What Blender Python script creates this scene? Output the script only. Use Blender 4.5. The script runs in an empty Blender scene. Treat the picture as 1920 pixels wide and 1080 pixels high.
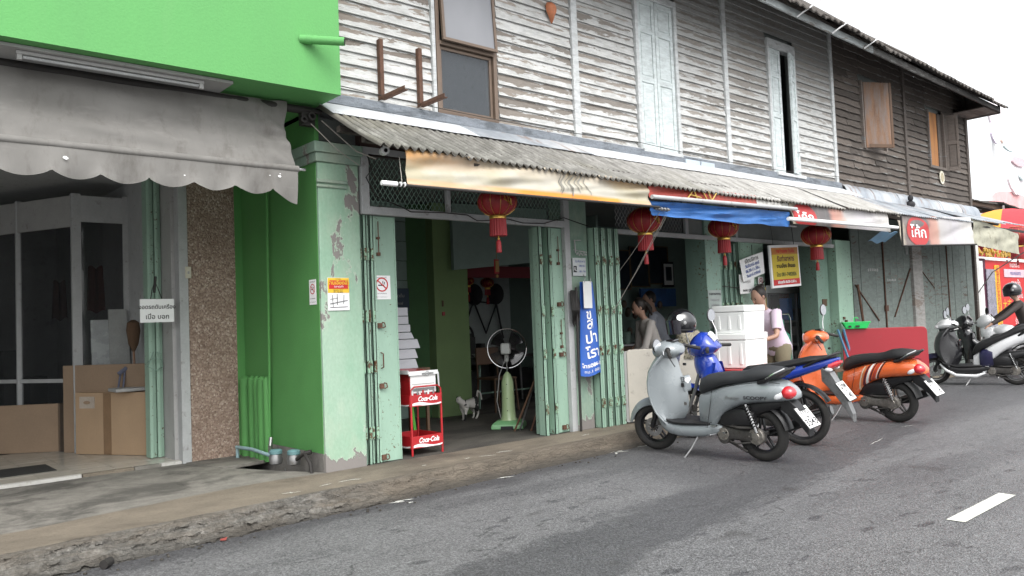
import bpy, bmesh, math, random
from mathutils import Vector, Matrix, noise
random.seed(7)
S = bpy.context.scene
R_ = math.radians
# ------------------------------------------------------------------ camera
cam = bpy.data.cameras.new('camera'); camo = bpy.data.objects.new('camera', cam)
S.collection.objects.link(camo); S.camera = camo
cam.sensor_width = 36; cam.lens = 28.125; cam.clip_end = 600; cam.clip_start = .05
camo.matrix_world = Matrix(((0.75648, 0, -0.65402, 0), (-0.6528, -0.06105, -0.75507, 0),
                            (-0.03993, 0.99813, -0.04618, 1.32), (0, 0, 0, 1)))
# ------------------------------------------------------------------ overcast daylight
W = bpy.data.worlds.new("World"); S.world = W; W.use_nodes = True
wn = W.node_tree; wn.nodes.clear()
sky = wn.nodes.new('ShaderNodeTexSky'); sky.sky_type = 'NISHITA'; sky.sun_disc = False
sky.sun_elevation = R_(52); sky.sun_rotation = R_(200); sky.dust_density = 6; sky.air_density = 1.0; sky.ozone_density = 1.0
hs = wn.nodes.new('ShaderNodeHueSaturation'); hs.inputs['Saturation'].default_value = .16
bg = wn.nodes.new('ShaderNodeBackground'); bg.inputs['Strength'].default_value = .15
wo = wn.nodes.new('ShaderNodeOutputWorld')
# flat bright cloud deck over the desaturated sky
cl = wn.nodes.new('ShaderNodeMix'); cl.data_type = 'RGBA'; cl.blend_type = 'ADD'; cl.inputs[0].default_value = 1
cl.inputs[7].default_value = (3.3, 3.4, 3.5, 1)
wn.links.new(sky.outputs[0], hs.inputs['Color']); wn.links.new(hs.outputs[0], cl.inputs[6]); wn.links.new(cl.outputs[2], bg.inputs[0]); wn.links.new(bg.outputs[0], wo.inputs[0])
sl = bpy.data.lights.new('sun', 'SUN'); sl.energy = .55; sl.angle = R_(40); sl.color = (1, .97, .93)
so = bpy.data.objects.new('sun', sl); S.collection.objects.link(so)
so.rotation_euler = (R_(38), 0, R_(-20))
so.location = (0, -10, 30)
S.view_settings.view_transform = 'Standard'; S.view_settings.look = 'None'
S.view_settings.exposure = 0.68; S.view_settings.gamma = 1; S.view_settings.use_curve_mapping = False
try:
    S.cycles.max_bounces = 8; S.cycles.diffuse_bounces = 4
except Exception: pass

# ------------------------------------------------------------------ helpers
COL = S.collection
class G:
    def __init__(s): s.v = []; s.f = []; s.m = []; s.T = None
    def add(s, vs, fs, m=0):
        b = len(s.v)
        for p in vs:
            p = Vector(p)
            if s.T is not None: p = s.T @ p
            s.v.append(p)
        for f in fs: s.f.append([b + i for i in f]); s.m.append(m)
        return s
    def box(s, x0, x1, y0, y1, z0, z1, m=0):
        vs = [(x, y, z) for z in (z0, z1) for y in (y0, y1) for x in (x0, x1)]
        return s.add(vs, [(0, 2, 3, 1), (4, 5, 7, 6), (0, 1, 5, 4), (2, 6, 7, 3), (0, 4, 6, 2), (1, 3, 7, 5)], m)
    def prism(s, poly, a, b, axis='y', m=0):
        n = len(poly)
        def P(p, d):
            return {'y': (p[0], d, p[1]), 'x': (d, p[0], p[1]), 'z': (p[0], p[1], d)}[axis]
        vs = [P(p, a) for p in poly] + [P(p, b) for p in poly]
        fs = [tuple(range(n)), tuple(range(2 * n - 1, n - 1, -1))] + [(i, i + n, (i + 1) % n + n, (i + 1) % n) for i in range(n)]
        return s.add(vs, fs, m)
    def loft(s, rings, m=0, caps=True, closed=True):
        n = len(rings[0]); vs = [p for r in rings for p in r]; fs = []
        for k in range(len(rings) - 1):
            for i in range(n if closed else n - 1):
                j = (i + 1) % n
                fs.append((k * n + i, k * n + j, (k + 1) * n + j, (k + 1) * n + i))
        if caps and closed:
            fs.append(tuple(range(n))[::-1]); fs.append(tuple((len(rings) - 1) * n + i for i in range(n)))
        return s.add(vs, fs, m)
    def tube(s, pts, r, seg=8, m=0, caps=True):
        pts = [Vector(p) for p in pts]; rings = []; n = len(pts)
        rr = r if isinstance(r, (list, tuple)) else [r] * n
        prev = None
        for i, p in enumerate(pts):
            d = (pts[min(i + 1, n - 1)] - pts[max(i - 1, 0)])
            if d.length < 1e-9: d = Vector((0, 0, 1))
            d.normalize()
            if prev is None:
                u = d.orthogonal().normalized()
            else:
                u = (prev - d * prev.dot(d))
                u = u.normalized() if u.length > 1e-6 else d.orthogonal().normalized()
            prev = u; w = d.cross(u)
            rings.append([p + (u * math.cos(2 * math.pi * k / seg) + w * math.sin(2 * math.pi * k / seg)) * rr[i] for k in range(seg)])
        return s.loft(rings, m, caps)
    def lathe(s, prof, c=(0, 0, 0), axis='z', seg=24, m=0, caps=False):
        rings = []
        for r, h in prof:
            ring = []
            for k in range(seg):
                a = 2 * math.pi * k / seg; x, y = r * math.cos(a), r * math.sin(a)
                q = {'z': (x, y, h), 'y': (x, h, y), 'x': (h, x, y)}[axis]
                ring.append(Vector(q) + Vector(c))
            rings.append(ring)
        return s.loft(rings, m, caps)
    def grid(s, fn, nu, nv, m=0):
        vs = [fn(i / nu, j / nv) for j in range(nv + 1) for i in range(nu + 1)]
        fs = [(j * (nu + 1) + i, j * (nu + 1) + i + 1, (j + 1) * (nu + 1) + i + 1, (j + 1) * (nu + 1) + i) for j in range(nv) for i in range(nu)]
        return s.add(vs, fs, m)
    def slab(s, fn, nu, nv, th, m=0):
        # curved sheet with thickness th (Vector offset)
        th = Vector(th)
        s.grid(fn, nu, nv, m)
        s.grid(lambda u, v: Vector(fn(1 - u, v)) + th, nu, nv, m)
        for e in (lambda u, v: Vector(fn(u, 0)) + th * (1 - v), lambda u, v: Vector(fn(u, 1)) + th * v):
            s.grid(e, nu, 1, m)
        for e in (lambda u, v: Vector(fn(0, u)) + th * v, lambda u, v: Vector(fn(1, u)) + th * (1 - v)):
            s.grid(e, nv, 1, m)
        return s
    def ell(s, c, rx, ry, rz, seg=16, rings=10, m=0, rot=None):
        rs = []
        for j in range(rings + 1):
            t = math.pi * j / rings; r = max(math.sin(t), .002)
            ring = []
            for k in range(seg):
                a = 2 * math.pi * k / seg
                q = Vector((rx * r * math.cos(a), ry * r * math.sin(a), -rz * math.cos(t)))
                if rot is not None: q = rot @ q
                ring.append(Vector(c) + q)
            rs.append(ring)
        return s.loft(rs, m, True)
    def mesh(s, name, off=(0, 0, 0), smooth=False):
        me = bpy.data.meshes.new(name); o = Vector(off)
        me.from_pydata([tuple(p - o) for p in s.v], [], s.f); me.update()
        me.polygons.foreach_set('material_index', s.m)
        if smooth:
            me.polygons.foreach_set('use_smooth', [True] * len(me.polygons))
        return me

def finish(o, bevel=0, seg=2, autos=True):
    if bevel:
        b = o.modifiers.new('bevel', 'BEVEL'); b.width = bevel; b.segments = seg; b.limit_method = 'ANGLE'; b.angle_limit = R_(35)
    return o
def put(g, name, mats, parent=None, smooth=False, bevel=0, kind=None, label=None, recalc=False, sub=0):
    off = Vector((0, 0, 0)); q = parent
    while q is not None: off = off + q.location; q = q.parent
    me = g.mesh(name, off, smooth)
    if not isinstance(mats, (list, tuple)): mats = [mats]
    for m in mats: me.materials.append(m)
    if recalc:
        bm = bmesh.new(); bm.from_mesh(me); bmesh.ops.remove_doubles(bm, verts=bm.verts, dist=1e-5)
        bmesh.ops.recalc_face_normals(bm, faces=bm.faces); bm.to_mesh(me); bm.free()
    if smooth:
        try:
            me.set_sharp_from_angle(angle=R_(40))
        except Exception: pass
    o = bpy.data.objects.new(name, me); COL.objects.link(o)
    if parent is not None: o.parent = parent
    if bevel: finish(o, bevel)
    if sub:
        sm = o.modifiers.new('sub', 'SUBSURF'); sm.levels = sub; sm.render_levels = sub
    if kind: o['kind'] = kind
    if label: o['label'] = label
    return o
def tag(o, label, cat, group=None):
    o['label'] = label; o['category'] = cat
    if group: o['group'] = group
    return o
def thing(name, label, cat, loc=(0, 0, 0), group=None):
    o = bpy.data.objects.new(name, None); COL.objects.link(o); o.location = loc; o.empty_display_size = .1
    return tag(o, label, cat, group)
def bx(name, mat, parent, x0, x1, y0, y1, z0, z1, bevel=0, label=None, kind=None):
    return put(G().box(x0, x1, y0, y1, z0, z1), name, mat, parent, bevel=bevel, label=label, kind=kind)
# text -------------------------------------------------------------
def text_mesh(txt, size, bold=0.0, shear=0.0, align='CENTER', sx=1.0):
    cu = bpy.data.curves.new('t', 'FONT'); cu.body = txt; cu.size = size; cu.align_x = align; cu.align_y = 'CENTER'
    cu.offset = bold; cu.shear = shear; cu.resolution_u = 3
    o = bpy.data.objects.new('t', cu); COL.objects.link(o)
    dg = bpy.context.evaluated_depsgraph_get(); dg.update()
    me = bpy.data.meshes.new_from_object(o.evaluated_get(dg))
    vs = [(v.co.x * sx, v.co.y) for v in me.vertices]; fs = [list(p.vertices) for p in me.polygons]
    bpy.data.objects.remove(o); bpy.data.curves.remove(cu); bpy.data.meshes.remove(me)
    return vs, fs
def text(name, txt, size, fn, mat, parent, **k):
    """fn maps flat text coordinates (u right, v up) to world"""
    vs, fs = text_mesh(txt, size, **k)
    if not vs: return None
    g = G(); g.add([fn(u, v) for u, v in vs], fs)
    return put(g, name, mat, parent)
def plane_fn(c, right=(1, 0, 0), up=(0, 0, 1), off=.003):
    c = Vector(c); r = Vector(right).normalized(); u = Vector(up).normalized(); n = r.cross(u)
    return lambda a, b: c + r * a + u * b + n * off
# ------------------------------------------------------------------ materials
class N:
    def __init__(s, name):
        s.mat = bpy.data.materials.new(name); s.mat.use_nodes = True
        s.t = s.mat.node_tree; s.b = s.t.nodes['Principled BSDF']
    def n(s, typ, **k):
        x = s.t.nodes.new(typ)
        for a, v in k.items():
            if a.startswith('i_'):
                key = a[2:].replace('_', ' ')
                x.inputs[int(key) if key.isdigit() else key].default_value = v
            else: setattr(x, a, v)
        return x
    def l(s, a, b): s.t.links.new(a, b)
    def pos(s, scale=(1, 1, 1), obj=False, rnd=True):
        tc = s.n('ShaderNodeTexCoord') if obj else s.n('ShaderNodeNewGeometry')
        mp = s.n('ShaderNodeMapping'); mp.inputs['Scale'].default_value = scale
        s.l(tc.outputs['Object' if obj else 'Position'], mp.inputs['Vector'])
        if rnd:
            oi = s.n('ShaderNodeObjectInfo'); mu = s.n('ShaderNodeMath', operation='MULTIPLY'); mu.inputs[1].default_value = 37.
            s.l(oi.outputs['Random'], mu.inputs[0]); s.l(mu.outputs[0], mp.inputs['Location'])
        return mp.outputs[0]
    def noise(s, vec, scale, detail=4, rough=.55, dist=0):
        x = s.n('ShaderNodeTexNoise'); x.inputs['Scale'].default_value = scale; x.inputs['Detail'].default_value = detail
        x.inputs['Roughness'].default_value = rough; x.inputs['Distortion'].default_value = dist; s.l(vec, x.inputs['Vector']); return x.outputs['Fac']
    def ramp(s, fac, stops, interp='LINEAR'):
        r = s.n('ShaderNodeValToRGB'); r.color_ramp.interpolation = interp; e = r.color_ramp.elements
        while len(e) < len(stops): e.new(.5)
        for i, (p, c) in enumerate(stops):
            e[i].position = p; e[i].color = (*c, 1) if hasattr(c, '__len__') else (c, c, c, 1)
        s.l(fac, r.inputs[0]); return r.outputs[0]
    def mix(s, fac, a, b, mode='MIX'):
        m = s.n('ShaderNodeMix', data_type='RGBA', blend_type=mode)
        for k, v in ((0, fac), (6, a), (7, b)):
            if hasattr(v, 'links') or hasattr(v, 'is_linked'): s.l(v, m.inputs[k])
            elif k == 0: m.inputs[0].default_value = v
            else: m.inputs[k].default_value = (*v, 1) if len(v) == 3 else v
        return m.outputs[2]
    def math(s, op, a, b=0.):
        m = s.n('ShaderNodeMath', operation=op)
        for k, v in ((0, a), (1, b)):
            if hasattr(v, 'is_linked'): s.l(v, m.inputs[k])
            else: m.inputs[k].default_value = v
        return m.outputs[0]
    def bump(s, h, strength=.3, dist=.01):
        b = s.n('ShaderNodeBump'); b.inputs['Strength'].default_value = strength; b.inputs['Distance'].default_value = dist
        s.l(h, b.inputs['Height']); s.l(b.outputs[0], s.b.inputs['Normal'])
    def col(s, c):
        if hasattr(c, 'is_linked'): s.l(c, s.b.inputs['Base Color'])
        else: s.b.inputs['Base Color'].default_value = (*c, 1)
    def rough(s, v):
        if hasattr(v, 'is_linked'): s.l(v, s.b.inputs['Roughness'])
        else: s.b.inputs['Roughness'].default_value = v
def M(name, c, rough=.6, metal=0, var=.18, scale=6, bump=.0, dirt=0, dirtc=(.12, .10, .08), coat=0, fine=60, streak=False):
    """general worn surface: large soft variation, fine grain, optional blotchy dirt"""
    a = N(name); v = a.pos()
    vs = a.pos((1, 1, .15)) if streak else v
    n1 = a.noise(vs, scale, 5, .6); n2 = a.noise(v, fine, 3, .6)
    k1 = a.ramp(n1, [(.25, 1 - var), (.75, 1 + var * .6)]); k2 = a.ramp(n2, [(.3, 1 - var * .35), (.7, 1 + var * .3)])
    col = a.mix(1., a.mix(1., c, k1, 'MULTIPLY'), k2, 'MULTIPLY')
    if dirt:
        d = a.ramp(a.noise(vs, scale * 1.7, 7, .68), [(.62 - dirt * .35, 0.), (.78 - dirt * .25, 1.)])
        col = a.mix(a.math('MULTIPLY', d, .75), col, dirtc)
    a.col(col); a.b.inputs['Metallic'].default_value = metal
    a.rough(a.ramp(n1, [(.2, max(rough - .08, .02)), (.8, min(rough + .12, 1))]))
    if coat: a.b.inputs['Coat Weight'].default_value = coat; a.b.inputs['Coat Roughness'].default_value = .08
    if bump: a.bump(a.math('ADD', n2, n1), bump, .01)
    return a.mat
# ------------------------------------------------------------------ special materials
def paint_wood(name, paint, wood, wood2, amount, z0, pitch, greyx=None):
    """old boards: streaky wood with flaking paint; amount>0 more paint"""
    a = N(name)
    geo = a.n('ShaderNodeNewGeometry'); sep = a.n('ShaderNodeSeparateXYZ'); a.l(geo.outputs['Position'], sep.inputs[0])
    v = a.pos((1, 1, 1)); st = a.pos((1.2, 1, 16)); st2 = a.pos((1.5, 2, 8)); v0 = a.pos((1, 1, 1), rnd=False)
    grain = a.noise(st, 9, 6, .7); big = a.noise(v0, .85, 3, .5); fl = a.noise(st2, 2.3, 9, .70, .5); fine = a.noise(v, 70, 4, .7)
    oi = a.n('ShaderNodeObjectInfo')
    woodc = a.mix(a.ramp(grain, [(.3, 0.), (.7, 1.)]), wood, wood2)
    woodc = a.mix(1., woodc, a.ramp(oi.outputs['Random'], [(0, .62), (1, 1.25)]), 'MULTIPLY')
    fr = a.math('FRACT', a.math('DIVIDE', a.math('SUBTRACT', sep.outputs[2], z0), pitch))   # 0 at lower edge of a board
    # flakes: rain keeps hitting the upper middle of each board
    edge = a.math('SUBTRACT', a.ramp(fr, [(0, .30), (.30, .18), (.62, .0), (.85, .08), (1., .24)]), .12)
    s = a.math('ADD', a.math('ADD', a.math('MULTIPLY', fl, 1.1), a.math('MULTIPLY', big, .55)), edge)
    s = a.math('ADD', s, a.math('MULTIPLY', a.math('SUBTRACT', oi.outputs['Random'], .5), .12))
    mask = a.ramp(a.math('ADD', s, amount - .82 + .5), [(.49, 0.), (.51, 1.)])
    pc = a.mix(1., paint, a.ramp(grain, [(.2, .72), (.7, 1.08)]), 'MULTIPLY')
    pc = a.mix(a.ramp(a.noise(a.pos((2, 1, 6)), 3, 6, .7), [(.42, 0.), (.75, .75)]), pc, [x * .45 for x in paint])
    if greyx:
        g = a.n('ShaderNodeMapRange'); a.l(sep.outputs[0], g.inputs[0]); g.inputs[1].default_value = greyx[0]; g.inputs[2].default_value = greyx[1]
        gz = a.n('ShaderNodeMapRange'); a.l(sep.outputs[2], gz.inputs[0]); gz.inputs[1].default_value = 4.1; gz.inputs[2].default_value = 5.3
        gm = a.math('MULTIPLY', a.math('ADD', a.math('MULTIPLY', gz.outputs[0], .72), .06), g.outputs[0])
        pc = a.mix(gm, pc, (.20, .20, .19)); woodc = a.mix(a.math('MULTIPLY', g.outputs[0], .7), woodc, a.mix(a.ramp(grain, [(.3, 0.), (.7, 1.)]), (.17, .165, .155), (.36, .35, .33)))
    c = a.mix(mask, woodc, pc)
    c = a.mix(a.ramp(fine, [(.62, 0.), (.8, .6)]), c, (.10, .08, .06))
    a.col(c); a.rough(.85)
    a.bump(a.math('ADD', a.math('ADD', a.math('MULTIPLY', mask, .6), grain), a.math('MULTIPLY', fine, .4)), .5, .006)
    return a.mat
PITCH = .1165; PZ0 = 3.34
m_board = paint_wood('flaking white boards', (.58, .585, .57), (.20, .165, .135), (.33, .295, .26), .05, PZ0, PITCH, (4.5, 11.5))
m_dark = paint_wood('weathered dark boards', (.20, .195, .185), (.048, .038, .031), (.145, .122, .105), -.24, PZ0, PITCH)
m_shut = paint_wood('pale blue shutter paint', (.62, .68, .68), (.24, .22, .19), (.36, .34, .30), .27, 0, .9)
m_post = paint_wood('grey white post paint', (.58, .60, .60), (.22, .19, .16), (.33, .30, .27), .32, 0, .7)
m_dpost = paint_wood('dark post', (.2, .2, .2), (.085, .07, .06), (.2, .17, .15), -.2, 0, .7)
m_doorw = paint_wood('old green grey door boards', (.20, .235, .215), (.115, .085, .065), (.21, .18, .15), .22, -.3, 3.4)

def plaster(name, base, base2, amt, patch=(.27, .25, .235)):
    a = N(name); v = a.pos((1, 1, .55)); b = a.noise(v, 2.2, 4, .6); n = a.noise(v, 3.1, 9, .66, .4); f = a.noise(v, 45, 4, .7)
    geo = a.n('ShaderNodeNewGeometry'); sep = a.n('ShaderNodeSeparateXYZ'); a.l(geo.outputs['Position'], sep.inputs[0])
    low = a.ramp(sep.outputs[2], [(.20, .16), (.34, 0.)])
    c = a.mix(a.ramp(b, [(.38, 0.), (.62, 1.)]), base, base2)
    c = a.mix(a.ramp(a.noise(v, 1.3, 5, .7), [(.5, 0.), (.72, .55)]), c, (.42, .46, .36))
    s = a.math('ADD', n, low); e0 = .66 - amt
    rim = a.ramp(s, [(e0 - .02, 0.), (e0 - .004, .6), (e0, 0.)]); c = a.mix(rim, c, (.55, .56, .5))
    mk = a.ramp(s, [(e0 - .002, 0.), (e0 + .004, 1.)])
    c = a.mix(mk, c, a.mix(f, patch, [x * .6 for x in patch]))
    c = a.mix(1., c, a.ramp(f, [(.3, .9), (.7, 1.05)]), 'MULTIPLY')
    a.col(c); a.rough(.85); a.bump(a.math('SUBTRACT', a.math('MULTIPLY', f, .4), mk), .6, .006)
    return a.mat
m_mintpl = plaster('peeling mint plaster', (.25, .40, .29), (.32, .44, .34), .045)
m_mintpl2 = plaster('dull mint plaster', (.19, .29, .225), (.24, .33, .27), .03)
def metal_paint(name, c, rust=.1, rough=.5, rustc=(.12, .055, .025)):
    a = N(name); v = a.pos(); sv = a.pos((1, 1, .25)); n = a.noise(sv, 5, 6, .7); sp = a.noise(v, 26, 5, .75); f = a.noise(v, 90, 3, .6)
    col = a.mix(1., c, a.ramp(n, [(.25, .80), (.7, 1.08)]), 'MULTIPLY')
    mk = a.ramp(a.math('ADD', a.math('MULTIPLY', sp, .75), a.math('MULTIPLY', n, .3)), [(.66 - rust * .5, 0.), (.70 - rust * .45, 1.)])
    col = a.mix(mk, col, a.mix(f, rustc, [x * .5 for x in rustc]))
    a.col(col); a.rough(rough); a.bump(a.math('SUBTRACT', f, mk), .3, .003)
    return a.mat
m_mint = metal_paint('mint steel shutter', (.29, .435, .34), .10, .5)
m_mintd = metal_paint('dark mint shutter', (.20, .31, .25), .12, .55)
m_zinc = metal_paint('zinc flashing', (.44, .50, .56), .02, .45, (.25, .17, .12))
def rustzinc():
    a = N('rusted zinc'); st = a.pos((1, 1, .25)); v = a.pos(); n = a.noise(st, 2.2, 5, .65); s = a.noise(a.pos((2.2, .6, .35)), 3, 5, .7, .6); f = a.noise(v, 40, 4, .7)
    c = a.ramp(n, [(.3, (.20, .23, .27)), (.5, (.36, .39, .42)), (.68, (.55, .56, .57))])
    c = a.mix(a.ramp(s, [(.56, 0.), (.64, .75)]), c, (.22, .12, .075)); c = a.mix(a.ramp(f, [(.6, 0.), (.75, .4)]), c, (.12, .09, .07))
    a.col(c); a.rough(.42); a.b.inputs['Metallic'].default_value = .25; a.bump(n, .2, .01); return a.mat
m_zincrust = rustzinc()
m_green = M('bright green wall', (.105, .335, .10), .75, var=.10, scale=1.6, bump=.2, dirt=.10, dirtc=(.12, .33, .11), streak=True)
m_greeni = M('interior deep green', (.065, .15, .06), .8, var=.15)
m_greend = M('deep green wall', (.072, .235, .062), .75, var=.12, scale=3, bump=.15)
m_olive = M('olive green wall', (.15, .23, .095), .8, var=.15, scale=3)
m_teal = M('interior teal boards', (.21, .28, .25), .8, var=.12)
m_grey = M('grey paint', (.36, .36, .35), .7, var=.12, bump=.1, dirt=.06)
m_frame = M('grey white frame paint', (.40, .41, .41), .65, var=.15, dirt=.1, bump=.1)
m_white = M('white plastic', (.78, .79, .78), .45, var=.05)
m_paper = M('paper', (.72, .73, .72), .8, var=.06)
m_black = M('black plastic', (.012, .012, .013), .42, var=.3)
m_blackg = M('gloss black', (.010, .010, .012), .15, var=.2, coat=1)
m_rubber = M('tyre rubber', (.022, .021, .020), .8, var=.25, bump=.15, dirt=.18, dirtc=(.07, .06, .05))
m_chrome = M('chrome', (.62, .62, .62), .18, 1, var=.1)
m_steel = M('dull steel', (.33, .33, .33), .42, .9, var=.25, dirt=.15)
m_engine = M('dirty engine metal', (.10, .095, .09), .5, .6, var=.4, dirt=.3, scale=14, dirtc=(.05, .04, .03))
m_alu = M('oily aluminium', (.33, .31, .28), .4, .8, var=.4, dirt=.25, scale=14)
m_seat = M('seat vinyl', (.016, .016, .017), .48, var=.15, fine=200, bump=.08)
m_red = M('red lacquer', (.30, .012, .018), .4, var=.2, dirt=.04)
m_redcloth = M('lantern red', (.25, .010, .014), .55, var=.2)
m_gold = M('gold foil', (.65, .42, .10), .3, .8, var=.2)
m_rope = M('grey rope', (.30, .28, .25), .9)
m_rust = M('rusted iron', (.11, .055, .035), .85, var=.4, scale=20, bump=.3)
m_dkiron = M('dark iron', (.035, .032, .03), .6, .3, var=.3)
m_card = M('corrugated cardboard', (.38, .265, .165), .85, var=.10, scale=3)
m_card2 = M('old cardboard', (.28, .20, .135), .9, var=.12, scale=3)
m_blk = M('black ink', (.015, .015, .018), .7, var=0)
m_blueink = M('blue ink', (.02, .07, .30), .7, var=0)
m_redink = M('red print', (.50, .02, .02), .6, var=.05)
m_yel = M('yellow print', (.72, .46, .03), .6, var=.06)
m_wht = M('white print', (.80, .80, .80), .6, var=.03)
m_darkwall = M('dark interior wall', (.19, .21, .20), .85, var=.2)
m_wood = M('brown wood', (.10, .055, .03), .6, var=.25, streak=True)
m_woodraw = M('raw orange timber', (.21, .115, .065), .75, var=.5, scale=9, dirt=.62, dirtc=(.17, .155, .15), streak=True)
m_woodor = M('bright orange timber', (.42, .19, .07), .75, var=.4, scale=9, dirt=.2, dirtc=(.15, .1, .07), streak=True)  # brighter orange timber for the inner window board
m_screenw = M('smoked glass print', (.05, .06, .07), .15, var=.1)
# glass
def glass(name, c, rough=.03, alpha=.35):
    a = N(name); a.col(c); a.rough(rough); a.b.inputs['Alpha'].default_value = alpha
    a.b.inputs['Specular IOR Level'].default_value = .9
    return a.mat
m_glass = glass('window glass', (.16, .18, .20), .04, .22)
m_glassd = glass('dark shop glass', (.035, .037, .04), .05, .36)
def milk():
    a = N('milky window film'); v = a.pos((1, 1, .6)); a.col(a.ramp(a.noise(v, 1.4, 3, .5), [(.3, (.17, .175, .19)), (.7, (.24, .245, .26))]))
    a.rough(.18); return a.mat
m_milk = milk()
# asphalt -----------------------------------------------------------
def asphalt():
    a = N('asphalt'); v = a.pos(rnd=False); lx = a.pos((.22, 1.3, 1), rnd=False); v2 = a.pos((.5, 1, 1), rnd=False)
    ag = a.n('ShaderNodeTexVoronoi'); ag.inputs['Scale'].default_value = 85; a.l(v, ag.inputs['Vector'])
    agc = a.n('ShaderNodeTexVoronoi'); agc.inputs['Scale'].default_value = 140; a.l(v, agc.inputs['Vector'])
    f = a.noise(v, 55, 6, .8); big = a.noise(lx, .9, 5, .6, .3); mid = a.noise(v2, 2.4, 6, .65); med = a.noise(v2, 7, 5, .7)
    geo = a.n('ShaderNodeNewGeometry'); sep = a.n('ShaderNodeSeparateXYZ'); a.l(geo.outputs['Position'], sep.inputs[0])
    X, Y = sep.outputs[0], sep.outputs[1]
    def band(val, c0, c1, soft):
        m1 = a.n('ShaderNodeMapRange', interpolation_type='SMOOTHSTEP'); a.l(val, m1.inputs[0]); m1.inputs[1].default_value = c0 - soft; m1.inputs[2].default_value = c0 + soft
        m2 = a.n('ShaderNodeMapRange', interpolation_type='SMOOTHSTEP'); a.l(val, m2.inputs[0]); m2.inputs[1].default_value = c1 - soft; m2.inputs[2].default_value = c1 + soft
        m2.inputs[3].default_value = 1; m2.inputs[4].default_value = 0
        return a.math('MULTIPLY', m1.outputs[0], m2.outputs[0])
    wob = a.math('ADD', Y, a.math('MULTIPLY', a.math('SUBTRACT', mid, .5), .9))
    wx = a.math('ADD', X, a.math('MULTIPLY', a.math('SUBTRACT', mid, .5), 1.5))
    yy = a.math('SUBTRACT', wob, a.math('MULTIPLY', X, .145))
    lane = band(yy, 2.45, 3.15, .10)                     # damp wheel track
    gut = band(a.math('SUBTRACT', wob, a.math('MULTIPLY', X, .06)), 4.92, 5.7, .22)
    park = a.math('MULTIPLY', band(wob, 3.75, 6.8, .22), band(wx, 5.3, 18, .35))
    spots = a.ramp(a.noise(a.pos((.55, 1.3, 1), rnd=False), 5.5, 3, .5), [(.63, 0.), (.67, 1.)])
    wet = a.math('MAXIMUM', a.math('MAXIMUM', a.math('MULTIPLY', lane, .75), a.math('MULTIPLY', gut, .95)), a.math('MAXIMUM', a.math('MULTIPLY', park, .62), a.math('MULTIPLY', spots, .8)))
    wet = a.math('MAXIMUM', wet, a.math('MULTIPLY', a.ramp(big, [(.52, 0.), (.62, 1.)]), .45))
    base = a.mix(a.ramp(mid, [(.3, 0.), (.7, 1.)]), (.095, .094, .098), (.155, .154, .157))
    base = a.mix(a.ramp(ag.outputs['Color'], [(.2, 0.), (.9, .85)]), base, (.24, .24, .245))
    base = a.mix(a.ramp(agc.outputs['Color'], [(.35, .6), (.55, 0.)]), base, (.035, .034, .034))
    base = a.mix(a.ramp(f, [(.64, 0.), (.76, .7)]), base, (.38, .38, .375))
    base = a.mix(a.ramp(med, [(.62, 0.), (.8, .35)]), base, (.05, .048, .046))
    c = a.mix(wet, base, a.mix(1., base, (.47, .47, .49), 'MULTIPLY'))
    wn_ = a.noise(v, 3, 4, .6); ck = a.n('ShaderNodeTexVoronoi', feature='DISTANCE_TO_EDGE'); ck.inputs['Scale'].default_value = .9; cv = a.n('ShaderNodeVectorMath', operation='ADD'); cn = a.n('ShaderNodeTexNoise'); cn.inputs['Scale'].default_value = 2.2; cn.inputs['Detail'].default_value = 7; a.l(v, cn.inputs['Vector']); cs = a.n('ShaderNodeVectorMath', operation='SCALE'); cs.inputs[3].default_value = .7; a.l(cn.outputs['Color'], cs.inputs[0]); a.l(v, cv.inputs[0]); a.l(cs.outputs[0], cv.inputs[1]); a.l(cv.outputs[0], ck.inputs['Vector'])
    crk = a.math('MULTIPLY', a.ramp(ck.outputs['Distance'], [(.0, 1.), (.010, 0.)]), a.ramp(wn_, [(.5, 0.), (.58, .8)])); c = a.mix(crk, c, (.03, .03, .03))
    tr = a.ramp(a.noise(a.pos((.12, 2.2, 1), rnd=False), 2.2, 5, .65, .2), [(.56, 0.), (.68, .45)]); c = a.mix(tr, c, a.mix(1., c, (.6, .6, .62), 'MULTIPLY'))
    oil = a.ramp(a.noise(a.pos((.9, 1.2, 1), rnd=False), 1.9, 3, .5, .4), [(.67, 0.), (.72, .55)]); c = a.mix(oil, c, (.05, .048, .047))
    a.col(c)
    far = a.n('ShaderNodeMapRange'); a.l(Y, far.inputs[0]); far.inputs[1].default_value = 2.2; far.inputs[2].default_value = 4.2; far.inputs[3].default_value = .24; far.inputs[4].default_value = .52
    rr = a.math('SUBTRACT', far.outputs[0], a.math('MULTIPLY', wet, .10))
    a.rough(a.math('ADD', rr, a.math('MULTIPLY', f, .2)))
    a.bump(a.math('ADD', a.math('MULTIPLY', ag.outputs['Distance'], .8), a.math('ADD', f, a.math('MULTIPLY', med, .5))), .55, .014)
    return a.mat
m_asph = asphalt()
def concrete(name, c1, c2, wetc, wet=.5, sc=1.6, ag=90, stretch=(.45, 1, 1)):
    a = N(name); v = a.pos(rnd=False); l = a.pos(stretch, rnd=False)
    b = a.noise(l, sc, 6, .65, .5); f = a.noise(v, ag, 5, .8); m = a.noise(l, sc * 3.5, 6, .7)
    c = a.mix(a.ramp(m, [(.3, 0.), (.7, 1.)]), c1, c2)
    c = a.mix(a.ramp(b, [(wet, 0.), (wet + .12, .85)]), c, wetc)
    c = a.mix(a.ramp(f, [(.32, .65), (.46, 0.)]), c, [x * .3 for x in c1])
    c = a.mix(a.ramp(f, [(.60, 0.), (.72, .6)]), c, [min(x * 2.2, .6) for x in c1])
    a.col(c); a.rough(.8); a.bump(a.math('ADD', f, m), .6, .008)
    return a.mat
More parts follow.
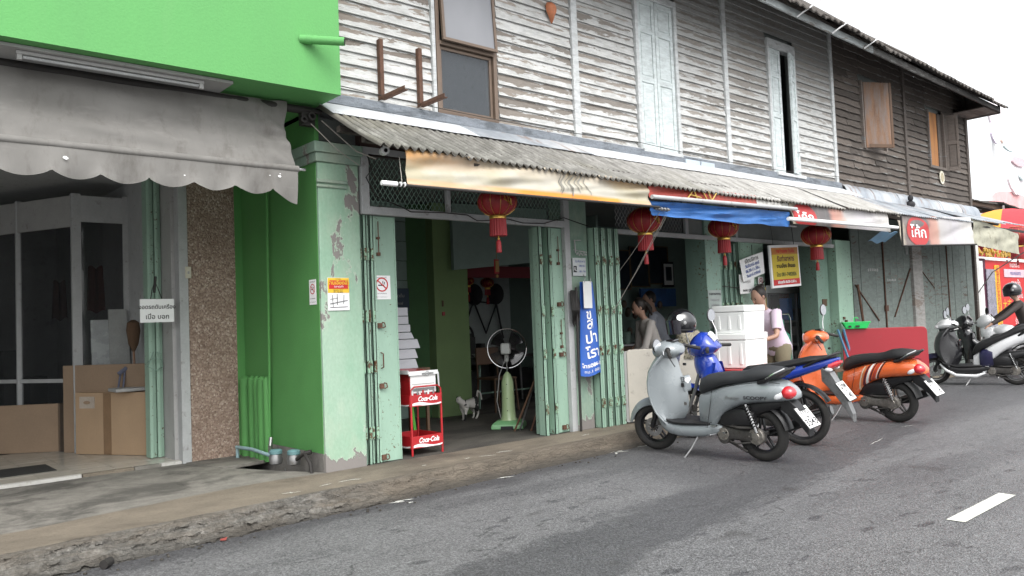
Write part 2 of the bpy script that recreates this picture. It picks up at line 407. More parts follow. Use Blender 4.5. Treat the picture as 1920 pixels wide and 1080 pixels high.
m_kerb = concrete('washed aggregate kerb', (.14, .118, .09), (.215, .182, .138), (.085, .07, .055), .52, 1.3, 70, (.6, 1, 1))
def kface():
    a = N('eroded kerb face'); v = a.pos(rnd=False); l = a.pos((.4, 1, 1.8), rnd=False); f = a.noise(v, 60, 5, .8); m = a.noise(l, 7, 6, .75, .4); b = a.noise(l, 2.2, 5, .7)
    geo = a.n('ShaderNodeNewGeometry'); sep = a.n('ShaderNodeSeparateXYZ'); a.l(geo.outputs['Position'], sep.inputs[0])
    tan = a.mix(a.ramp(m, [(.35, 0.), (.65, 1.)]), (.105, .088, .068), (.185, .155, .12)); vo = a.n('ShaderNodeTexVoronoi', feature='DISTANCE_TO_EDGE'); vo.inputs['Scale'].default_value = 17; vd = a.n('ShaderNodeVectorMath', operation='ADD'); nd = a.n('ShaderNodeTexNoise'); nd.inputs['Scale'].default_value = 9; nd.inputs['Detail'].default_value = 4; a.l(l, nd.inputs['Vector']); a.l(l, vd.inputs[0]); vs_ = a.n('ShaderNodeVectorMath', operation='SCALE'); vs_.inputs[3].default_value = .16; a.l(nd.outputs['Color'], vs_.inputs[0]); a.l(vs_.outputs[0], vd.inputs[1]); a.l(vd.outputs[0], vo.inputs['Vector'])
    vc = a.n('ShaderNodeTexVoronoi'); vc.inputs['Scale'].default_value = 17; a.l(vd.outputs[0], vc.inputs['Vector']); bw = a.n('ShaderNodeRGBToBW'); a.l(vc.outputs['Color'], bw.inputs[0])
    m2 = a.noise(v, 22, 6, .8); br = a.ramp(a.math('ADD', a.math('MULTIPLY', bw.outputs[0], .16), a.math('MULTIPLY', m2, .84)), [(.30, (.055, .05, .044)), (.45, (.125, .118, .105)), (.58, (.20, .19, .17)), (.72, (.36, .34, .31))])
    br = a.mix(a.ramp(vo.outputs['Distance'], [(.0, .45), (.03, 0.)]), br, (.05, .045, .04))
    br = a.mix(a.ramp(b, [(.44, .6), (.56, 0.)]), br, tan)
    mx = a.n('ShaderNodeMapRange'); a.l(a.math('ADD', sep.outputs[0], a.math('MULTIPLY', a.math('SUBTRACT', b, .5), 3.5)), mx.inputs[0]); mx.inputs[1].default_value = 2.9; mx.inputs[2].default_value = 3.5; mx.inputs[3].default_value = 1; mx.inputs[4].default_value = 0
    c = a.mix(mx.outputs[0], tan, br)
    lz = a.n('ShaderNodeMapRange'); a.l(a.math('ADD', sep.outputs[2], a.math('MULTIPLY', a.math('SUBTRACT', b, .5), .12)), lz.inputs[0]); lz.inputs[1].default_value = .005; lz.inputs[2].default_value = .06; lz.inputs[3].default_value = .8; lz.inputs[4].default_value = 0
    c = a.mix(lz.outputs[0], c, (.05, .045, .038))
    c = a.mix(a.ramp(f, [(.30, .7), (.44, 0.)]), c, (.03, .026, .022)); c = a.mix(a.ramp(f, [(.60, 0.), (.72, .6)]), c, (.38, .33, .26)); a.col(c); a.rough(.9); a.bump(a.math('ADD', a.math('ADD', f, m), a.math('MULTIPLY', a.ramp(vo.outputs['Distance'], [(0, 0.), (.06, 1.)]), .35)), 1., .02); return a.mat
m_kface = kface()
m_pave = concrete('trowelled cement', (.145, .138, .12), (.25, .236, .208), (.07, .066, .058), .49, 1.9, 110, (.9, 1, 1))
m_inner = concrete('dark shop floor', (.075, .07, .06), (.11, .10, .085), (.04, .037, .033), .45, 1.5, 90)
def pebble():
    a = N('pebble wash render'); v = a.pos(rnd=False)
    vo = a.n('ShaderNodeTexVoronoi'); vo.inputs['Scale'].default_value = 66; a.l(v, vo.inputs['Vector'])
    n = a.noise(v, 40, 3, .7)
    c = a.ramp(vo.outputs['Color'], [(0, (.14, .095, .075)), (.35, (.26, .185, .145)), (.7, (.38, .29, .23)), (1, (.60, .51, .43))])
    c = a.mix(a.ramp(a.noise(v, 2, 4, .6), [(.4, 0.), (.7, .4)]), c, (.17, .11, .08))
    a.col(c); a.rough(.8); a.bump(a.math('SUBTRACT', n, vo.outputs['Distance']), .8, .01); return a.mat
m_pebble = pebble()
def tile():
    a = N('floor tile glaze'); v = a.pos(); n = a.noise(v, 4, 5, .6)
    a.col(a.ramp(n, [(.3, (.42, .40, .35)), (.7, (.54, .52, .46))])); a.rough(.25); return a.mat
m_tile = tile()
def asbestos():
    a = N('weathered fibre cement sheet'); v = a.pos(rnd=False); st = a.pos((1, .3, .3), rnd=False)
    n = a.noise(st, 14, 6, .75); b = a.noise(v, 1.1, 5, .6); f = a.noise(v, 60, 4, .75)
    geo = a.n('ShaderNodeNewGeometry'); sep = a.n('ShaderNodeSeparateXYZ'); a.l(geo.outputs['Position'], sep.inputs[0])
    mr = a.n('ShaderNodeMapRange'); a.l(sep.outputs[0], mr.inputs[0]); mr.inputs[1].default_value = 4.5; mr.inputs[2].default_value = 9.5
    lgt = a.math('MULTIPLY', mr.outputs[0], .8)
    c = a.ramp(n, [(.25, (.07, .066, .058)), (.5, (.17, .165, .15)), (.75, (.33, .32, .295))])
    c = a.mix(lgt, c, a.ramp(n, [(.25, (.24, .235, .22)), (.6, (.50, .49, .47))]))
    c = a.mix(a.ramp(b, [(.5, 0.), (.68, .6)]), c, (.16, .15, .11))
    wv = a.math('COSINE', a.math('MULTIPLY', sep.outputs[0], 2 * math.pi / .078)); c = a.mix(a.ramp(a.math('ADD', wv, a.math('MULTIPLY', n, .8)), [(-.0, .95), (.75, 0.)]), c, (.05, .045, .038))
    c = a.mix(a.ramp(f, [(.62, 0.), (.72, .5)]), c, (.05, .045, .04))
    a.col(c); a.rough(.9); a.bump(a.math('ADD', f, n), .4, .006); return a.mat
m_asb = asbestos()
def canvas():
    a = N('dusty grey awning canvas'); v = a.pos(rnd=False); st = a.pos((1, 1, .35), rnd=False)
    b = a.noise(v, 1.5, 5, .6); s = a.noise(st, 7, 7, .72); f = a.noise(v, 120, 3, .6); w = a.noise(a.pos((1, 1, 3), rnd=False), 4, 5, .6)
    c = a.ramp(b, [(.3, (.135, .13, .12)), (.7, (.215, .208, .195))])
    c = a.mix(a.ramp(s, [(.52, 0.), (.74, .6)]), c, (.08, .07, .06))
    c = a.mix(a.ramp(w, [(.58, 0.), (.75, .4)]), c, (.27, .26, .245))
    a.col(c); a.rough(.85); a.bump(a.math('ADD', a.math('MULTIPLY', f, .3), s), .35, .006); return a.mat
m_canvas = canvas()
# ------------------------------------------------------------------ ground
def structure(o): o['kind'] = 'structure'; return o
g = G()
g.grid(lambda u, v: (-60 + 260 * u, -90 + 150 * v, 0), 26, 15)
structure(put(g, 'road', m_asph))
g = G(); g.add([(5.303, 2.085, .004), (5.305, 1.975, .004), (6.27, 1.995, .004), (6.277, 2.103, .004)], [(0, 1, 2, 3)])
for k in (1, 2, 3, 4, -1):
    x = 5.3 + 3.0 * k; g.add([(x, 2.085, .004), (x, 1.98, .004), (x + .97, 1.98, .004), (x + .97, 2.085, .004)], [(0, 1, 2, 3)])
structure(put(g, 'lane_marking', M('worn road paint', (.62, .62, .55), .6, var=.12, dirt=.30, dirtc=(.25, .25, .23), scale=9)))
def kedge(x): return 5.33 + .062 * (x - 1.2) + .018 * noise.noise(Vector((x * 1.7, 3, 0)))
# kerb: washed strip on top, broken nose and face
g = G(); NX = 1500; X0, X1 = -1.6, 8.6
def kp(u, j):
    x = X0 + (X1 - X0) * u; e = kedge(x)
    rough = max(0, min(1, (4.6 - x) / 1.6)); n = noise.noise(Vector((x * 5, j * 1.3, 1))); n2 = noise.noise(Vector((x * 16, j * 2.1, 5)))
    n3 = noise.noise(Vector((x * 70, j * 3.7, 9)))
    prof = [(.0, .148), (-.03, .146), (-.05, .136), (-.062, .118), (-.07, .095), (-.075, .07), (-.085, .05), (-.10, .03), (-.125, .014), (-.17, .004), (-.21, -.01)]
    y, z = prof[j]
    k = rough if 1 < j < 10 else 0
    ch = noise.noise(Vector((x * 9, j * .9, 21))); k2 = (abs(ch) ** .5) * (1 if ch > 0 else -1)
    y += (k * (.012 * n + .016 * n2 + .013 * k2) + .009 * n3 * (.5 + rough)) * (1 if j < 10 else 0); z += (.018 * n2 * k + .006 * n3) * (j > 1 and j < 10)
    if 5 <= j <= 8: y -= rough * .05; z -= 0
    return (x, e + .06 + y, z)
g.add([kp(i / NX, j) for j in range(11) for i in range(NX + 1)],
      [(j * (NX + 1) + i, j * (NX + 1) + i + 1, (j + 1) * (NX + 1) + i + 1, (j + 1) * (NX + 1) + i) for j in range(10) for i in range(NX)])
structure(put(g, 'kerb', m_kface, smooth=True))
g = G()
def ktop(u, v):
    x = X0 + (X1 - X0) * u; e = kedge(x) + .06
    back = 6.16 if x > 3.2 else max(e + .55, e + .55 + .12 * (x - 1))
    if x > 2.2 and x <= 3.2: back = back + (6.16 - back) * (x - 2.2)
    return (x, e + (back - e) * v, .148 + .003 * noise.noise(Vector((x * 3, v * 4, 2))))
g.grid(ktop, 260, 10); structure(put(g, 'kerb_walk', m_kerb, smooth=True))
# trowelled pavement before the left shop, with the meter pit cut out beside the green wall
g = G()
def strip(xa, xb, yf0, yf1, yb0, yb1, nu, nv):
    g.grid(lambda u, v: (xa + (xb - xa) * u, (yf0 + (yf1 - yf0) * u) * (1 - v) + (yb0 + (yb1 - yb0) * u) * v,
                         .143 + .004 * noise.noise(Vector((xa + (xb - xa) * u * 2, v * 3, 1)))), nu, nv)
strip(-1.6, 2.2, 5.3, 5.5, 7.82, 7.82, 30, 20); strip(2.2, 2.72, 5.5, 5.5, 7.82, 7.82, 6, 20); strip(2.72, 3.2, 5.5, 5.5, 7.25, 6.22, 6, 14)
structure(put(g, 'pavement', m_pave, smooth=True))
g = G(); g.box(2.6, 3.2, 6.15, 7.8, -.02, .0); g.add([(2.72, 7.25, .143), (3.2, 6.22, .143), (3.2, 6.22, 0), (2.72, 7.25, 0)], [(0, 1, 2, 3)])
structure(put(g, 'meter_pit', M('pit soil', (.045, .04, .035), .9, var=.4, bump=.5, scale=15)))
g = G(); g.prism([(2.60, 7.80), (3.19, 7.80), (3.19, 7.28), (2.74, 7.22)], .118, .15, 'z'); structure(put(g, 'pit_slab', m_pave, bevel=.004))
structure(bx('ground_floor_slab', m_inner, None, 3.22, 12.62, 6.16, 14.5, -.05, .145))
# white paint dashes splashed on the kerb and road
m_splash = M('white paint marks', (.60, .60, .56), .7, var=.1, dirt=.3, dirtc=(.3, .28, .25), scale=25)
g = G()
def dash(x, y, L, a, z, w=.012):
    n = 7; A = R_(a); P = []
    for i in range(n + 1):
        t = i / n; ww = w * (1 - abs(2 * t - 1) ** 2 * .7) * (.6 + random.random() * .6)
        cx = x + L * (t - .5) * math.cos(A); cy = y + L * (t - .5) * math.sin(A) + .006 * random.uniform(-1, 1)
        P.append(((cx - math.sin(A) * ww, cy + math.cos(A) * ww, z), (cx + math.sin(A) * ww, cy - math.cos(A) * ww, z)))
    g.add([p for q in P for p in q], [(2 * i, 2 * i + 1, 2 * i + 3, 2 * i + 2) for i in range(n)])
for x, y, L, a in ((2.62, 5.60, .14, -18), (2.62, 5.60, .05, 80), (2.93, 5.66, .12, 10), (3.13, 5.68, .16, 0), (3.2, 5.66, .08, -20), (4.35, 5.72, .07, 5),
                   (4.55, 5.68, .16, -25), (4.78, 5.74, .15, -5), (4.83, 5.72, .08, -30), (6.0, 5.86, .14, 8), (3.9, 5.74, .05, 0)):
    dash(x, y, L, a, .154, .008)
for x, y, L, a in ((3.33, 5.29, .12, -25), (3.37, 5.31, .08, 0), (3.45, 5.3, .07, -30), (4.5, 5.38, .16, -20), (6.05, 5.52, .25, -2), (6.1, 5.46, .15, -25), (6.0, 5.44, .1, 40), (6.15, 5.56, .2, 12), (6.6, 5.5, .35, -8),
                   (3.4, 5.2, .05, 10)):
    dash(x, y, L, a, .004, .013)
dash(8.05, 3.78, .45, 10, .004, .005); dash(9.3, 4.0, .3, -4, .004, .004)
structure(put(g, 'paint_splash', m_splash))
# ------------------------------------------------------------------ left green shophouse
lb = thing('green_shophouse', 'green painted shophouse at the left edge with a roller awning and an open tiled shop', 'building', (0, 7.8, .15))
bx('upper_wall', m_green, lb, -4, 3.2, 5.72, 9.5, 3.24, 7.5)
bx('soffit_panel', m_grey, lb, -4, 2.35, 5.82, 7.6, 3.215, 3.236, label='grey soffit panel under the green box')
bx('ceiling', m_frame, lb, -4, 2.62, 7.8, 13, 3.05, 3.2)
bx('pillar', m_pebble, lb, 2.66, 3.125, 7.80, 8.2, 0.13, 3.24, label='pillar faced with brown pebble wash')
bx('jamb', m_frame, lb, 2.575, 2.66, 7.785, 8.3, 0.13, 3.24, .004)
bx('jamb', m_grey, lb, 2.54, 2.575, 7.9, 8.35, 0.15, 3.22)
bx('side_wall', m_frame, lb, 2.56, 2.66, 8.3, 13, 0.15, 3.1)
bx('back_wall', m_frame, lb, -4, 2.7, 12.9, 13, 0.15, 3.1)
bx('side_wall', m_darkwall, lb, -4.1, -4, 7.8, 13, 0.15, 3.2)
bx('floor_base', m_inner, lb, -4, 2.56, 7.83, 13, 0.0, .158)
# side wall of the recess belongs to the wooden row but is painted green
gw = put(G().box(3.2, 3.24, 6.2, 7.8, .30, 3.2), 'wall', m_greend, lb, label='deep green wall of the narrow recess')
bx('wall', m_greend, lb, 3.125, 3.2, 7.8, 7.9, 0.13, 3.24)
bx('skirting', concrete('bare damp render', (.16, .15, .14), (.22, .21, .19), (.08, .075, .07)), lb, 3.2, 3.235, 6.2, 7.8, -.02, .297)
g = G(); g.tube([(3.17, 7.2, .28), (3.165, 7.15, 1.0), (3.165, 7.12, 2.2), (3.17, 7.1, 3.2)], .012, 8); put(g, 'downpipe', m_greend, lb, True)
tm = {}
def unit_tile():
    g = G(); g.box(0, .296, 0, .296, 0, .012); me = g.mesh('floor_tile'); me.materials.append(m_tile); return me
ut = unit_tile(); put_front = []
for j in range(7):
    for i in range(12):
        o = bpy.data.objects.new('floor_tile', ut); COL.objects.link(o); o.parent = lb
        o.location = Vector((-.98 + i * .3, 7.86 + j * .3, .158 + random.uniform(-.001, .001))) - lb.location
m_nose = M('worn white step nosing', (.50, .49, .46), .7, var=.15, dirt=.25, dirtc=(.2, .17, .13), bump=.2)
for a, b_, mt in ((-2, 1.72, m_nose), (1.73, 2.15, m_kerb), (2.155, 2.38, m_pave), (2.385, 2.57, m_nose)):
    bx('step_nosing', mt, lb, a, b_, 7.795, 7.858, .13, .172, .006)
g = G(); g.box(1.0, 1.62, 8.25, 8.75, .171, .178)
tag(put(g, 'door_mat', M('rubber mat', (.03, .03, .028), .9, bump=.5, fine=90), bevel=.003), 'dark rubber mat lying on the tiled floor at the left edge', 'mat')
# folded gate slats beside the jamb
fg = thing('folding_gate', 'narrow mint steel gate folded against the grey jamb of the tiled shop', 'gate', (2.45, 8.3, .17))
for k in range(4):
    g = G(); x = 2.40 + k * .035; g.box(x, x + .012, 8.18 + k * .02, 8.30, .18, 3.0); g.box(x, x + .03, 8.16 + (k % 2) * .03, 8.175 + (k % 2) * .03, .18, 3.0)
    put(g, 'slat', m_mint, fg)
g = G(); g.tube([(2.38, 8.14, 1.10), (2.42, 8.1, 1.14), (2.5, 8.1, 1.12), (2.52, 8.14, 1.05), (2.45, 8.1, 1.02), (2.38, 8.13, 1.06), (2.42, 8.09, 1.2), (2.5, 8.12, 1.18)], .006, 6); put(g, 'tie_wire', m_mintd, fg, True)
# inner glass room (aluminium frame)
gr = thing('glass_partition', 'aluminium framed glass partition inside the tiled shop', 'partition', (2.07, 9.6, .17))
P0, P1, P2 = Vector((2.05, 9.4, 0)), Vector((2.60, 9.4, 0)), Vector((.95, 11.6, 0))
def fr_post(p, w=.035, z0=.17, z1=2.9, mat=m_frame, nm='mullion'):
    return bx(nm, mat, gr, p.x - w, p.x + w, p.y - .03, p.y + .03, z0, z1, .003)
fr_post(P0, .045); fr_post(P1 - Vector((.05, 0, 0)), .04)
for t in (.36, .72, 1.0): fr_post(P0.lerp(P2, t), .03)
def wallseg(a, b, z0, z1, th, mat, nm):
    d = (b - a).normalized(); n = Vector((-d.y, d.x, 0)) * th; g = G()
    q = [a + n, b + n, b - n, a - n]; g.prism([(p.x, p.y) for p in q], z0, z1, 'z'); return put(g, nm, mat, gr)
wallseg(P0, P1, 2.60, 2.88, .028, m_frame, 'fascia'); wallseg(P0, P2, 2.55, 2.88, .028, m_grey, 'fascia')
wallseg(P0, P1, 1.0, 1.04, .02, m_frame, 'rail'); wallseg(P0, P2, .9, .94, .02, m_frame, 'rail')
wallseg(P0, P1, .17, 2.6, .004, m_glassd, 'pane')
for t0, t1 in ((0, .36), (.36, .72), (.72, 1)): wallseg(P0.lerp(P2, t0), P0.lerp(P2, t1), .17, 2.55, .004, m_glassd, 'pane')
# things inside the glass room
m_skin = M('brown skin', (.33, .19, .13), .55, var=.08)
g = G()
for i in range(5):
    g.box(.9 + i * .28, 1.1 + i * .28, 11.8, 12.2, .2, .9 + .35 * ((i * 7) % 4))
tag(put(g, 'stock_pile', M('dim stock', (.08, .09, .085), .7, var=.5), kind='stuff'), 'dim piles of stock behind the glass partition', 'goods')
for (x, y, z, w, h, c, l, nm, cat) in ((2.32, 9.75, 2.15, .16, .5, (.13, .045, .035), 'reddish brown cloth hanging behind the narrow glass pane', 'hanging_cloth', 'cloth'),
                                      (2.0, 9.95, 2.0, .13, .42, (.08, .045, .038), 'dull brown cloth hanging further back behind the glass', 'hanging_cloth', 'cloth')):
    g = G(); g.slab(lambda u, v: (x + (u - .5) * w * (1.2 - .3 * v), y + .02 * math.sin(u * 12), z - h * (1 - v) + .02 * math.sin(u * 9)), 10, 6, (0, .012, 0))
    tag(put(g, nm, M('hanging cloth', c, .9, var=.3), smooth=True), l, cat)
# wall switch and painted notice
sw = thing('door_bell', 'small cream bell switch on the pebble pillar', 'switch', (2.66, 7.79, 1.95))
bx('plate', M('cream plastic', (.55, .52, .42), .5), sw, 2.63, 2.685, 7.775, 7.797, 1.89, 2.0, .003); bx('button', m_grey, sw, 2.65, 2.667, 7.770, 7.776, 1.93, 1.955, .001)
nb = thing('parking_notice', 'white hand lettered board with two lines of Thai hung from the mint gate', 'sign', (2.34, 7.7, 1.58))
ang = -.03
bx('board', m_white, nb, 2.195, 2.495, 7.70, 7.712, 1.475, 1.69, .003)
g = G(); g.tube([(2.29, 7.706, 1.69), (2.31, 7.72, 1.78), (2.34, 7.74, 1.86), (2.37, 7.72, 1.76), (2.39, 7.706, 1.69)], .004, 6); g.tube([(2.33, 7.73, 1.75), (2.35, 7.75, 1.9)], .012, 6); put(g, 'hanger', m_dkiron, nb)
text('lettering', 'จอดรถดับเครื่อง', .050, plane_fn((2.345, 7.70, 1.615)), m_blk, nb, bold=.0008)
text('lettering', 'เบื่อ บอก', .060, plane_fn((2.345, 7.70, 1.525)), m_blk, nb, bold=.0008)
# cartons
def panel_box(name, corners, z0, z1, th, mat, label, cat, parent=None, extra=None):
    a, b = Vector((*corners[0], 0)), Vector((*corners[1], 0)); d = (b - a).normalized(); n = Vector((d.y, -d.x, 0)) * -th
    g = G(); g.prism([(a.x, a.y), (b.x, b.y), ((b + n).x, (b + n).y), ((a + n).x, (a + n).y)], z0, z1, 'z')
    o = put(g, name, mat, parent, bevel=.004)
    return tag(o, label, cat) if parent is None else o
ct = thing('carton', 'large brown cardboard carton with a hand hole standing on the tiles', 'box', (2.3, 8.9, .17))
panel_box('box_body', ((1.99, 9.25), (2.50, 8.38)), .172, .80, .16, m_card, '', '', ct)
g = G(); d = (Vector((2.50, 8.38, 0)) - Vector((1.99, 9.25, 0))).normalized(); c = Vector((1.99, 9.25, .70)) + d * .16; nn = Vector((d.y, -d.x, 0))
if nn.y > 0: nn = -nn
g.loft([[c + d * (.10 * su) + Vector((0, 0, .06 * sv)) + nn * o_ for su, sv in ((-1, -1), (1, -1), (1, 1), (-1, 1))] for o_ in (.001, .005)]); put(g, 'printed_label', M('label print', (.42, .36, .30), .8), ct)
g = G(); g.loft([[c + d * (.045 * math.cos(t)) + Vector((0, 0, .018 * math.sin(t))) + nn * o_ for t in [k * math.pi / 6 for k in range(12)]] for o_ in (.0052, .0075)]); put(g, 'hand_hole', m_card2, ct)
g = G(); c2 = Vector((1.99, 9.25, .486)) + d * .42
g.loft([[c2 + d * (.05 * su) + Vector((0, 0, .31 * sv)) + nn * o_ for su, sv in ((-1, -1), (1, -1), (1, 1), (-1, 1))] for o_ in (.001, .003)]); put(g, 'packing_tape', M('brown tape', (.22, .14, .08), .4), ct)
panel_box('cardboard_sheet', ((1.93, 9.5), (2.52, 8.62)), .172, 1.08, .012, m_card2, 'tall cardboard sheet standing behind the brown carton', 'cardboard')
panel_box('cardboard_sheet', ((1.35, 10.1), (1.97, 9.62)), .172, .68, .012, m_card2, 'low folded cardboard leaning left of the carton', 'cardboard')
g = G(); g.box(2.2, 2.5, 8.55, 8.85, .81, .845); tag(put(g, 'plastic_bundle', m_grey, bevel=.01), 'flat grey plastic bundle lying on top of the carton', 'bundle')
def leaning_sheet(x0, x1, y, z0, z1, mat, label, tilt=.03, nm='foam_sheet', cat='sheet'):
    g = G(); g.add([(x0, y, z0), (x1, y, z0), (x1 - tilt, y + .05, z1), (x0, y + .05, z1), (x0, y + .03, z0), (x1, y + .03, z0), (x1 - tilt, y + .08, z1), (x0, y + .08, z1)],
                   [(0, 1, 2, 3), (7, 6, 5, 4), (0, 4, 5, 1), (1, 5, 6, 2), (2, 6, 7, 3), (3, 7, 4, 0)])
    return tag(put(g, nm, mat), label, cat)
leaning_sheet(2.17, 2.40, 9.30, .9, 1.55, M('bubble wrap', (.34, .36, .36), .25), 'bubble wrapped panel leaning on the glass partition')
leaning_sheet(2.34, 2.55, 9.28, .9, 1.66, M('grey foam', (.30, .31, .30), .7), 'plain grey foam sheet leaning beside the bubble wrap')
br = thing('broom', 'wooden broom with brown bristles standing upside down behind the carton', 'broom', (2.45, 8.75, .2))
g = G(); g.tube([(2.45, 8.78, .3), (2.44, 8.8, 1.25)], .013, 8); put(g, 'handle', m_woodraw, br, True)
g = G(); g.lathe([(.012, 1.2), (.05, 1.28), (.07, 1.42), (.06, 1.5), (.02, 1.53)], (2.44, 8.8, 0), 'z', 10, caps=True); put(g, 'bristles', M('bristle', (.10, .06, .035), .95, bump=.6), br, True)
g = G(); g.tube([(2.28, 8.80, .8), (2.33, 8.85, 1.02)], .01, 6); g.tube([(2.33, 8.80, .8), (2.37, 8.85, 1.05)], .01, 6); g.tube([(2.30, 8.84, .98), (2.38, 8.84, 1.04)], .022, 6)
tag(put(g, 'folded_umbrella', M('blue grey cloth', (.12, .13, .18), .8), smooth=True), 'folded grey umbrella stuck between the carton and the sheet', 'umbrella')
# lamp tube on the soffit
lt = thing('tube_light', 'unlit fluorescent batten under the green box above the awning', 'lamp', (1.6, 6.3, 3.2))
bx('batten', m_grey, lt, .95, 2.15, 5.86, 5.90, 3.19, 3.214, .004); g = G(); g.tube([(.99, 5.88, 3.175), (2.11, 5.88, 3.175)], .011, 10); put(g, 'tube', m_frame, lt, True)
for x in (.97, 2.13): bx('lamp_holder', m_grey, lt, x - .015, x + .015, 5.865, 5.895, 3.155, 3.19)
# spout pipe out of the green wall
sp = thing('drain_spout', 'green painted drain spout sticking out of the green upper wall', 'pipe', (2.86, 5.72, 3.63))
g = G(); g.lathe([(.026, 0), (.034, 0), (.034, -.45), (.026, -.45), (.026, 0)], (0, 0, 0), 'y', 20)
sp_d = Vector((.27, -.22, -.03))
g = G(); q = Vector((2.86, 5.73, 3.635)); g.tube([q, q + sp_d], .034, 20, caps=False); g.tube([q + sp_d, q + sp_d * .2], .027, 20, 1, caps=True); put(g, 'pipe', [m_green, m_dkiron], sp, True)
g = G(); g.tube([q + sp_d * .15, q + sp_d * .26], .038, 20); put(g, 'collar', m_green, sp, True)
# ------------------------------------------------------------------ grey awning of the left shop
aw = thing('roller_awning', 'dusty grey canvas awning with scalloped valance over the tiled shop', 'awning', (2.9, 6.05, 2.6))
AX0, AX1 = -1.6, 2.90
def awn(u, v):                 # v 0 = bar, 1 = roller
    x = AX0 + (AX1 - AX0) * u
    e = max(0, (u - .90) / .10)
    sag = .02 * math.sin(v * math.pi)
    z = 2.645 + (3.215 - 2.645) * v
    y = 5.93 + .17 * v + sag + .016 * noise.noise(Vector((x * 1.0, v * 5, 0))) + .010 * noise.noise(Vector((x * 2.5 + v * 5, v * 6, 2))) * (1 + 1.5 * e) + .012 * math.sin(v * 15 + x * .5) * (.5 + .5 * noise.noise(Vector((x, 0, 4)))) + .02 * e * math.sin(x * 26 + v * 12)
    y += .02 * math.sin((x * 3 + v * 9)) * e * (1 - v)
    x -= .03 * math.sin(v * math.pi) * e
    return (x, y, z + .012 * e * math.sin(v * 8))
g = G(); g.slab(awn, 150, 26, (0, .004, 0)); put(g, 'canvas', m_canvas, aw, True)
def val(u, v):                 # scalloped valance, v 1 = bar
    x = AX0 + (AX1 - AX0) * u
    s = abs(math.sin((x - 3.0) * math.pi / .31)) ** .6
    drop = .165 + .05 * s + (.06 * max(0, (u - .955) / .045) ** 1.5)
    y = 5.925 - .01 - .018 * (1 - v) * math.sin(x * 6 + 1) + .022 * (1 - v) ** 2 * math.sin(x * math.pi * 2 / .31) + .02 * math.sin(v * math.pi) * noise.noise(Vector((x * 2, 2, 0)))
    return (x + .02 * (1 - v) * noise.noise(Vector((x * 5, 0, 3))), y, 2.63 - drop * (1 - v) + .01 * noise.noise(Vector((x * 3, v, 8))) * (1 - v))
g = G(); g.slab(val, 300, 12, (0, .003, 0)); put(g, 'valance', m_canvas, aw, True)
g = G(); g.tube([(AX0, 5.93, 2.64), (2.91, 5.93, 2.64)], .028, 14); put(g, 'bar_sleeve', m_canvas, aw, True)
g = G(); g.tube([(2.91, 5.93, 2.64), (2.97, 5.93, 2.64)], .013, 12); put(g, 'bar', m_chrome, aw, True)
g = G(); g.tube([(AX0, 6.12, 3.19), (3.06, 6.12, 3.19)], .035, 14); g.tube([(3.06, 6.12, 3.19), (3.22, 6.10, 3.19)], .025, 12); put(g, 'roller', m_dkiron, aw, True)
g = G(); g.lathe([(.02, -.012), (.035, -.012), (.035, .012), (.02, .012)], (3.11, 6.06, 3.13), 'y', 14); g.lathe([(.015, -.01), (.03, -.01), (.03, .01), (.015, .01)], (3.05, 6.08, 3.10), 'y', 12); g.box(3.04, 3.16, 6.1, 6.16, 3.06, 3.22); put(g, 'bracket', m_dkiron, aw)
g = G(); g.tube([(3.09, 6.04, 3.06), (3.30, 5.98, 2.85), (3.5, 5.98, 2.74)], .004, 5); g.tube([(3.19, 6.04, 3.10), (3.43, 5.9, 2.84), (3.56, 5.8, 2.77)], .005, 5); put(g, 'cord', m_rope, aw)
g = G()
for x, z, r in ((1.23, 2.545, .016), (2.73, 2.56, .013), (2.735, 2.58, .006), (2.0, 2.50, .006), (2.65, 2.56, .005), (.2, 2.55, .02)):
    pts = [(x + r * math.cos(t) * random.uniform(.7, 1.3), 5.885, z + r * .7 * math.sin(t) * random.uniform(.7, 1.2)) for t in [k * math.pi / 5 for k in range(10)]]
    g.add(pts, [tuple(range(10))])
put(g, 'bird_dropping', m_wht, aw)
# ------------------------------------------------------------------ water meters in the pit
g = G()
ws = thing('upright_pipe_bundle', 'green painted fat pipes standing in the recess corner by the pebble pillar', 'pipes', (3.14, 7.6, .15))
for k, (yy, r) in enumerate(((7.70, .05), (7.56, .038), (7.44, .034), (7.32, .05), (7.22, .036))):
    g = G(); n = 10
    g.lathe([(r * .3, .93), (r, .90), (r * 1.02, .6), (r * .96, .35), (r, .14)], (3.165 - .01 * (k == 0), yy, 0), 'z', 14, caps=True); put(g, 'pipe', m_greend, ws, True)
wm = thing('water_meter', 'front water meter with blue grey cap in the recess pit', 'water meter', (3.06, 6.82, .2))
def meter(t, x, y, z):
    g = G(); g.lathe([(.03, -.06), (.055, -.05), (.06, 0), (.05, .03), (.05, .035)], (x, y, z), 'z', 16, caps=True); put(g, 'body', m_steel, t, True)
    g = G(); g.lathe([(.052, .032), (.056, .036), (.056, .062), (.045, .072), (0.001, .075)], (x, y, z), 'z', 16, caps=True); put(g, 'cap', M('blue grey plastic', (.10, .20, .21), .5, dirt=.2), t, True)
meter(wm, 3.04, 6.78, .235)
g = G(); g.tube([(3.04, 7.66, .25), (3.04, 7.3, .262), (3.04, 6.84, .24)], .017, 10); g.tube([(3.04, 7.64, .25), (3.04, 7.64, .15)], .017, 10); put(g, 'inlet_pipe', M('blue pvc', (.24, .36, .38), .5, dirt=.25), wm, True)
g = G(); g.tube([(3.12, 7.05, .38), (3.10, 7.03, .30), (3.06, 6.94, .27), (3.04, 6.86, .235)], .018, 10); put(g, 'elbow_pipe', m_steel, wm, True)
wm2 = thing('water_meter', 'rear water meter with teal cap closer to the mint pillar', 'water meter', (3.1, 6.55, .2))
meter(wm2, 3.10, 6.55, .245)
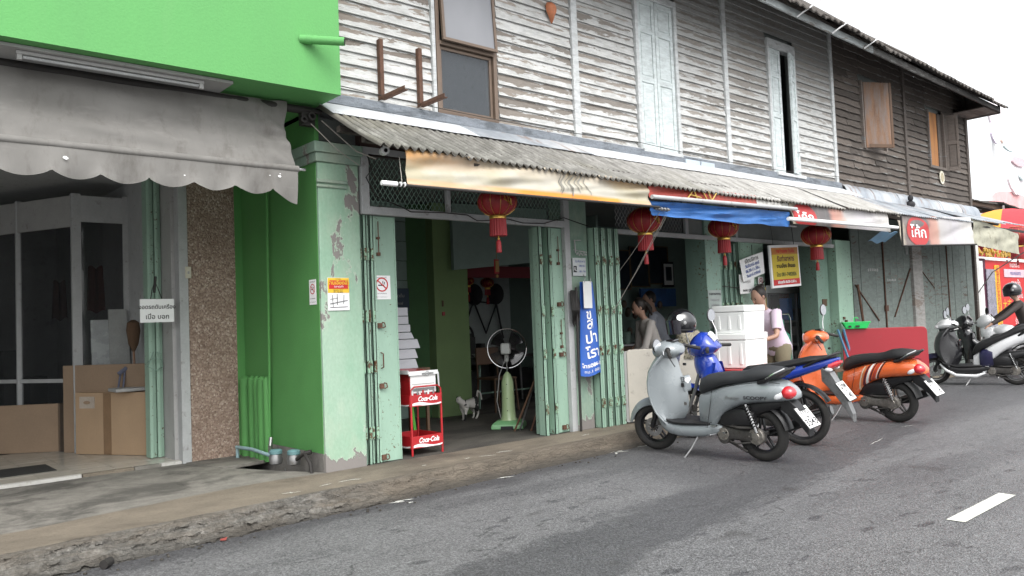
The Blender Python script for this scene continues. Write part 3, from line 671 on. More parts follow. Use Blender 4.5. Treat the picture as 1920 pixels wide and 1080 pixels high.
g = G(); g.tube([(3.10, 6.5, .24), (3.12, 6.38, .30), (3.13, 6.30, .22), (3.13, 6.26, .05)], .017, 8); g.tube([(3.12, 6.38, .3), (3.16, 6.34, .31)], .02, 8); put(g, 'outlet_pipe', m_dkiron, wm2, True)
g = G(); g.tube([(3.05, 6.62, .0), (3.04, 6.6, .16)], .006, 6); put(g, 'stake', m_steel, wm2)
# no-smoking stickers
def nosmoke(name, c, w, h, mirror_axis, label, split=False):
    t = thing(name, label, 'sticker', c)
    if mirror_axis == 'y': right, up, n = Vector((1, 0, 0)), Vector((0, 0, 1)), Vector((0, -1, 0))
    else: right, up, n = Vector((0, -1, 0)), Vector((0, 0, 1)), Vector((-1, 0, 0))
    c = Vector(c)
    def rectm(u0, u1, v0, v1, d0, d1, mat, nm):
        g = G(); g.loft([[c + right * u + up * v + n * d for u, v in ((u0, v0), (u1, v0), (u1, v1), (u0, v1))] for d in (d0, d1)]); return put(g, nm, mat, t)
    rectm(-w / 2, w / 2, -h / 2, h / 2, 0, .002, m_wht, 'sheet')
    R = w * .36; cv = h * .12
    g = G(); seg = 28
    ring = lambda r, d: [c + right * (r * math.cos(2 * math.pi * k / seg)) + up * (cv + r * math.sin(2 * math.pi * k / seg)) + n * d for k in range(seg)]
    vs = ring(R, .004) + ring(R * .82, .004); g.add(vs, [(k, (k + 1) % seg, seg + (k + 1) % seg, seg + k) for k in range(seg)])
    a = -R_(38); d1 = right * math.cos(a) + up * -math.sin(a) * 1
    d1 = (right * math.cos(R_(40)) - up * math.sin(R_(40))); d2 = (right * math.sin(R_(40)) + up * math.cos(R_(40)))
    cc = c + up * cv + n * .0045; L = R * .86; ww = R * .09
    g.add([cc - d1 * L - d2 * ww, cc + d1 * L - d2 * ww, cc + d1 * L + d2 * ww, cc - d1 * L + d2 * ww], [(0, 1, 2, 3)]); put(g, 'ban_ring', m_redink, t)
    g = G(); cc = c + up * (cv - R * .1) + n * .003
    g.add([cc + right * u * R + up * v * R for u, v in ((-.6, -.08), (.35, -.08), (.35, .08), (-.6, .08))], [(0, 1, 2, 3)])
    g.add([cc + right * u * R + up * v * R for u, v in ((.3, .12), (.42, .12), (.5, .45), (.38, .5))], [(0, 1, 2, 3)]); g.add([cc + right * u * R + up * v * R for u, v in ((.1, .2), (.2, .2), (.25, .6), (.1, .55))], [(0, 1, 2, 3)])
    put(g, 'cigarette', m_blk, t)
    fn = lambda v0: (lambda u, v: c + right * u + up * (v0 + v) + n * .003)
    text('lettering', 'เขตปลอดบุหรี่', h * .085, fn(h * .41), m_blk, t)
    text('lettering', 'NO SMOKING', h * .07, fn(-h * .26), m_blk, t); text('lettering', 'พ.ร.บ. ควบคุมยาสูบ ๒๕๖๐', h * .05, fn(-h * .40), m_blk, t)
    return t
nosmoke('no_smoking_sign', (3.83, 6.213, 1.705), .18, .215, 'y', 'white no smoking sign on the mint steel door leaf')
nosmoke('no_smoking_sign', (3.197, 6.30, 1.67), .125, .215, 'x', 'narrow no smoking sign on the deep green recess wall')
# ------------------------------------------------------------------ wooden row: pale half and dark half
ph = thing('pale_shophouse', 'old wooden shophouse with flaking white boards above and mint green shops below', 'building', (3.2, 6.2, .14))
dh = thing('dark_shophouse', 'old wooden shophouse end unit with bare dark weathered boards', 'building', (12.36, 6.2, .1))
FY = 6.2
def plank_geo(w, kind, r):
    g = G(); n = 4 if kind == 'd' else 2; rings = []
    h = PITCH + .018
    wa = [r.uniform(-1, 1) * (.010 if kind == 'd' else .0025) for _ in range(n + 1)]; wy = [r.uniform(0, 1) * (.012 if kind == 'd' else .003) for _ in range(n + 1)]
    for i in range(n + 1):
        x = w * i / n
        rings.append([Vector((x, FY - .024 - wy[i], wa[i])), Vector((x, FY - .010 - wy[i], wa[i] - .001)), Vector((x, FY + .012, h)), Vector((x, FY + .002, h))])
    g.loft(rings); return g
def planks(parent, x0, x1, z0, z1, kind, mat, split=None):
    r = random.Random(int(x0 * 100)); k = 0; cache = []
    segs = [(x0, x1)]
    if split: segs = None
    w = x1 - x0
    variants = []
    for _ in range(4 if kind == 'p' else 6):
        me = plank_geo(w, kind, r).mesh('plank'); me.materials.append(mat); variants.append(me)
    k0 = int(math.ceil((z0 - PZ0) / PITCH - 1e-3)); z = PZ0 + k0 * PITCH
    while z < z1 - .01:
        if split and r.random() < .6:
            c = w * r.uniform(.3, .7)
            parts = ((0, c), (c + .003, w))
        else: parts = ((0, w),)
        for a, b in parts:
            if len(parts) == 1: me = r.choice(variants)
            else:
                me = plank_geo(b - a, kind, r).mesh('plank'); me.materials.append(mat)
            o = bpy.data.objects.new('plank', me); COL.objects.link(o); o.parent = parent
            o.location = Vector((x0 + a, r.uniform(-.003, .002), z + (r.uniform(-.004, .004) if kind == 'd' else 0))) - parent.location
        z += PITCH
# pale upper wall bays: (x0, x1)
for a, b in ((3.17, 4.44), (5.28, 6.36), (6.47, 7.46), (8.30, 9.31), (9.41, 10.42), (11.20, 12.28)):
    planks(ph, a, b, PZ0, 5.98, 'p', m_board)
planks(ph, 7.465, 8.30, 5.37, 5.98, 'p', m_board); planks(ph, 10.42, 11.2, 5.37, 5.98, 'p', m_board)
for x, w, mt in ((4.465, .04, m_post), (6.415, .095, m_post), (9.36, .085, m_post), (12.325, .08, m_post)):
    bx('post', mt, ph, x - w / 2, x + w / 2, 6.155, 6.25, 3.37, 5.98, .006)
# dark upper wall
for a, b, z0, z1 in ((12.37, 13.28, PZ0, 5.98), (14.18, 14.95, PZ0, 5.98), (13.28, 14.18, PZ0, 4.06), (13.28, 14.18, 5.22, 5.98),
                     (15.04, 15.98, PZ0, 5.86), (15.98, 16.74, PZ0, 4.0), (15.98, 16.74, 5.12, 5.86), (16.74, 17.9, PZ0, 5.75)):
    planks(dh, a, b, z0, z1, 'd', m_dark, split=(b - a > .9))
bx('post', m_dpost, dh, 14.95, 15.04, 6.15, 6.25, 3.36, 5.98, .006); bx('post', m_dpost, dh, 17.88, 17.98, 6.15, 6.28, 0.1, 5.75, .006)
# backing behind boards, end wall
g = G()
for a, b, z0, z1 in ((3.2, 4.50, 3.3, 5.9), (5.22, 7.52, 3.3, 5.9), (8.22, 10.46, 3.3, 5.9), (11.15, 12.36, 3.3, 5.9), (4.5, 5.22, 5.36, 5.9), (7.52, 8.22, 5.36, 5.9), (10.46, 11.15, 5.36, 5.9)): g.box(a, b, 6.26, 6.30, z0, z1)
put(g, 'inner_lining', m_darkwall, ph)
g = G()
for a, b, z0, z1 in ((12.36, 13.32, 3.3, 5.8), (13.32, 14.15, 3.3, 4.1), (13.32, 14.15, 5.2, 5.8), (14.15, 16.0, 3.3, 5.7), (16.0, 16.72, 3.3, 4.02), (16.0, 16.72, 5.1, 5.7), (16.72, 17.9, 3.3, 5.6)): g.box(a, b, 6.26, 6.30, z0, z1)
put(g, 'inner_lining', m_darkwall, dh)
# end gable wall boards
r = random.Random(3)
me = None
for k in range(44):
    z = .2 + k * PITCH
    if me is None:
        gg = G(); gg.loft([[Vector((17.985, y, 0)), Vector((17.96, y, 0)), Vector((17.945, y, PITCH + .01)), Vector((17.955, y, PITCH + .01))] for y in (6.3, 8.5, 11.0)]); me = gg.mesh('plank', (0, 0, 0)); me.materials.append(m_dark)
    o = bpy.data.objects.new('plank', me); COL.objects.link(o); o.parent = dh; o.location = Vector((0, 0, z)) - dh.location
# rooms: floors, ceilings, partitions
bx('upper_floor', m_darkwall, ph, 3.24, 12.36, 6.3, 14.5, 3.0, 3.2); bx('upper_floor', m_darkwall, dh, 12.36, 17.9, 6.3, 14.5, 3.0, 3.2)
bx('back_wall', m_darkwall, ph, 3.24, 17.9, 14.4, 14.5, .1, 5.4)
bx('attic_ceiling', m_darkwall, ph, 3.0, 17.95, 6.4, 14.5, 5.37, 5.42)
bx('party_wall', m_darkwall, ph, 14.4, 14.5, 6.6, 14.4, .14, 3.0); bx('side_wall', m_darkwall, ph, 3.24, 3.34, 7.9, 14.4, .14, 5.4)
bx('party_wall', m_darkwall, ph, 12.35, 12.45, 6.35, 14.4, 3.2, 5.37)
# room behind the open window: pale wall
bx('bedroom_wall', M('pale bedroom wall', (.40, .41, .42), .8, var=.05), ph, 4.0, 7.4, 8.0, 8.1, 3.2, 5.3); bx('bedroom_wall', m_grey, ph, 5.9, 6.0, 6.4, 8.0, 3.2, 5.3)
# --- aluminium window
wf = G(); m_bronze = M('bronze window frame', (.17, .125, .095), .5, .3, var=.15, dirt=.1)
for b_ in ((4.49, 4.53), (5.20, 5.245)): wf.box(b_[0], b_[1], 6.15, 6.26, 3.365, 5.36)
wf.box(4.53, 5.20, 6.152, 6.258, 3.365, 3.41); wf.box(4.53, 5.20, 6.145, 6.26, 4.06, 4.10)
wobj = put(wf, 'window_frame', m_bronze, ph, bevel=.003)
def sash(parent, x0, x1, z0, z1, T, glassm, w=.03, nm='sash'):
    g = G(); g.T = T
    g.box(x0, x0 + w, -.02, .012, z0, z1); g.box(x1 - w, x1, -.02, .012, z0, z1); g.box(x0 + w, x1 - w, -.019, .011, z0, z0 + w); g.box(x0 + w, x1 - w, -.019, .011, z1 - w, z1)
    s = put(g, nm, m_bronze, parent, bevel=.002)
    g = G(); g.T = T; g.box(x0 + w, x1 - w, -.006, 0, z0 + w, z1 - w); put(g, 'pane', glassm, s); return s
sash(ph, 4.535, 5.195, 3.415, 4.055, Matrix.Translation((0, 6.20, 0)), m_glass)
Tt = Matrix.Translation((0, 6.165, 4.98)) @ Matrix.Rotation(R_(-3.5), 4, 'X') @ Matrix.Translation((0, 0, -4.98))
sash(ph, 4.535, 5.215, 4.09, 4.98, Tt, m_milk, nm='top_hung_sash')
wd = thing('curtain', 'dark curtain strip hanging inside the open lower window pane', 'curtain', (4.6, 6.4, 3.4))
g = G(); g.slab(lambda u, v: (4.55 + .10 * u, 6.33 + .02 * math.sin(u * 14), 3.45 + .62 * v), 14, 2, (0, .006, 0)); put(g, 'cloth', M('black curtain', (.02, .022, .025), .9), wd, True)
tf = thing('table_fan', 'small grey table fan seen through the lower window pane', 'fan', (4.98, 6.6, 3.4))
g = G()
for k in range(6):
    r_ = .012 + .018 * k; g.tube([(5.0 + r_ * math.cos(t), 6.55, 3.49 + r_ * math.sin(t)) for t in [i * math.pi / 10 for i in range(21)]], .0025, 4)
put(g, 'cage', m_steel, tf); g = G(); g.tube([(5.0, 6.57, 3.2), (5.0, 6.57, 3.48)], .015, 8); put(g, 'stand', m_grey, tf)
# --- tall louvre-less shutters (pale blue paint)
def leaf(parent, x0, x1, z0, z1, T, mat, rails=(.0, .46, .80, 1.0), nm='shutter_leaf'):
    """panelled leaf: stiles and rails proud of recessed boards"""
    w = x1 - x0; st = .055 * min(1, w / .3); g = G(); g.T = T; H = z1 - z0
    g.box(x0, x0 + st, -.018, .018, z0, z1); g.box(x1 - st, x1, -.018, .018, z0, z1)
    for k, f_ in enumerate(rails):
        zz = z0 + f_ * (H - .07); g.box(x0 + st, x1 - st, -.0165, .0165, zz, zz + .07)
    o = put(g, nm, mat, parent, bevel=.004)
    for k in range(len(rails) - 1):
        za = z0 + rails[k] * (H - .07) + .07; zb = z0 + rails[k + 1] * (H - .07)
        g = G(); g.T = T; g.box(x0 + st, x1 - st, -.004, .004, za, zb)
        mg = .022; g.box(x0 + st + mg, x1 - st - mg, -.010, -.004, za + mg, zb - mg)
        put(g, 'panel', mat, o, bevel=.003)
    return o
TY = lambda y: Matrix.Translation((0, y, 0))
g = G(); g.box(7.47, 7.52, 6.15, 6.26, 3.37, 5.36); g.box(8.235, 8.29, 6.15, 6.26, 3.37, 5.36); g.box(7.52, 8.235, 6.15, 6.26, 5.28, 5.36); g.box(7.50, 8.26, 6.12, 6.26, 3.345, 3.385); put(g, 'shutter_frame', m_post, ph, bevel=.004)
leaf(ph, 7.525, 7.865, 3.39, 5.275, TY(6.19), m_shut); leaf(ph, 7.88, 8.23, 3.39, 5.275, TY(6.195), m_shut)
g = G(); g.box(10.425, 10.475, 6.15, 6.26, 3.37, 5.36); g.box(11.14, 11.19, 6.15, 6.26, 3.37, 5.36); g.box(10.475, 11.14, 6.15, 6.26, 5.23, 5.36); g.box(10.46, 11.24, 6.10, 6.26, 3.335, 3.38); put(g, 'shutter_frame', m_post, ph, bevel=.004)
leaf(ph, 10.48, 10.78, 3.39, 5.225, TY(6.185), m_shut)
Tl = Matrix.Translation((11.15, 6.16, 0)) @ Matrix.Rotation(R_(16), 4, 'Z') @ Matrix.Translation((-11.15, 0, 0))
leaf(ph, 10.88, 11.14, 3.39, 5.20, Tl, m_shut)
g = G(); g.tube([(11.05, 6.12, 3.72), (11.25, 6.02, 3.74), (11.40, 6.08, 3.74)], .008, 6); put(g, 'stay_hook', m_steel, ph)
g = G(); g.box(10.7, 11.2, 6.9, 7.0, 3.3, 5.3); put(g, 'dark_gap_sheet', m_blk, ph)  # black sheet added behind the ajar shutter so its gap stays dark
# --- dark house shutters
g = G(); g.box(13.30, 13.34, 6.14, 6.25, 4.06, 5.22); g.box(14.12, 14.17, 6.14, 6.25, 4.06, 5.22); g.box(13.34, 14.12, 6.14, 6.25, 4.04, 4.09); put(g, 'shutter_frame', m_dpost, dh, bevel=.003)
Tc = Matrix.Translation((13.35, 6.15, 0)) @ Matrix.Rotation(R_(-27), 4, 'Z')
g = G(); g.T = Tc; g.box(0, .54, -.02, .016, 4.07, 5.19); lf = put(g, 'shutter_leaf', m_woodraw, dh, bevel=.004, label='raw orange timber shutter leaf pushed open')
g = G(); g.T = Tc; g.box(.50, .545, -.03, -.018, 4.07, 5.19); g.box(0.06, .50, -.028, -.018, 4.07, 4.13); put(g, 'batten', m_wood, lf, bevel=.003)
g = G(); g.box(13.34, 14.12, 6.22, 6.25, 4.09, 5.22); put(g, 'closed_board', m_dark, dh)
g = G(); g.box(15.98, 16.03, 6.14, 6.25, 4.0, 5.12); g.box(16.70, 16.75, 6.14, 6.25, 4.0, 5.12); g.box(16.03, 16.70, 6.14, 6.25, 4.0, 4.05); put(g, 'shutter_frame', m_dpost, dh, bevel=.003)
g = G(); g.box(16.03, 16.56, 6.22, 6.25, 4.05, 5.12); put(g, 'inner_board', m_woodor, dh, label='orange timber board inside the open window')
g = G(); g.box(16.565, 16.70, 6.20, 6.25, 4.05, 5.12); put(g, 'inner_board', m_dpost, dh)
Td = Matrix.Translation((16.78, 6.16, 0)) @ Matrix.Rotation(R_(-68), 4, 'Z')
leaf(dh, 0, .24, 4.0, 5.10, Td, m_dpost, (0, .5, 1.))
op = thing('enamel_plate', 'small oval cream plate nailed to the dark boards below the far window', 'plate', (16.5, 6.15, 3.85))
g = G(); ovp = [(16.50 + .11 * math.cos(t), 3.85 + .13 * math.sin(t)) for t in [k * math.pi / 14 for k in range(28)]]; g.prism(ovp, 6.15, 6.162, 'y'); put(g, 'plate', M('cream enamel', (.60, .57, .46), .4, dirt=.1), op)
g = G(); g.prism([(16.50 + .07 * math.cos(t), 3.85 + .085 * math.sin(t)) for t in [k * math.pi / 14 for k in range(28)]], 6.147, 6.15, 'y'); put(g, 'emblem', M('faded brown print', (.38, .33, .22), .6, var=.4, scale=60), op)
# mask hanging on wall
mk = thing('wall_mask', 'small terracotta leaf shaped ornament hung on the flaking white boards', 'ornament', (6.05, 6.15, 4.72))
g = G(); ML = [(0, .115, .0), (.055, .10, .03), (.075, .05, .045), (.06, -.01, .045), (.03, -.06, .03), (0, -.13, .0)]
pr = [(-a, b) for a, b, c in ML[::-1][:-1]] + [(a, b) for a, b, c in ML]
g.loft([[(6.05 + a * s, 6.155 - d, 4.72 + b * s) for a, b in pr] for s, d in ((1, 0), (.95, .02), (.7, .045), (.3, .06))]); m_terra = M('terracotta', (.42, .15, .07), .7, var=.3, scale=20)
put(g, 'face', m_terra, mk, True)
g = G(); g.tube([(6.05, 6.14, 4.83), (6.05, 6.16, 4.95)], .003, 5); put(g, 'string', m_dkiron, mk)
# iron L brackets
for i, (x, l) in enumerate(((3.85, 'left rusty iron bracket with its arm bolted to the flaking boards'), (4.275, 'right rusty iron bracket beside the bronze window'))):
    t = thing('iron_bracket', l, 'bracket', (x, 6.15, 3.4), 'old air conditioner brackets')
    g = G(); g.box(x - .02, x + .02, 6.12, 6.128, 3.40, 3.96); g.box(x - .02, x - .012, 6.128, 6.17, 3.40, 3.96); put(g, 'upright', m_rust, t, bevel=.002)
    g = G(); g.box(x - .018, x + .02, 5.74, 6.12, 3.395, 3.403); g.box(x - .02, x - .012, 5.74, 6.12, 3.403, 3.435); put(g, 'arm', m_rust, t, bevel=.002)
# --- flashing along the foot of the upper wall
m_zincp = metal_paint('pale sheet flashing', (.56, .58, .60), .05, .5, (.28, .19, .12)); m_band = concrete('blue grey mortar band', (.13, .15, .17), (.22, .24, .27), (.08, .09, .10), .5, 6, 60, (.5, 1, 2))
for i in range(5):
    a, b = 3.17 + i * 1.844, 3.17 + (i + 1) * 1.844; g = G(); n = 30; rings = []
    for q in range(n + 1):
        x = a + (b - a) * q / n; w = .006 * noise.noise(Vector((x * 5, 0, 2))); z = -.012 * math.sin(math.pi * (x - 3) / 9.5); rings.append([Vector((x, y + w, zz + z + w)) for y, zz in ((6.16, 3.395), (6.125, 3.375), (6.118, 3.295), (6.16, 3.28))])
    g.loft(rings); put(g, 'mortar_band', m_band, ph, True)
def flash(u, v, x0=3.17, x1=12.38):
    x = x0 + (x1 - x0) * u; n = .006 * noise.noise(Vector((x * 4, v * 3, 1))) + .004 * noise.noise(Vector((x * 13, v * 5, 4)))
    P = [(6.155, 3.385), (6.145, 3.335), (6.13, 3.29), (6.10, 3.275), (6.0, 3.225), (5.80, 3.112)]
    k = min(int(v * 5), 4); f = v * 5 - k; y = P[k][0] * (1 - f) + P[k + 1][0] * f; z = P[k][1] * (1 - f) + P[k + 1][1] * f
    return (x, y + n, z + n - .012 * math.sin(math.pi * (x - 3) / 9.5) * v)
for i in range(6):
    a, b = 3.17 + i * 1.54, 3.17 + (i + 1) * 1.54 + .01
    g = G(); g.slab(lambda u, v: Vector(flash(u, v, a, b)) + Vector((0, -.002 * (i % 2), .003 * (i % 2))), 50, 10, (0, .003, -.002)); put(g, 'flashing', m_zincp if i not in (1,) else m_zincrust, ph, True)
g = G()
for x in (8.28, 8.6): g.box(x, x + .29, 6.10, 6.135, 3.27, 3.33)
put(g, 'flashing_patch', m_zinc, ph, bevel=.003)
m_barrel = m_zincrust
for i in range(6):
    a, b = 12.38 + i * .935, 12.38 + (i + 1) * .935
    g = G(); dz = .02 * ((i * 37) % 3 - 1)
    g.slab(lambda u, v: (a + (b - a) * u, 6.155 - .13 * math.sin(v * 1.4) - .02 * v + .008 * noise.noise(Vector((u * 5 + i * 3, v * 3, 0))), 3.375 - .27 * (1 - math.cos(v * 1.5)) * .9 - .02 * v + dz * v + .01 * noise.noise(Vector((u * 6 + i, v, 4)))), 22, 8, (0, .004, 0))
    put(g, 'flashing', m_barrel, dh, True)
g = G(); g.ell((14.55, 5.98, 3.16), .09, .08, .07, 10, 6); g.ell((14.52, 5.96, 3.27), .05, .05, .06, 8, 5); tag(put(g, 'rag_bundle', m_blk, smooth=True), 'dark rag bundle stuck on the rusty flashing of the dark house', 'rag')
# --- corrugated lean-to roof over the pale half
def corr(x0, x1, y0, z0, y1, z1, pitch, amp, parent, mat, seed, sag=.02, nm='roof_sheet', th=.006):
    n = max(8, int((x1 - x0) / pitch * 8)); r = random.Random(seed); dz = r.uniform(0, .008); dy = r.uniform(-.03, .02)
    def f(u, v):
        x = x0 + (x1 - x0) * u; y = y0 + (y1 + dy - y0) * v
        z = z0 + (z1 - z0) * v + amp * math.cos(2 * math.pi * x / pitch) + dz
        z += .008 * noise.noise(Vector((x * 2, v * 2, seed))) - sag * math.sin(math.pi * v) * .3 + .004 * noise.noise(Vector((x * 9, v * 5, 2)))
        y += .008 * noise.noise(Vector((x * 23, 0, seed))) * v
        return (x, y, z)
    g = G(); g.slab(f, n, 10, (0, 0, -th)); return put(g, nm, mat, parent, True)
zl = lambda x: 2.712 - .045 * math.sin(math.pi * min(1, max(0, (x - 3.1) / 8.6))) 
for i in range(11):
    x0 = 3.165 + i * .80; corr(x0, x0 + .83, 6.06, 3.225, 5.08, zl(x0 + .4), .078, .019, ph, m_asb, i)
g = G(); g.box(3.2, 12.0, 5.36, 5.42, 2.79, 2.84); g.box(3.2, 12.0, 5.75, 5.81, 2.95, 3.0)
for k in range(1, 12): g.add([(3.3 + k * .8, 5.15, 2.69), (3.36 + k * .8, 5.15, 2.69), (3.36 + k * .8, 6.15, 3.1), (3.3 + k * .8, 6.15, 3.1), (3.3 + k * .8, 5.15, 2.64), (3.36 + k * .8, 5.15, 2.64), (3.36 + k * .8, 6.15, 3.03), (3.3 + k * .8, 6.15, 3.03)], [(0, 1, 2, 3), (7, 6, 5, 4), (0, 4, 5, 1), (1, 5, 6, 2), (2, 6, 7, 3), (3, 7, 4, 0)])
put(g, 'rafters', M('sooty rafters', (.05, .042, .035), .9, var=.3), ph, kind='stuff')
# boarded dark lintel under the lean-to
bx('lintel_board', M('dark brown lintel', (.05, .028, .022), .8, var=.3), ph, 3.62, 12.6, 6.17, 6.24, 2.90, 3.22)
# tin awning over the dark half
for i in range(4):
    x0 = 12.10 + i * 1.48; corr(x0, x0 + 1.50, 6.05, 3.16, 5.15, 2.74 + .035 * i, .076, .009, dh, m_zincrust, 20 + i, nm='roof_sheet', th=.003)
g = G(); g.box(12.1, 18.0, 5.2, 5.24, 2.72, 2.76); g.box(12.1, 18.0, 5.7, 5.74, 2.93, 2.97); put(g, 'batten', m_dkiron, dh)
# --- main roof: an old eave that slumps towards the far corner
def eave(x):
    t = max(0, (x - 8.5) / 9.5); return 5.42 + .15 * t, 5.34 - .12 * t          # y and z of the fascia foot
def roof_p(x, v):
    t = max(0, (x - 8.5) / 9.5); ey, ez = eave(x); y = ey - .14 + 3.2 * v; return y, ez + .10 + (.925 - .185 * t) * 3.2 * v
m_rooft = M('sooty roof sheet', (.085, .075, .066), .9, var=.4, scale=3, dirt=.2, dirtc=(.03, .028, .025), bump=.4)
for i in range(16):
    x0 = 3.0 + i * .95; tgt = ph if x0 < 12.2 else dh; dz = random.uniform(-.015, .025); dy = random.uniform(-.03, .03); pt = .18; g = G()
    def f(u, v, x0=x0, dz=dz, dy=dy):
        x = x0 + .98 * u; y, z = roof_p(x, v)
        return (x, y + dy * (1 - v) + .02 * noise.noise(Vector((x * 6, 0, 3))) * (1 - v), z + .018 * math.cos(2 * math.pi * x / pt) + dz + .014 * noise.noise(Vector((x * 3, y, 1))))
    g.slab(f, 40, 8, (0, .006, -.02)); put(g, 'roof_sheet', m_rooft, tgt, True)
g = G(); g.slab(lambda u, v: (3.0 + 15.2 * u, 8.4 + 3.6 * v, 8.15 - .5 * u - 2.8 * v), 4, 2, (0, 0, -.02)); put(g, 'rear_roof', m_rooft, ph)
m_fascia = paint_wood('weathered fascia board', (.36, .39, .39), (.12, .11, .10), (.24, .23, .21), .02, 0, .9)
m_fasciad = paint_wood('dark mossy fascia', (.20, .20, .19), (.05, .046, .042), (.11, .105, .10), -.08, 0, .9)
for k, (a, b, mt, tgt) in enumerate(((3.0, 6.1, m_fascia, ph), (6.1, 9.2, m_fascia, ph), (9.2, 12.3, m_fascia, ph), (12.3, 15.2, m_fasciad, dh), (15.2, 18.06, m_fasciad, dh))):
    g = G(); n = 8; rings = []
    for q in range(n + 1):
        x = a + .002 + (b - a - .004) * q / n; y, z = eave(x); w = .006 * noise.noise(Vector((x * 3, 0, 7))); y += .004 * (k % 2); rings.append([Vector((x, y + dd, z + e + w)) for dd, e in ((-.02, 0), (.01, 0), (.01, .10), (-.02, .10))])
    g.loft(rings); put(g, 'fascia', mt, tgt, bevel=.003)
for k in range(26):     # open rafters under the sheets
    x = 3.1 + k * .585; y0, z0 = eave(x); y1, z1 = roof_p(x, .36); tgt = ph if x < 12.3 else dh
    g = G(); g.add([(x + a, y, z + e) for (y, z) in ((y0 + .02, z0 + .09), (y1, z1 - .03)) for a, e in ((0, 0), (.05, 0), (.05, -.09), (0, -.09))], [(0, 1, 2, 3), (7, 6, 5, 4), (0, 4, 5, 1), (1, 5, 6, 2), (2, 6, 7, 3), (3, 7, 4, 0)]); put(g, 'rafter', m_dpost, tgt)
for j in range(5):      # boxed underside at the gable end
    y = 5.60 + j * .16; bx('soffit_board', m_dpost, dh, 17.30, 18.028, y + .003, y + .157, 5.22 + .003 * (j % 2), 5.24)
g = G(); g.prism([(5.575, 5.205), (6.75, 5.205), (6.75, 6.25), (5.60, 5.33)], 18.03, 18.058, 'x'); put(g, 'eave_end_board', m_dpost, dh)
bx('barge_board', m_fasciad, dh, 18.062, 18.10, 5.56, 8.2, 5.20, 5.37, .004)
g = G(); g.add([(18.0, 6.2, 5.26), (18.0, 11, 5.26), (18.0, 8.5, 7.7)], [(0, 1, 2)]); g.add([(17.95, 6.2, 5.26), (17.95, 11, 5.26), (17.95, 8.5, 7.7)], [(0, 2, 1)]); put(g, 'gable', m_dark, dh)
for i, x in enumerate((9.98, 10.97, 11.98)):
    g = G(); y0, z0 = eave(x); g.tube([(x, y0 - .02, z0), (x + .03, y0 - .10, z0 + .05), (x + .22, y0 - .30, z0 + .22), (x + .30, y0 - .38, z0 + .29)], .011, 6); put(g, 'gutter_strap', m_wht, ph, True)
# ------------------------------------------------------------------ ground floor of the pale house
g = G(); g.box(3.206, 3.60, 6.17, 6.62, 0.12, 2.78); put(g, 'pillar', m_mintpl, ph, bevel=.008, label='mint plaster pillar with grey peeling patches')
g = G(); g.box(3.185, 3.615, 6.15, 6.64, 2.78, 2.86); g.box(3.165, 3.63, 6.13, 6.66, 2.86, 2.95); g.box(3.19, 3.48, 6.155, 6.17, 2.56, 2.585); g.box(3.19, 3.48, 6.150, 6.17, 2.60, 2.63); put(g, 'pillar_capital', m_mintpl2, ph, bevel=.006)
g = G(); g.box(6.22, 6.50, 6.19, 6.5, 0.12, 3.0); put(g, 'wall_pier', m_mintpl2, ph, bevel=.005, label='dull mint wall pier with damp grey patches')
bx('pillar', m_mintd, ph, 8.70, 9.02, 6.18, 6.5, .1, 3.0, .006)
bx('pillar', m_mintd, ph, 11.74, 12.10, 6.30, 6.6, .05, 3.0, .006, label='dark mint pillar of the third opening'); bx('pillar', m_mint, ph, 12.12, 12.60, 6.16, 6.5, .05, 2.46, .006, label='pale mint pillar before the wooden doors')
bx('lintel', m_mintd, ph, 6.5, 12.6, 6.22, 6.30, 2.86, 3.0)
# transom frame over the first opening with expanded metal
g = G(); g.box(3.62, 3.70, 6.155, 6.21, 2.355, 2.90); g.box(3.70, 6.12, 6.15, 6.205, 2.355, 2.425); g.box(6.12, 6.20, 6.155, 6.21, .14, 2.90); g.box(3.62, 6.20, 6.16, 6.21, 2.90, 2.96); g.box(4.555, 4.60, 6.16, 6.20, 2.425, 2.90)
put(g, 'transom_frame', m_frame, ph, bevel=.003)
def expanded(name, x0, x1, z0, z1, y, mat, px=.052, pz=.075, t=.0028):
    g = G(); nz = int((z1 - z0) / pz); nx = int((x1 - x0) / px)
    for j in range(nz):
        for i in range(nx):
            cx = x0 + (i + .5) * px; cz = z0 + (j + .5) * pz; 
            for a, b in (((cx, cz - pz / 2), (cx + px / 2, cz)), ((cx + px / 2, cz), (cx, cz + pz / 2)), ((cx, cz + pz / 2), (cx - px / 2, cz)), ((cx - px / 2, cz), (cx, cz - pz / 2))):
                dx, dz = b[0] - a[0], b[1] - a[1]; L = math.hypot(dx, dz); nxn, nzn = -dz / L * t, dx / L * t
                g.add([(a[0] + nxn, y, a[1] + nzn), (a[0] - nxn, y, a[1] - nzn), (b[0] - nxn, y + .004, b[1] - nzn), (b[0] + nxn, y + .004, b[1] + nzn)], [(0, 1, 2, 3)])
    return put(g, name, mat, ph, kind='stuff')
expanded('expanded_metal', 3.70, 4.555, 2.425, 2.90, 6.185, m_mintd); expanded('expanded_metal', 4.60, 6.12, 2.425, 2.90, 6.185, m_mintd)
g = G(); g.box(6.98, 12.1, 6.17, 6.22, 2.33, 2.385); g.box(8.30, 8.36, 6.175, 6.215, 2.385, 2.86); g.box(9.4, 9.46, 6.175, 6.215, 2.385, 2.86); put(g, 'transom_frame', m_frame, ph, bevel=.003)
expanded('expanded_metal', 7.0, 8.30, 2.40, 2.86, 6.2, m_frame, .06, .08)
bx('transom_panel', m_darkwall, ph, 8.36, 12.1, 6.21, 6.225, 2.385, 2.86)
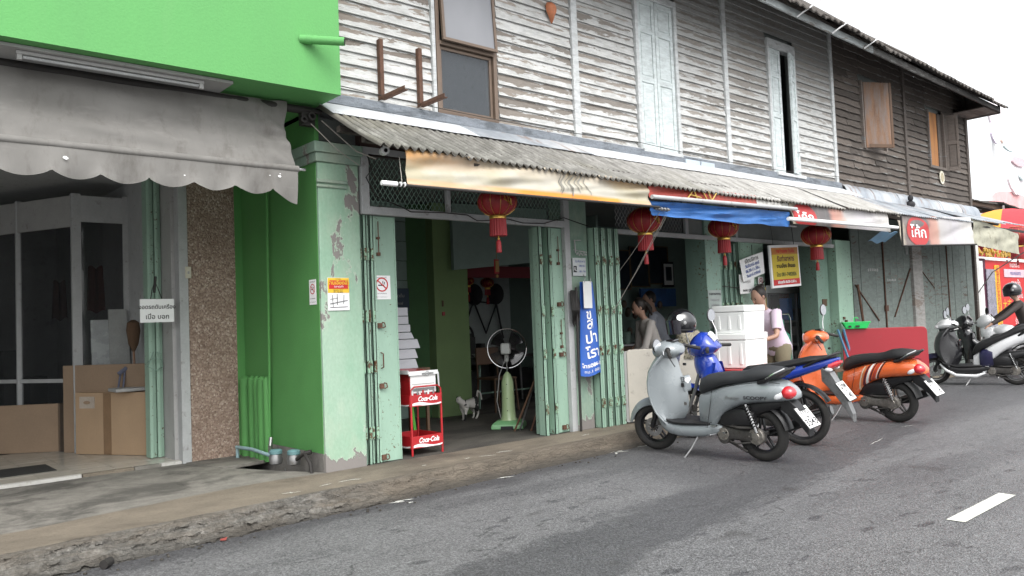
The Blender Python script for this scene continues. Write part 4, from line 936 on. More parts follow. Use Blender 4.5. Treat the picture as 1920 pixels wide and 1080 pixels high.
# wires along the transom
g = G(); pts = [(3.68, 6.14, 2.88), (3.72, 6.14, 2.75), (3.66, 6.14, 2.68), (3.75, 6.14, 2.52), (4.05, 6.14, 2.43), (4.12, 6.14, 2.40), (4.5, 6.14, 2.415), (4.78, 6.14, 2.41), (4.9, 6.14, 2.36), (5.1, 6.14, 2.375), (5.3, 6.14, 2.40), (5.5, 6.14, 2.37), (5.8, 6.14, 2.38), (6.1, 6.14, 2.46), (6.35, 6.14, 2.41), (6.6, 6.12, 2.36)]
g.tube(pts, .005, 5); put(g, 'wire', m_dkiron, ph, True)
# ---- folding steel doors: each leaf a part
def fold_door(name, label, x0, ribs, panel, z0=.15, z1=2.35, mat=m_mint, side=1, yb=6.22, group='mint folding steel doors'):
    t = thing(name, label, 'door', (x0, yb, z0), group)
    x = x0
    for k, (w, dy) in enumerate(ribs):
        g = G(); y = yb - dy
        g.box(x, x + w, y, y + .010, z0, z1); g.box(x, x + .006, y, y + .10, z0, z1); g.box(x + w - .006, x + w, y, y + .10, z0, z1)
        g.tube([(x + w * .5, y - .004, z0), (x + w * .5, y - .004, z1)], .006, 6)
        o = put(g, 'leaf', mat, t)
        for hz in (.42, 1.0, 1.45, 2.0):
            g = G(); g.box(x + w * .15, x + w * .85, y - .014, y, hz - .05, hz + .05); g.tube([(x + w * .5, y - .016, hz - .055), (x + w * .5, y - .016, hz + .055)], .008, 6); put(g, 'hinge', metal_hinge, o)
        x += w + .003
    if panel:
        w = panel; g = G(); g.box(x, x + w, yb - .005, yb + .018, z0, z1); g.box(x, x + .02, yb - .018, yb - .005, z0, z1) ; g.box(x + w - .012, x + w, yb - .012, yb + .03, z0, z1)
        t_ = put(g, 'panel', mat, t, bevel=.003)
        x += w
    return t, x
metal_hinge = metal_paint('rusty mint hinge', (.30, .48, .35), .3, .6)
def ironmongery(t, x, zs):
    for z, kind in zs:
        g = G()
        if kind == 'bolt': g.tube([(x, 6.195, z), (x, 6.195, z + .28)], .005, 6); g.box(x - .015, x + .015, 6.19, 6.215, z - .03, z); g.box(x - .012, x + .012, 6.19, 6.215, z + .12, z + .14)
        if kind == 'lock': g.box(x - .035, x + .01, 6.188, 6.215, z - .02, z + .025); g.tube([(x + .01, 6.185, z - .02), (x + .035, 6.18, z - .01), (x + .03, 6.185, z + .025), (x + .005, 6.185, z + .03)], .006, 6)
        if kind == 'pull': g.tube([(x, 6.215, z - .07), (x, 6.175, z - .06), (x, 6.175, z + .06), (x, 6.215, z + .07)], .006, 6)
        put(g, {'bolt': 'bolt', 'lock': 'lock', 'pull': 'handle'}[kind], m_rust, t)
d1, x = fold_door('folding_door', 'mint folding door at the left of the first shop with rusty locks and a no smoking sign', 3.605, ((.034, .0), (.034, .02), (.034, .0), (.034, .015)), .235)
ironmongery(d1, 3.80, ((2.02, 'bolt'), (1.36, 'lock'), (1.05, 'pull'), (.82, 'lock'), (.19, 'lock')))
d2, x = fold_door('folding_door', 'mint folding door at the right of the first shop beside the standing fan', 5.74, ((.05, .05), (.10, -.06), (.045, .03)), .235)
ironmongery(d2, 6.05, ((1.98, 'bolt'), (1.52, 'lock'), (1.08, 'bolt'), (.98, 'lock'), (.2, 'lock')))
d3, x = fold_door('folding_door', 'stack of narrow mint door folds right of the blue banner', 6.52, ((.075, .12), (.03, .0), (.075, .12), (.03, .0), (.075, .12), (.03, .0), (.075, .12)), 0, z1=2.37)
d4, x = fold_door('folding_door', 'dark mint corrugated door folds left of the pinned papers', 9.05, tuple((.055, .03 * (k % 2)) for k in range(7)), 0, z0=.1, z1=2.30, mat=m_mintd)
d5, x = fold_door('folding_door', 'pale mint door leaf carrying the pinned papers', 9.48, ((.05, .02),), .58, z0=.1, z1=2.33)
g = G(); g.tube([(9.8, 6.19, 1.9), (9.79, 6.185, 2.3)], .005, 5); g.tube([(9.0, 6.15, 1.72), (9.3, 6.14, 1.70), (9.9, 6.13, 1.75), (10.05, 6.14, 1.82)], .007, 5); put(g, 'wire', m_dkiron, d5)
bx('meter_plate', m_wood, ph, 11.86, 11.99, 6.285, 6.30, 1.42, 1.53, .003)
g = G(); g.box(12.28, 12.32, 6.13, 6.16, 1.13, 1.19); g.box(12.22, 12.27, 6.14, 6.16, 1.2, 1.24); put(g, 'lock', m_rust, ph)
m_gpost = paint_wood('grey weathered post', (.36, .35, .33), (.16, .13, .11), (.26, .22, .19), .1, 0, .9)
# ---- wooden doors of the dark unit
def plankdoor(name, label, x0, x1, n, z0=.06, z1=2.9):
    t = thing(name, label, 'door', (x0, 6.2, z0), 'grey green wooden doors')
    w = (x1 - x0) / n; me = []
    for k in range(n):
        dy = random.uniform(0, .012); g = G(); e = w * random.uniform(-.06, .06)
        g.box(x0 + k * w + .003, x0 + (k + 1) * w - .003, 6.19 - dy, 6.215, z0 + random.uniform(0, .02), z1)
        put(g, 'plank', m_doorw, t, bevel=.003)
    return t
pd = [plankdoor('plank_door', 'left leaf of the braced wooden door behind the green basket', 12.68, 13.78, 4), plankdoor('plank_door', 'right leaf of the braced wooden door under the drinks banner', 13.79, 14.88, 4),
      plankdoor('plank_door', 'grey green wooden door leaf right of the bare timber post', 15.30, 16.50, 4), plankdoor('plank_door', 'last grey green wooden door leaf beside the corner post', 16.52, 17.80, 4)]
def ironbar(t, a, b, r=.018):
    g = G(); g.tube([a, b], r, 4); put(g, 'brace', m_rust, t)
ironbar(pd[0], (12.72, 6.17, 1.75), (13.5, 6.17, 1.15), .012); ironbar(pd[1], (14.84, 6.17, 2.05), (14.1, 6.17, 1.2), .012); ironbar(pd[2], (15.35, 6.17, 2.0), (15.85, 6.17, 1.7), .008)
g = G(); g.tube([(13.78, 6.17, .1), (13.785, 6.17, 2.7)], .012, 6); g.box(13.74, 13.84, 6.15, 6.18, 1.3, 1.4); put(g, 'lock_bar', m_rust, pd[0])
g = G(); g.tube([(16.51, 6.17, .1), (16.51, 6.17, 2.7)], .012, 6); put(g, 'lock_bar', m_rust, pd[2])
def smudge(t, x0, z, w, n, hh=.03):
    g = G()
    for k in range(n):
        x = x0 + w * k / n; g.add([(x, 6.172, z + random.uniform(-.01, .01)), (x + w / n * .6, 6.172, z), (x + w / n * .55, 6.172, z + hh), (x, 6.172, z + hh * random.uniform(.6, 1))], [(0, 1, 2, 3)])
    put(g, 'chalk_mark', M('chalk', (.45, .46, .44), .9), t)
smudge(pd[0], 13.2, 1.98, .4, 6, .05); smudge(pd[1], 13.9, 1.82, .35, 6, .04); smudge(pd[1], 14.7, 2.3, .1, 2, .3)
bx('post', m_gpost, dh, 14.89, 15.29, 6.14, 6.3, .05, 3.2, .006); bx('sill', m_kerb, dh, 12.62, 17.95, 6.1, 6.5, -.02, .06, .01)
g = G(); g.tube([(12.95, 6.08, .05), (12.70, 6.12, 1.75)], .022, 5); tag(put(g, 'door_prop', m_rust), 'rusty bent prop leaning on the wooden door left edge', 'prop')
# ------------------------------------------------------------------ banners on the eave
def fab(name, label, mat, pts, th=.004, nu=70, nv=12, wav=.012, seed=0, cat='banner', wx=3.0, parent=None, foldz=0):
    """pts: TL, TR, BL, BR corners"""
    TL, TR, BL, BR = [Vector(p) for p in pts]
    def f(u, v):
        p = (TL * (1 - u) + TR * u) * (1 - v) + (BL * (1 - u) + BR * u) * v
        s = math.sin(math.pi * min(1, v * .9 + .1))
        p = p + Vector((0, -wav * 1.3 * noise.noise(Vector((u * wx + v * 2.2, v * 2, seed))) * s * 2 - wav * .5 * noise.noise(Vector((u * wx * 3 + v * 3, v * 4, seed + 7))), foldz * noise.noise(Vector((u * wx * 2, v, seed + 3))) * v))
        return p
    g = G(); g.slab(f, nu, nv, (0, th, 0)); o = put(g, name, mat, parent, True)
    if parent is None: tag(o, label, cat)
    return o, f
def banner1_mat():
    a = N('faded cream orange banner'); geo = a.n('ShaderNodeNewGeometry'); sep = a.n('ShaderNodeSeparateXYZ'); a.l(geo.outputs['Position'], sep.inputs[0])
    v = a.pos((1, 1, 2.2), rnd=False); n = a.noise(v, 1.3, 4, .55, .8); n2 = a.noise(v, 5, 5, .7); X, Z = sep.outputs[0], sep.outputs[2]
    zz = a.math('SUBTRACT', Z, a.math('ADD', a.math('MULTIPLY', a.math('SUBTRACT', X, 3.4), .0105), 2.425))       # height above the lower hem
    c = a.mix(a.ramp(n, [(.40, 0.), (.62, 1.)]), (.37, .335, .235), (.44, .42, .36))
    top = a.ramp(zz, [(.12, 0.), (.23, 1.)]); xl = a.n('ShaderNodeMapRange'); a.l(X, xl.inputs[0]); xl.inputs[1].default_value = 4.3; xl.inputs[2].default_value = 3.5; xl.inputs[3].default_value = .25; xl.inputs[4].default_value = 1
    c = a.mix(a.math('MULTIPLY', a.math('MULTIPLY', top, xl.outputs[0]), a.ramp(n2, [(.3, 1.), (.7, .6)])), c, (.42, .20, .05))
    xr = a.n('ShaderNodeMapRange'); a.l(X, xr.inputs[0]); xr.inputs[1].default_value = 5.6; xr.inputs[2].default_value = 5.9
    c = a.mix(a.math('MULTIPLY', a.math('MULTIPLY', a.ramp(zz, [(.14, 0.), (.26, 1.)]), xr.outputs[0]), .75), c, (.52, .27, .06))
    hem = a.ramp(zz, [(.035, 1.), (.06, 0.)]); gap = a.ramp(a.noise(a.pos((1, 1, .05), rnd=False), .9, 2, .5), [(.47, 1.), (.53, .3)]); c = a.mix(a.math('MULTIPLY', hem, gap), c, (.62, .24, .03))
    c = a.mix(a.math('MULTIPLY', a.ramp(zz, [(0., .8), (.012, 0.)]), .8), c, (.20, .08, .03))
    c = a.mix(a.ramp(n2, [(.60, 0.), (.78, .35)]), c, (.27, .24, .17))
    c = a.mix(a.ramp(a.noise(v, 34, 4, .7), [(.66, 0.), (.72, .55)]), c, (.16, .11, .06)); a.col(c); a.rough(.45); return a.mat
m_b1 = banner1_mat()
b1, f1 = fab('shop_banner', 'faded cream and orange vinyl banner hanging from the corrugated eave', m_b1, ((3.405, 5.13, 2.715), (6.295, 5.13, 2.705), (3.40, 5.09, 2.425), (6.30, 5.09, 2.455)), wav=.024, nu=160, nv=18, wx=4)
b1m = b1
def on_fab(f, u0, v0, W, H, off=.006):
    def fn(a, b):
        u = u0 + a / W; v = v0 - b / H; p = Vector(f(u, v)); return p + Vector((0, -off, 0))
    return fn
mg_ = M('grey print', (.24, .23, .20), .6, var=.3)
for (u0, ph_, w_, L_) in ((.565, 0, .006, .8), (.578, .5, .011, .9), (.60, 1.0, .005, .7), (.622, 1.6, .016, .95), (.650, 2.2, .007, .8), (.668, 2.7, .013, .6), (.69, 3.3, .006, .85)):
    g = G(); n = 14; vs = []
    for q in range(n + 1):
        v = .06 + L_ * .9 * q / n; uu = u0 + .010 * math.sin(v * 5 + ph_) + .006 * math.sin(v * 11); ww = w_ / 2.9 * math.sin(math.pi * (q + .5) / (n + 1)) + .0004
        for sg_ in (-1, 1): vs.append(Vector(f1(uu + sg_ * ww, min(v, .98))) + Vector((0, -.006, 0)))
    g.add(vs, [(2 * q, 2 * q + 1, 2 * q + 3, 2 * q + 2) for q in range(n)]); put(g, 'brush_stroke', mg_, b1)
g = G(); g.tube([(3.30, 5.09, 2.415), (6.42, 5.09, 2.452)], .012, 8); put(g, 'bottom_rod', m_dkiron, b1, True)
g = G(); g.tube([(3.17, 5.10, 2.42), (3.30, 5.09, 2.418)], .019, 12); g.tube([(3.325, 5.09, 2.42), (3.335, 5.09, 2.42)], .020, 10); g.tube([(3.36, 5.09, 2.42), (3.37, 5.09, 2.42)], .02, 10); put(g, 'rod_end', m_wht, b1, True)
g = G(); g.tube([(3.345, 5.09, 2.44), (3.40, 5.20, 2.66)], .003, 5); put(g, 'cord', m_rope, b1)
m_redv = M('faded red vinyl', (.34, .05, .035), .5, var=.25, dirt=.08, scale=3); m_bluev = M('blue tarpaulin', (.055, .19, .52), .5, var=.28, scale=3, dirt=.05, dirtc=(.03, .08, .2))
b2, f2 = fab('shop_banner', 'faded red vinyl banner with gold strokes above the blue tarpaulin', m_redv, ((6.30, 5.13, 2.70), (8.25, 5.13, 2.715), (6.29, 5.10, 2.54), (8.25, 5.10, 2.575)), wav=.008, nu=60)
g = G()
for a, b_ in (((6.9, 2.57), (7.02, 2.68)), ((7.02, 2.68), (7.08, 2.57)), ((6.96, 2.62), (7.14, 2.60)), ((7.28, 2.68), (7.33, 2.57)), ((7.33, 2.57), (7.42, 2.67)), ((7.18, 2.67), (7.25, 2.58))):
    g.tube([(a[0], 5.095, a[1]), (b_[0], 5.09, b_[1])], .008, 5)
put(g, 'gold_stroke', M('dull gold print', (.50, .33, .08), .6), b2)
b2b, _ = fab('shop_banner', 'short white vinyl strip at the right end of the red banner', M('off white vinyl', (.50, .49, .46), .5, dirt=.2), ((8.25, 5.13, 2.715), (8.95, 5.13, 2.72), (8.25, 5.10, 2.575), (8.95, 5.10, 2.59)), wav=.006, nu=20)
def poleobj(label, a, b, r, mat=m_frame, name='blind_pole'):
    g = G(); g.tube([a, b], r, 12); return tag(put(g, name, mat, smooth=True), label, 'pole')
poleobj('long grey pole along the foot of the red banner', (6.29, 5.07, 2.545), (9.05, 5.07, 2.60), .022)
poleobj('white pole along the foot of the dark drinks banner', (8.78, 5.03, 2.46), (11.75, 5.03, 2.50), .024, m_white)
b3, _ = fab('blue_tarpaulin', 'blue tarpaulin sagging below the red banner', m_bluev, ((6.33, 5.14, 2.52), (9.0, 5.14, 2.57), (6.40, 5.16, 2.375), (9.05, 5.16, 2.385)), wav=.03, nu=70, nv=12, cat='tarpaulin', foldz=.02)
g = G(); g.tube([(9.0, 5.15, 2.40), (9.16, 5.15, 2.402)], .014, 8); g.tube([(6.38, 5.12, 2.44), (6.62, 5.12, 2.44)], .014, 8)
for k in range(4): g.lathe([(.02, -.006), (.026, 0), (.02, .006)], (6.43 + k * .05, 5.12, 2.44), 'x', 10)
put(g, 'rod_end', m_steel, b3, True)
def coke_mat(name, x0, x1):
    a = N(name); geo = a.n('ShaderNodeNewGeometry'); sep = a.n('ShaderNodeSeparateXYZ'); a.l(geo.outputs['Position'], sep.inputs[0])
    t = a.n('ShaderNodeMapRange'); a.l(sep.outputs[0], t.inputs[0]); t.inputs[1].default_value = x0; t.inputs[2].default_value = x1
    v = a.pos((1, 1, 1.5), rnd=False); n = a.noise(v, 3, 5, .65)
    tt = a.math('ADD', t.outputs[0], a.math('MULTIPLY', a.math('SUBTRACT', n, .5), .10))
    c = a.ramp(tt, [(0, (.50, .44, .34)), (.06, (.14, .11, .10)), (.34, (.09, .085, .085)), (.39, (.38, .19, .15)), (.47, (.42, .25, .20)), (.52, (.40, .38, .37)), (.72, (.42, .40, .42)), (1, (.52, .50, .47))])
    c = a.mix(a.ramp(a.noise(a.pos((1, 1, .3), rnd=False), 5, 5, .7), [(.5, 0.), (.75, .45)]), c, (.30, .29, .26))
    a.col(c); a.rough(.5); return a.mat
def drinks(name, label, x0, x1, zt0, zt1, zb0, zb1, y, seed, cx, cz, rr, ex=1.7):
    o, f = fab(name, label, coke_mat('drinks print %d' % seed, x0, x1), ((x0, y + .03, zt0), (x1, y + .03, zt1), (x0, y - .01, zb0), (x1, y - .01, zb1)), wav=.012, nu=60, seed=seed)
    g = G(); n = 28; H = ((zt0 - zb0) + (zt1 - zb1)) / 2
    def onf(x, z, off):
        u = (x - x0) / (x1 - x0); zt = zt0 + (zt1 - zt0) * u; zb = zb0 + (zb1 - zb0) * u; v = min(1, max(0, (zt - z) / (zt - zb))); p = Vector(f(u, v)); p.y -= off; return p
    ring = [onf(cx + ex * rr * math.cos(2 * math.pi * k / n), cz + rr * .95 * math.sin(2 * math.pi * k / n), .006) for k in range(n)]
    g.add(ring + [onf(cx, cz, .007)], [(k, (k + 1) % n, n) for k in range(n)]); put(g, 'red_disc', M('red disc print', (.42, .03, .03), .5), o)
    text('lettering', 'โค้ก', rr * .95, lambda u, v: onf(cx + u * ex, cz + v - rr * .1, .012), m_wht, o, bold=.003)
    return o, onf
b4, _ = drinks('drinks_banner', 'dark drinks banner with a red disc behind the white pole', 9.0, 11.66, 2.70, 2.715, 2.42, 2.44, 5.10, 1, 9.30, 2.53, .17)
text('lettering', 'สาขา 2 ตลาด', .05, lambda u, v: (11.25 + u, 5.08, 2.60 + v), m_grey, b4)
b5, onf5 = drinks('drinks_banner', 'drinks banner with a round red emblem nearest the house corner', 12.15, 15.02, 2.72, 2.86, 2.27, 2.40, 5.16, 2, 12.78, 2.51, .24)
g = G(); g.tube([(12.13, 5.13, 2.26), (15.05, 5.13, 2.385)], .013, 8); g.tube([(12.13, 5.13, 2.26), (12.13, 5.13, 2.72)], .015, 6); put(g, 'frame_rod', m_dkiron, b5)
m_dirtyv = M('dirty olive vinyl', (.36, .35, .27), .6, var=.3, dirt=.25, scale=4, dirtc=(.10, .09, .06))
b6, _ = fab('plain_vinyl_sheet', 'dirty plain vinyl sheet hanging beyond the drinks banner at the corner', m_dirtyv, ((15.06, 5.18, 2.85), (17.35, 5.18, 2.68), (15.06, 5.16, 2.38), (17.30, 5.16, 2.28)), wav=.03, nu=40, cat='sheet')
g = G(); g.slab(lambda u, v: (11.6 + .55 * u, 5.2 + .2 * v, 2.46 - .13 * v + .02 * math.sin(u * 9)), 8, 3, (0, 0, .004)); tag(put(g, 'blue_tarpaulin', M('pale blue tarp', (.20, .36, .52), .6), smooth=True), 'small pale blue tarpaulin end under the dark drinks banner', 'tarpaulin')
# ropes from the eave to the door folds
rp = thing('blind_ropes', 'pale ropes slanting from the eave down to the stack of mint door folds', 'ropes', (6.7, 5.8, 1.8))
for a, b_ in (((6.55, 5.12, 2.38), (6.62, 6.05, 1.30)), ((6.58, 5.12, 2.38), (6.72, 6.05, 1.42)), ((6.46, 5.12, 2.40), (6.60, 6.05, 1.66))):
    g = G(); g.tube([a, ((a[0] + b_[0]) / 2, (a[1] + b_[1]) / 2, (a[2] + b_[2]) / 2 - .02), b_], .003, 5); put(g, 'rope', m_rope, rp)
# ------------------------------------------------------------------ red lanterns
def lantern(label, x, y, zc, rx, group='red festival lanterns under the eave', first=None):
    t = thing('red_lantern', label, 'lantern', (x, y, zc), group)
    g = G(); rz = rx * .74; n = 36; rings = []
    for j in range(15):
        a = math.pi * (.12 + .76 * j / 14); r = math.sin(a) * rx; rings.append([Vector((x + r * (1 + (.02 if k % 3 else -.035)) * math.cos(2 * math.pi * k / n), y + r * (1 + (.02 if k % 3 else -.035)) * math.sin(2 * math.pi * k / n), zc - rz * math.cos(a))) for k in range(n)])
    g.loft(rings); put(g, 'globe', m_redcloth, t, True)
    zb = zc - rz * math.cos(math.pi * .12)
    g = G()
    for k in range(12):
        a0 = 2 * math.pi * k / 12; g.tube([(x + (rx * 1.02 * math.sin(b_)) * math.cos(a0), y + (rx * 1.02 * math.sin(b_)) * math.sin(a0), zc - rz * 1.02 * math.cos(b_)) for b_ in [math.pi * (.12 + .76 * q / 8) for q in range(9)]], .0018, 4)
    g.lathe([(rx * .42, zb - .004), (rx * .44, zb - .012), (rx * .44, zb - .03), (rx * .41, zb - .034)], (x, y, 0), 'z', 20, caps=True); g.lathe([(rx * .4, zc + rz * .93), (rx * .42, zc + rz * .97), (rx * .3, zc + rz)], (x, y, 0), 'z', 20, caps=True)
    for q in range(5):   # gold brush mark on the globe
        a0 = -math.pi * .62 + q * .1; a1 = a0 + .08 * (-1) ** q
        P = lambda az, el: (x + rx * 1.03 * math.cos(el) * math.cos(az), y + rx * 1.03 * math.cos(el) * math.sin(az), zc + rz * 1.03 * math.sin(el))
        g.tube([P(a0, .45 - .1 * q), P(a1, .1 - .12 * q), P(a0 + .15, -.1 - .05 * q)], .004, 4)
    put(g, 'gilt_trim', m_gold, t, True)
    g = G(); m = 40; R0 = rx * .41
    g.loft([[Vector((x + (R0 * s + (.003 if k % 2 else -.003)) * math.cos(2 * math.pi * k / m), y + (R0 * s + (.003 if k % 2 else -.003)) * math.sin(2 * math.pi * k / m), zb - .034 - h)) for k in range(m)] for s, h in ((.98, 0), (1, .04), (1.06, rx * .8), (1.04, rx * .86))])
    put(g, 'fringe', m_redcloth, t, True)
    zf = zb - .034 - rx * .86
    g = G(); g.tube([(x, y, zf + .02), (x, y, zf - .02)], .006, 6); g.ell((x, y, zf - .025), .013, .013, .012, 8, 6); put(g, 'bead', m_gold, t, True)
    g = G(); g.lathe([(.008, zf - .03), (.022, zf - .05), (.026, zf - .14), (.024, zf - .15)], (x, y, 0), 'z', 12, caps=True); put(g, 'tassel', m_redcloth, t, True)
    g = G(); g.tube([(x, y, zc + rz), (x, y, 2.85)], .003, 5); put(g, 'cord', m_dkiron, t)
lantern('nearest red lantern with long fringe in front of the first transom', 4.67, 5.55, 2.445, .18)
lantern('second red lantern left of the blue tarpaulin over the second shop', 6.80, 5.6, 2.40, .19)
lantern('third red lantern half hidden behind the blue tarpaulin', 8.27, 5.6, 2.40, .18)
lantern('farthest red lantern above the yellow framed menu', 10.48, 5.6, 2.40, .20)
# camera
cc = thing('security_camera', 'white bullet camera under the eave at the left end of the banner', 'camera', (3.6, 5.75, 2.85))
g = G(); q = Vector((3.60, 5.72, 2.83)); dd = Vector((-.35, -.9, -.12)).normalized(); g.tube([q - dd * .10, q - dd * .09, q + dd * .03, q + dd * .032], [.03, .036, .036, .034], 18); put(g, 'housing', m_white, cc, True)
g = G(); g.tube([q + dd * .025, q + dd * .036], .030, 18, 0); put(g, 'lens_ring', m_white, cc, True); g = G(); g.tube([q + dd * .03, q + dd * .040], .017, 14, 0); put(g, 'lens', m_blackg, cc, True)
g = G(); g.tube([q - dd * .05, q + Vector((.02, .04, .06))], .012, 8); put(g, 'bracket', m_white, cc)
# yellow calendar sheet
ys = thing('shop_poster', 'red and yellow shop notice with a small street map on the peeling mint pillar', 'poster', (3.365, 6.167, 1.64))
bx('sheet', m_wht, ys, 3.262, 3.468, 6.160, 6.1635, 1.505, 1.785); bx('yellow_field', m_yel, ys, 3.264, 3.466, 6.157, 6.1595, 1.655, 1.783); bx('red_field', m_redink, ys, 3.275, 3.455, 6.154, 6.1565, 1.69, 1.762)
pf = lambda x, z, d=6.152: plane_fn((x, d, z), off=0)
text('lettering', 'ร้านเอียดฮั้ว', .045, pf(3.365, 1.74), m_yel, ys, bold=.0008); text('lettering', 'ตลาดเก่า', .026, pf(3.365, 1.708), m_wht, ys); text('lettering', 'ข้าวต้มโจ๊ก', .013, pf(3.365, 1.772, 6.155), m_blk, ys)
text('lettering', '084-851 2717', .016, pf(3.36, 1.677, 6.155), m_blk, ys); text('lettering', '081-748 2826', .016, pf(3.36, 1.662, 6.155), m_blk, ys)
g = G()
for a, b_, w in (((3.28, 1.56), (3.45, 1.59), .005), ((3.31, 1.53), (3.305, 1.64), .004), ((3.35, 1.55), (3.35, 1.645), .004), ((3.41, 1.56), (3.415, 1.64), .004), ((3.28, 1.53), (3.45, 1.535), .004), ((3.28, 1.60), (3.36, 1.61), .003)):
    dx, dz = b_[0] - a[0], b_[1] - a[1]; L = math.hypot(dx, dz); nx, nz = -dz / L * w, dx / L * w
    g.add([(a[0] + nx, 6.157, a[1] + nz), (a[0] - nx, 6.157, a[1] - nz), (b_[0] - nx, 6.157, b_[1] - nz), (b_[0] + nx, 6.157, b_[1] + nz)], [(0, 1, 2, 3)])
put(g, 'street_map', m_steel, ys)
# small sign with phone, blue banner on the pier
sg = thing('phone_sign', 'small white sign with a telephone symbol above the blue banner', 'sign', (6.33, 6.18, 1.93))
bx('board', M('pale sign board', (.52, .55, .55), .6), sg, 6.235, 6.44, 6.165, 6.18, 1.83, 2.03, .003); text('lettering', 'รับสั่งอาหาร', .034, pf(6.35, 1.99, 6.163), m_blueink, sg); text('lettering', '084 851', .03, pf(6.38, 1.94, 6.163), m_blueink, sg); text('lettering', '081 748', .03, pf(6.38, 1.88, 6.163), m_blueink, sg)
bx('phone_symbol', m_blk, sg, 6.245, 6.29, 6.161, 6.164, 1.87, 1.94)
g = G(); g.tube([(6.258, 6.158, 1.925), (6.255, 6.158, 1.90), (6.277, 6.158, 1.885)], .005, 5); put(g, 'handset', m_wht, sg)
g = G(); g.tube([(6.26, 6.17, 2.12), (6.30, 6.12, 2.10), (6.42, 6.12, 2.09)], .006, 5)
for k in range(9): g.ell((6.27 + .018 * k, 6.13, 2.07 + .012 * math.sin(k * 2.3)), .010, .008, .012, 6, 4)
g.tube([(6.27, 6.16, 2.22), (6.27, 6.15, 2.08)], .008, 5); g.tube([(6.25, 6.15, 2.22), (6.36, 6.15, 2.225)], .006, 5); tag(put(g, 'key_rack', m_grey), 'white wire trinkets hanging on the pier above the phone sign', 'ornament')
m_ban = M('blue banner vinyl', (.02, .10, .42), .5, var=.12)
bb = thing('blue_banner', 'narrow blue cloth banner with white Thai letters hung on the mint pier', 'banner', (6.33, 6.1, 1.2))
def bf(u, v): # u 0..1, v 0 top..1
    w = .145 + .10 * v ** 1.2; cx = 6.345 + .03 * v
    return Vector((cx + (u - .5) * w * 1.25, 6.09 - .03 * v + .035 * math.sin(u * 5 + v * 2) * (.4 + v), 1.76 - 1.02 * v + .02 * u * v - .015 * math.sin(u * 7) * v))
g = G(); g.slab(bf, 26, 40, (0, .003, 0)); put(g, 'cloth', m_ban, bb, True)
def bl(v0, W=.22):
    return lambda a, b: bf(.5 + a / (W + .03), v0 - b / 1.02) + Vector((0, -.005, 0))
for tx, v0, s_ in (('ข', .36, .15), ('ส', .46, .17), ('ปา', .61, .17), ('โรา', .77, .15)): text('lettering', tx, s_, bl(v0), m_wht, bb, bold=.003, sx=.75)
text('lettering', 'โทร086-378', .055, bl(.895), m_wht, bb, bold=.0015, sx=.85); text('lettering', 'กม.1 000 ม.1', .042, bl(.955), m_wht, bb, sx=.85)
bx('card', m_paper, bb, 6.27, 6.40, 6.055, 6.062, 1.47, 1.765, .002)
g = G()
for x in (6.29, 6.38): g.tube([(x, 6.055, 1.75), (x + .005, 6.05, 1.80), (x + .012, 6.08, 1.84)], .004, 5)
put(g, 'hook', m_steel, bb); g = G(); g.tube([(6.20, 6.10, 1.70), (6.185, 6.10, .15)], .014, 8); put(g, 'pole', m_dkiron, bb, True)
g = G()
for k in range(9): g.tube([(6.13 + .012 * k, 6.12 - .006 * (k % 3), 1.66), (6.11 + .013 * k, 6.08, 1.45), (6.13 + .01 * k, 6.1, 1.32 - .02 * (k % 3)), (6.16 + .012 * k, 6.1, 1.5), (6.15 + .01 * k, 6.13, 1.67)], .006, 5)
tag(put(g, 'cable_coil', m_dkiron, smooth=True), 'dark coil of cable hanging between the white frame and the blue banner', 'cable')
# pinned papers
def paper(name, label, c, w, h, rz, lines, cat='paper', mat=m_paper, curl=.03):
    C_ = Vector(c); rot = Matrix.Rotation(R_(rz), 3, 'Y')
    def f(a, b): return C_ + rot @ Vector((a, -.03 * math.sin(a * 9 / w) * 0 - curl * (a / w + .5) ** 2 * (1 + b / h), b))
    g = G(); g.slab(lambda u, v: f((u - .5) * w, (v - .5) * h), 10, 10, (0, .002, 0)); o = put(g, name, mat, None, True); tag(o, label, cat)
    for tx, v0, s_, mt in lines: text('lettering', tx, s_, lambda a, b: f(a, b + v0) + Vector((0, -.004, 0)), mt, o, bold=.001)
    return o
paper('notice_paper', 'tilted white paper with four handwritten lines pinned to the mint door leaf', (9.60, 6.08, 1.98), .52, .30, -14, (('เปิดบริการ', .10, .075, m_blk), ('วันจันทร์-ศุกร์', .03, .06, m_blueink), ('06.30-11.30น.', -.035, .06, m_blueink), ('วันเสาร์-อาทิตย์', -.10, .055, m_blueink)))
paper('notice_paper', 'plain white paper hanging below the tilted handwritten paper', (9.50, 6.12, 1.75), .30, .26, -3, (('ขอบคุณ', .03, .05, m_steel), ('BANK QR', -.09, .04, m_blk)))
nosmoke('no_smoking_sign', (9.97, 6.185, 1.77), .13, .17, 'y', 'small pinkish no smoking sign beside the pinned papers')
paper('price_list', 'pale printed price list stuck on the dark mint pillar of the second shop', (8.84, 6.17, 1.42), .28, .50, 0, (('รายการอาหาร', .20, .045, m_blk), ('ข้าวแกง 40', .12, .04, m_steel), ('ข้าวต้ม 35', .05, .04, m_steel), ('กาแฟ 20', -.02, .04, m_steel), ('ชาเย็น 20', -.09, .04, m_steel)), cat='notice', mat=M('grey green paper', (.30, .34, .32), .8), curl=.003)
